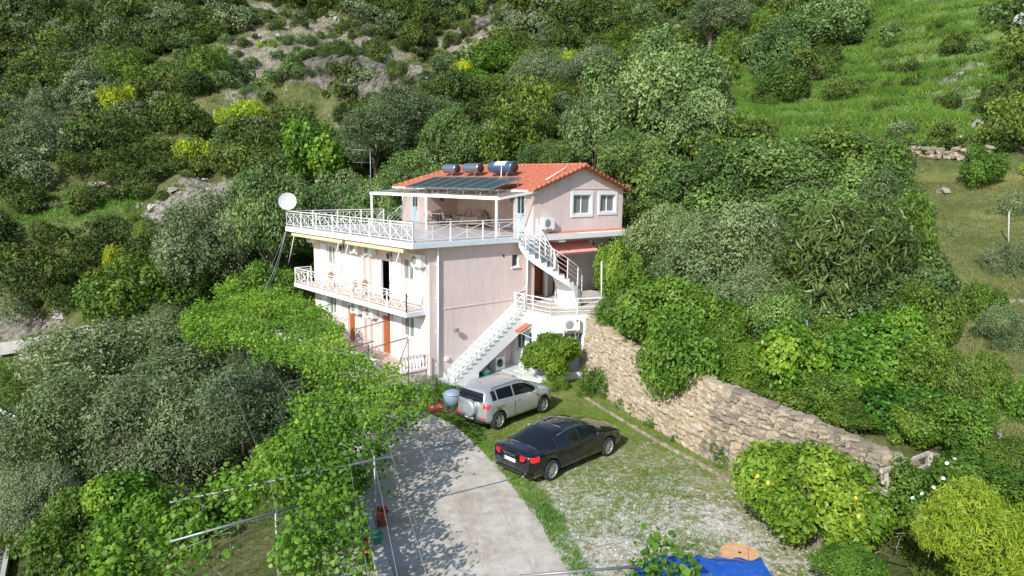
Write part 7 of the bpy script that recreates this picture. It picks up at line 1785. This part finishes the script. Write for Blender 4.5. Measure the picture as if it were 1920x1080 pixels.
pot('bucket', 'dark green plastic bucket on the low wall of the driveway', 708, 1018, .52, 'green_plastic', .14, .24, None, 'bucket')
pot('plant_pot', 'red potted flowers at the wall beside the metal post', 716, 985, .05, 'terracotta', .16, .25, (3, .25, .35))
pot('plant_pot', 'red pot standing left of the low wall near the bottom', 688, 1045, .0, 'red_plastic', .13, .5, None)
pot('plant_pot', 'pale pot on the top end of the low wall', 673, 945, .52, 'plastic_white', .12, .2, (1.4, 1.4, 1.4))
t = thing('pale_blue_object', 'pale blue covered object beside the driveway corner', 'water butt', atz(848, 758, .05))  # unidentified bluish object, given an invented domed tub shape
MB().lathe([(0, 0), (.36, 0), (.40, .35), (.38, .5), (.3, .6), (.12, .66), (0, .67)], 20).build('body', simple('pale_blue_plastic', (.20, .27, .36), .5), t)
MB().lathe([(.385, .47), (.42, .48), (.42, .51), (.385, .52)], 20).build('rim', M['grey_plastic'], t)
# blue tarpaulin over a frame and the spool table behind it
tp = [atz(1245, 1031, 1.9), atz(1424, 1044, 1.9), atz(1462, 1092, 1.9), atz(1150, 1092, 1.9)]
c0 = sum(tp) / 4; t = thing('tarpaulin', 'blue tarpaulin stretched over a low frame at the bottom edge', 'tarpaulin', (c0[0], c0[1], 0))
n = 16; V_ = []; ext = [tp[0], tp[1], tp[1] + (tp[2] - tp[1]) * 2.2, tp[0] + (tp[3] - tp[0]) * 2.2]
for i in range(n + 1):
    for j in range(n + 1):
        u, v = i / n, j / n; p = (ext[0] * (1 - u) + ext[1] * u) * (1 - v) + (ext[3] * (1 - u) + ext[2] * u) * v
        z = 1.86 + .05 * math.sin(PI * u) * v - .06 * v + .035 * abs(math.sin(u * 11 + v * 6)) * math.sin(v * 5 + u) - .05 * abs(math.sin(PI * u * 2)) * v - (.12 if j == 0 else 0) * (0.5 + .5 * math.sin(u * 30)); V_.append((p[0] - c0[0], p[1] - c0[1], z))
link_mesh('sheet', npmesh('sheet', V_, [(i * (n + 1) + j, (i + 1) * (n + 1) + j, (i + 1) * (n + 1) + j + 1, i * (n + 1) + j + 1) for i in range(n) for j in range(n)], M['tarp'], True), None, t)
for e in ext:
    m = MB(); m.tube([(e[0] - c0[0], e[1] - c0[1], 0), (e[0] - c0[0], e[1] - c0[1], 1.86)], .03, 6); m.build('pole', M['steel'], t)
for a, b in ((0, 1), (1, 2), (3, 0)):
    m = MB(); m.tube([ext[a] - c0 + [0, 0, -.02], ext[b] - c0 + [0, 0, -.02]], .022, 6); m.build('frame_bar', M['steel'], t)
for k, (px, py) in enumerate(((1408, 1046), (1418, 1056), (1430, 1068))):
    a = atz(px, py, 1.98) - c0; b = atz(px + 24, py + 30, 1.9) - c0; m = MB(); m.tube([a, (a + b) / 2 + [0, 0, .02], b], .006, 4); m.build('cord', M['rail'], t)
p = atz(1387, 1036, .72); t = thing('cable_spool_table', 'round wooden cable spool used as a table behind the blue tarpaulin', 'spool table', (p[0], p[1], 0))
r_ = 37 / FPX * p[1] * 1.02
MB().prism([(r_ * math.cos(2 * PI * k / 40), r_ * math.sin(2 * PI * k / 40)) for k in range(40)], .66, .72).build('top_disc', M['spoolwood'], t)
MB().lathe([(r_, .02), (r_, .09), (0, .09)], 32).build('bottom_disc', M['spoolwood'], t); MB().lathe([(.2, .09), (.2, .66)], 16).build('drum', M['spoolwood'], t); MB().prism([(.045 * math.cos(2 * PI * k / 12), .045 * math.sin(2 * PI * k / 12)) for k in range(12)], .715, .723).build('hub_dark_disc', M['dark'], t)  # last piece: flat dark disc painting the shade of the hub hole
# timber footbridge with handrail
Y = 17.3
def B3(px, py, Y_): return aty(px, py, Y_)
bo = B3(1742, 888, 17.6); t = thing('timber_footbridge', 'weathered timber ramp with handrail behind the lemon tree', 'footbridge', bo)
def bb(name, a, b, w, h_=None): m = MB(); m.bar(a - bo, b - bo, w, h_); return m.build(name, M['wood_grey'], t)
topP = B3(1742, 849, 17.6); bb('post', B3(1742, 894, 17.6), topP, .13); bb('post', B3(1662, 925, 16.4), B3(1660, 885, 16.4), .10); bb('post', B3(1703, 905, 17.0), B3(1702, 868, 17.0), .07)
bb('handrail', topP, B3(1652, 884, 16.2), .08); bb('handrail', topP, B3(1793, 862, 18.6), .08); bb('lower_rail', B3(1742, 872, 17.6), B3(1655, 905, 16.3), .08); bb('lower_rail', B3(1742, 874, 17.6), B3(1765, 880, 18.2), .06)
bb('stringer', B3(1738, 892, 17.5), B3(1640, 934, 15.9), .06, .16); bb('stringer', B3(1712, 884, 18.2), B3(1622, 920, 16.6), .06, .16)
for k in range(14):
    f = k / 14 + .03; a = B3(1738, 890, 17.5) * (1 - f) + B3(1640, 932, 15.9) * f; b = B3(1712, 882, 18.2) * (1 - f) + B3(1622, 918, 16.6) * f; bb('plank', a + [0, 0, .05], b + [0, 0, .05], .10, .03)
def postthing(name, label, px, py0, py1, Y_, mat, r_):
    a, b = aty(px, py1, Y_), aty(px, py0, Y_); t = thing(name, label, 'post', a); m = MB(); m.tube([(0, 0, -.3), b - a], r_, 8); m.build('shaft', M[mat], t); m = MB(); m.tube([b - a - [0, 0, .02], b - a + [0, 0, .05]], [r_ * 1.3, r_ * .6], 8); m.build('cap', M[mat], t)
postthing('metal_post', 'thin grey metal post standing in the bushes above the stone wall', 1513, 603, 735, 24.6, 'steel', .045)
postthing('rusty_post', 'rusty post at the right edge above the footbridge', 1874, 808, 893, 19.3, 'bark', .06)
postthing('white_post', 'white post beside the curved stairs in the citrus leaves', 1128, 492, 556, 33.2, 'white', .035)
postthing('thin_stake', 'thin wooden stake on the dry slope at the right edge', 1892, 398, 460, 31, 'bark_pale', .03)
# heap of dark cut branches and hoses
g = ground(1680, 1010); t = thing('branch_heap', 'heap of dark cut branches and black hose between lemon tree and conifer', 'brush heap', g)
for k in range(46):
    a = HR.uniform(0, 2 * PI); c = np.array([HR.normal() * .45, HR.normal() * .5, .1 + HR.uniform(0, .45)]); d_ = np.array([math.cos(a), math.sin(a), HR.normal() * .25]) * HR.uniform(.5, 1.1); m = MB(); m.tube([c - d_, c + HR.normal(size=3) * .12, c + d_], HR.uniform(.008, .022), 4); m.build('branch', M['rubber' if k % 3 else 'bark'], t)
# the lower road at the left and its wall
rp = [atz(*c, -5.15) for c in ((-60, 1180), (20, 1040), (45, 930), (30, 860), (20, 800), (-60, 740), (-260, 760), (-300, 1180))]
rd = sheet('lower_road', [tuple(p[:2]) for p in rp], -5.0, M['asphalt'], .03, .5); props(rd, 'grey asphalt road at the lower left corner', None, None, 'structure')
a, b = atz(36, 930, -4.9), atz(5, 1090, -4.9); t = thing('road_kerb', 'pale concrete kerb along the lower road at the left bottom corner', 'kerb', a); m = MB(); m.bar((0, 0, .05), b - a + [0, 0, .05], .16, .3); m.build('kerb_stone', M['concrete'], t)
a, b = atz(-60, 742, -4.2), atz(32, 786, -4.2); t = thing('guard_rail', 'white guard rail beside the lower road at the left edge', 'guard rail', a); m = MB(); m.bar((0, 0, 0), b - a, .06, .28); m.build('rail', M['white'], t)
for f in (.3, .75): m = MB(); q = (b - a) * f; m.tube([q, q - [0, 0, 1.0]], .05, 6); m.build('post', M['steel'], t)
pts = [ground(x, y) for x, y in ((-40, 668), (60, 652), (130, 640), (185, 622))]
t = thing('concrete_channel_wall', 'long grey concrete wall at the far left beyond the grove', 'concrete wall', pts[0])
for a, b in zip(pts[:-1], pts[1:]): m = MB(); m.bar(a - pts[0] + [0, 0, .35], b - pts[0] + [0, 0, .35], .3, 1.1); m.build('wall_section', M['concrete'], t)
g = ground(62, 672); t = thing('tyre_planter', 'pale tyre planter on the grass at the far left', 'planter', g, .4); m = MB(); m.lathe([(.0, .1), (.7, .1), (.8, .5), (1.0, .5), (.95, 0), (0, 0)], 14); m.build('basin', M['concrete'], t)  # tyre planter, simplified to a round flared basin
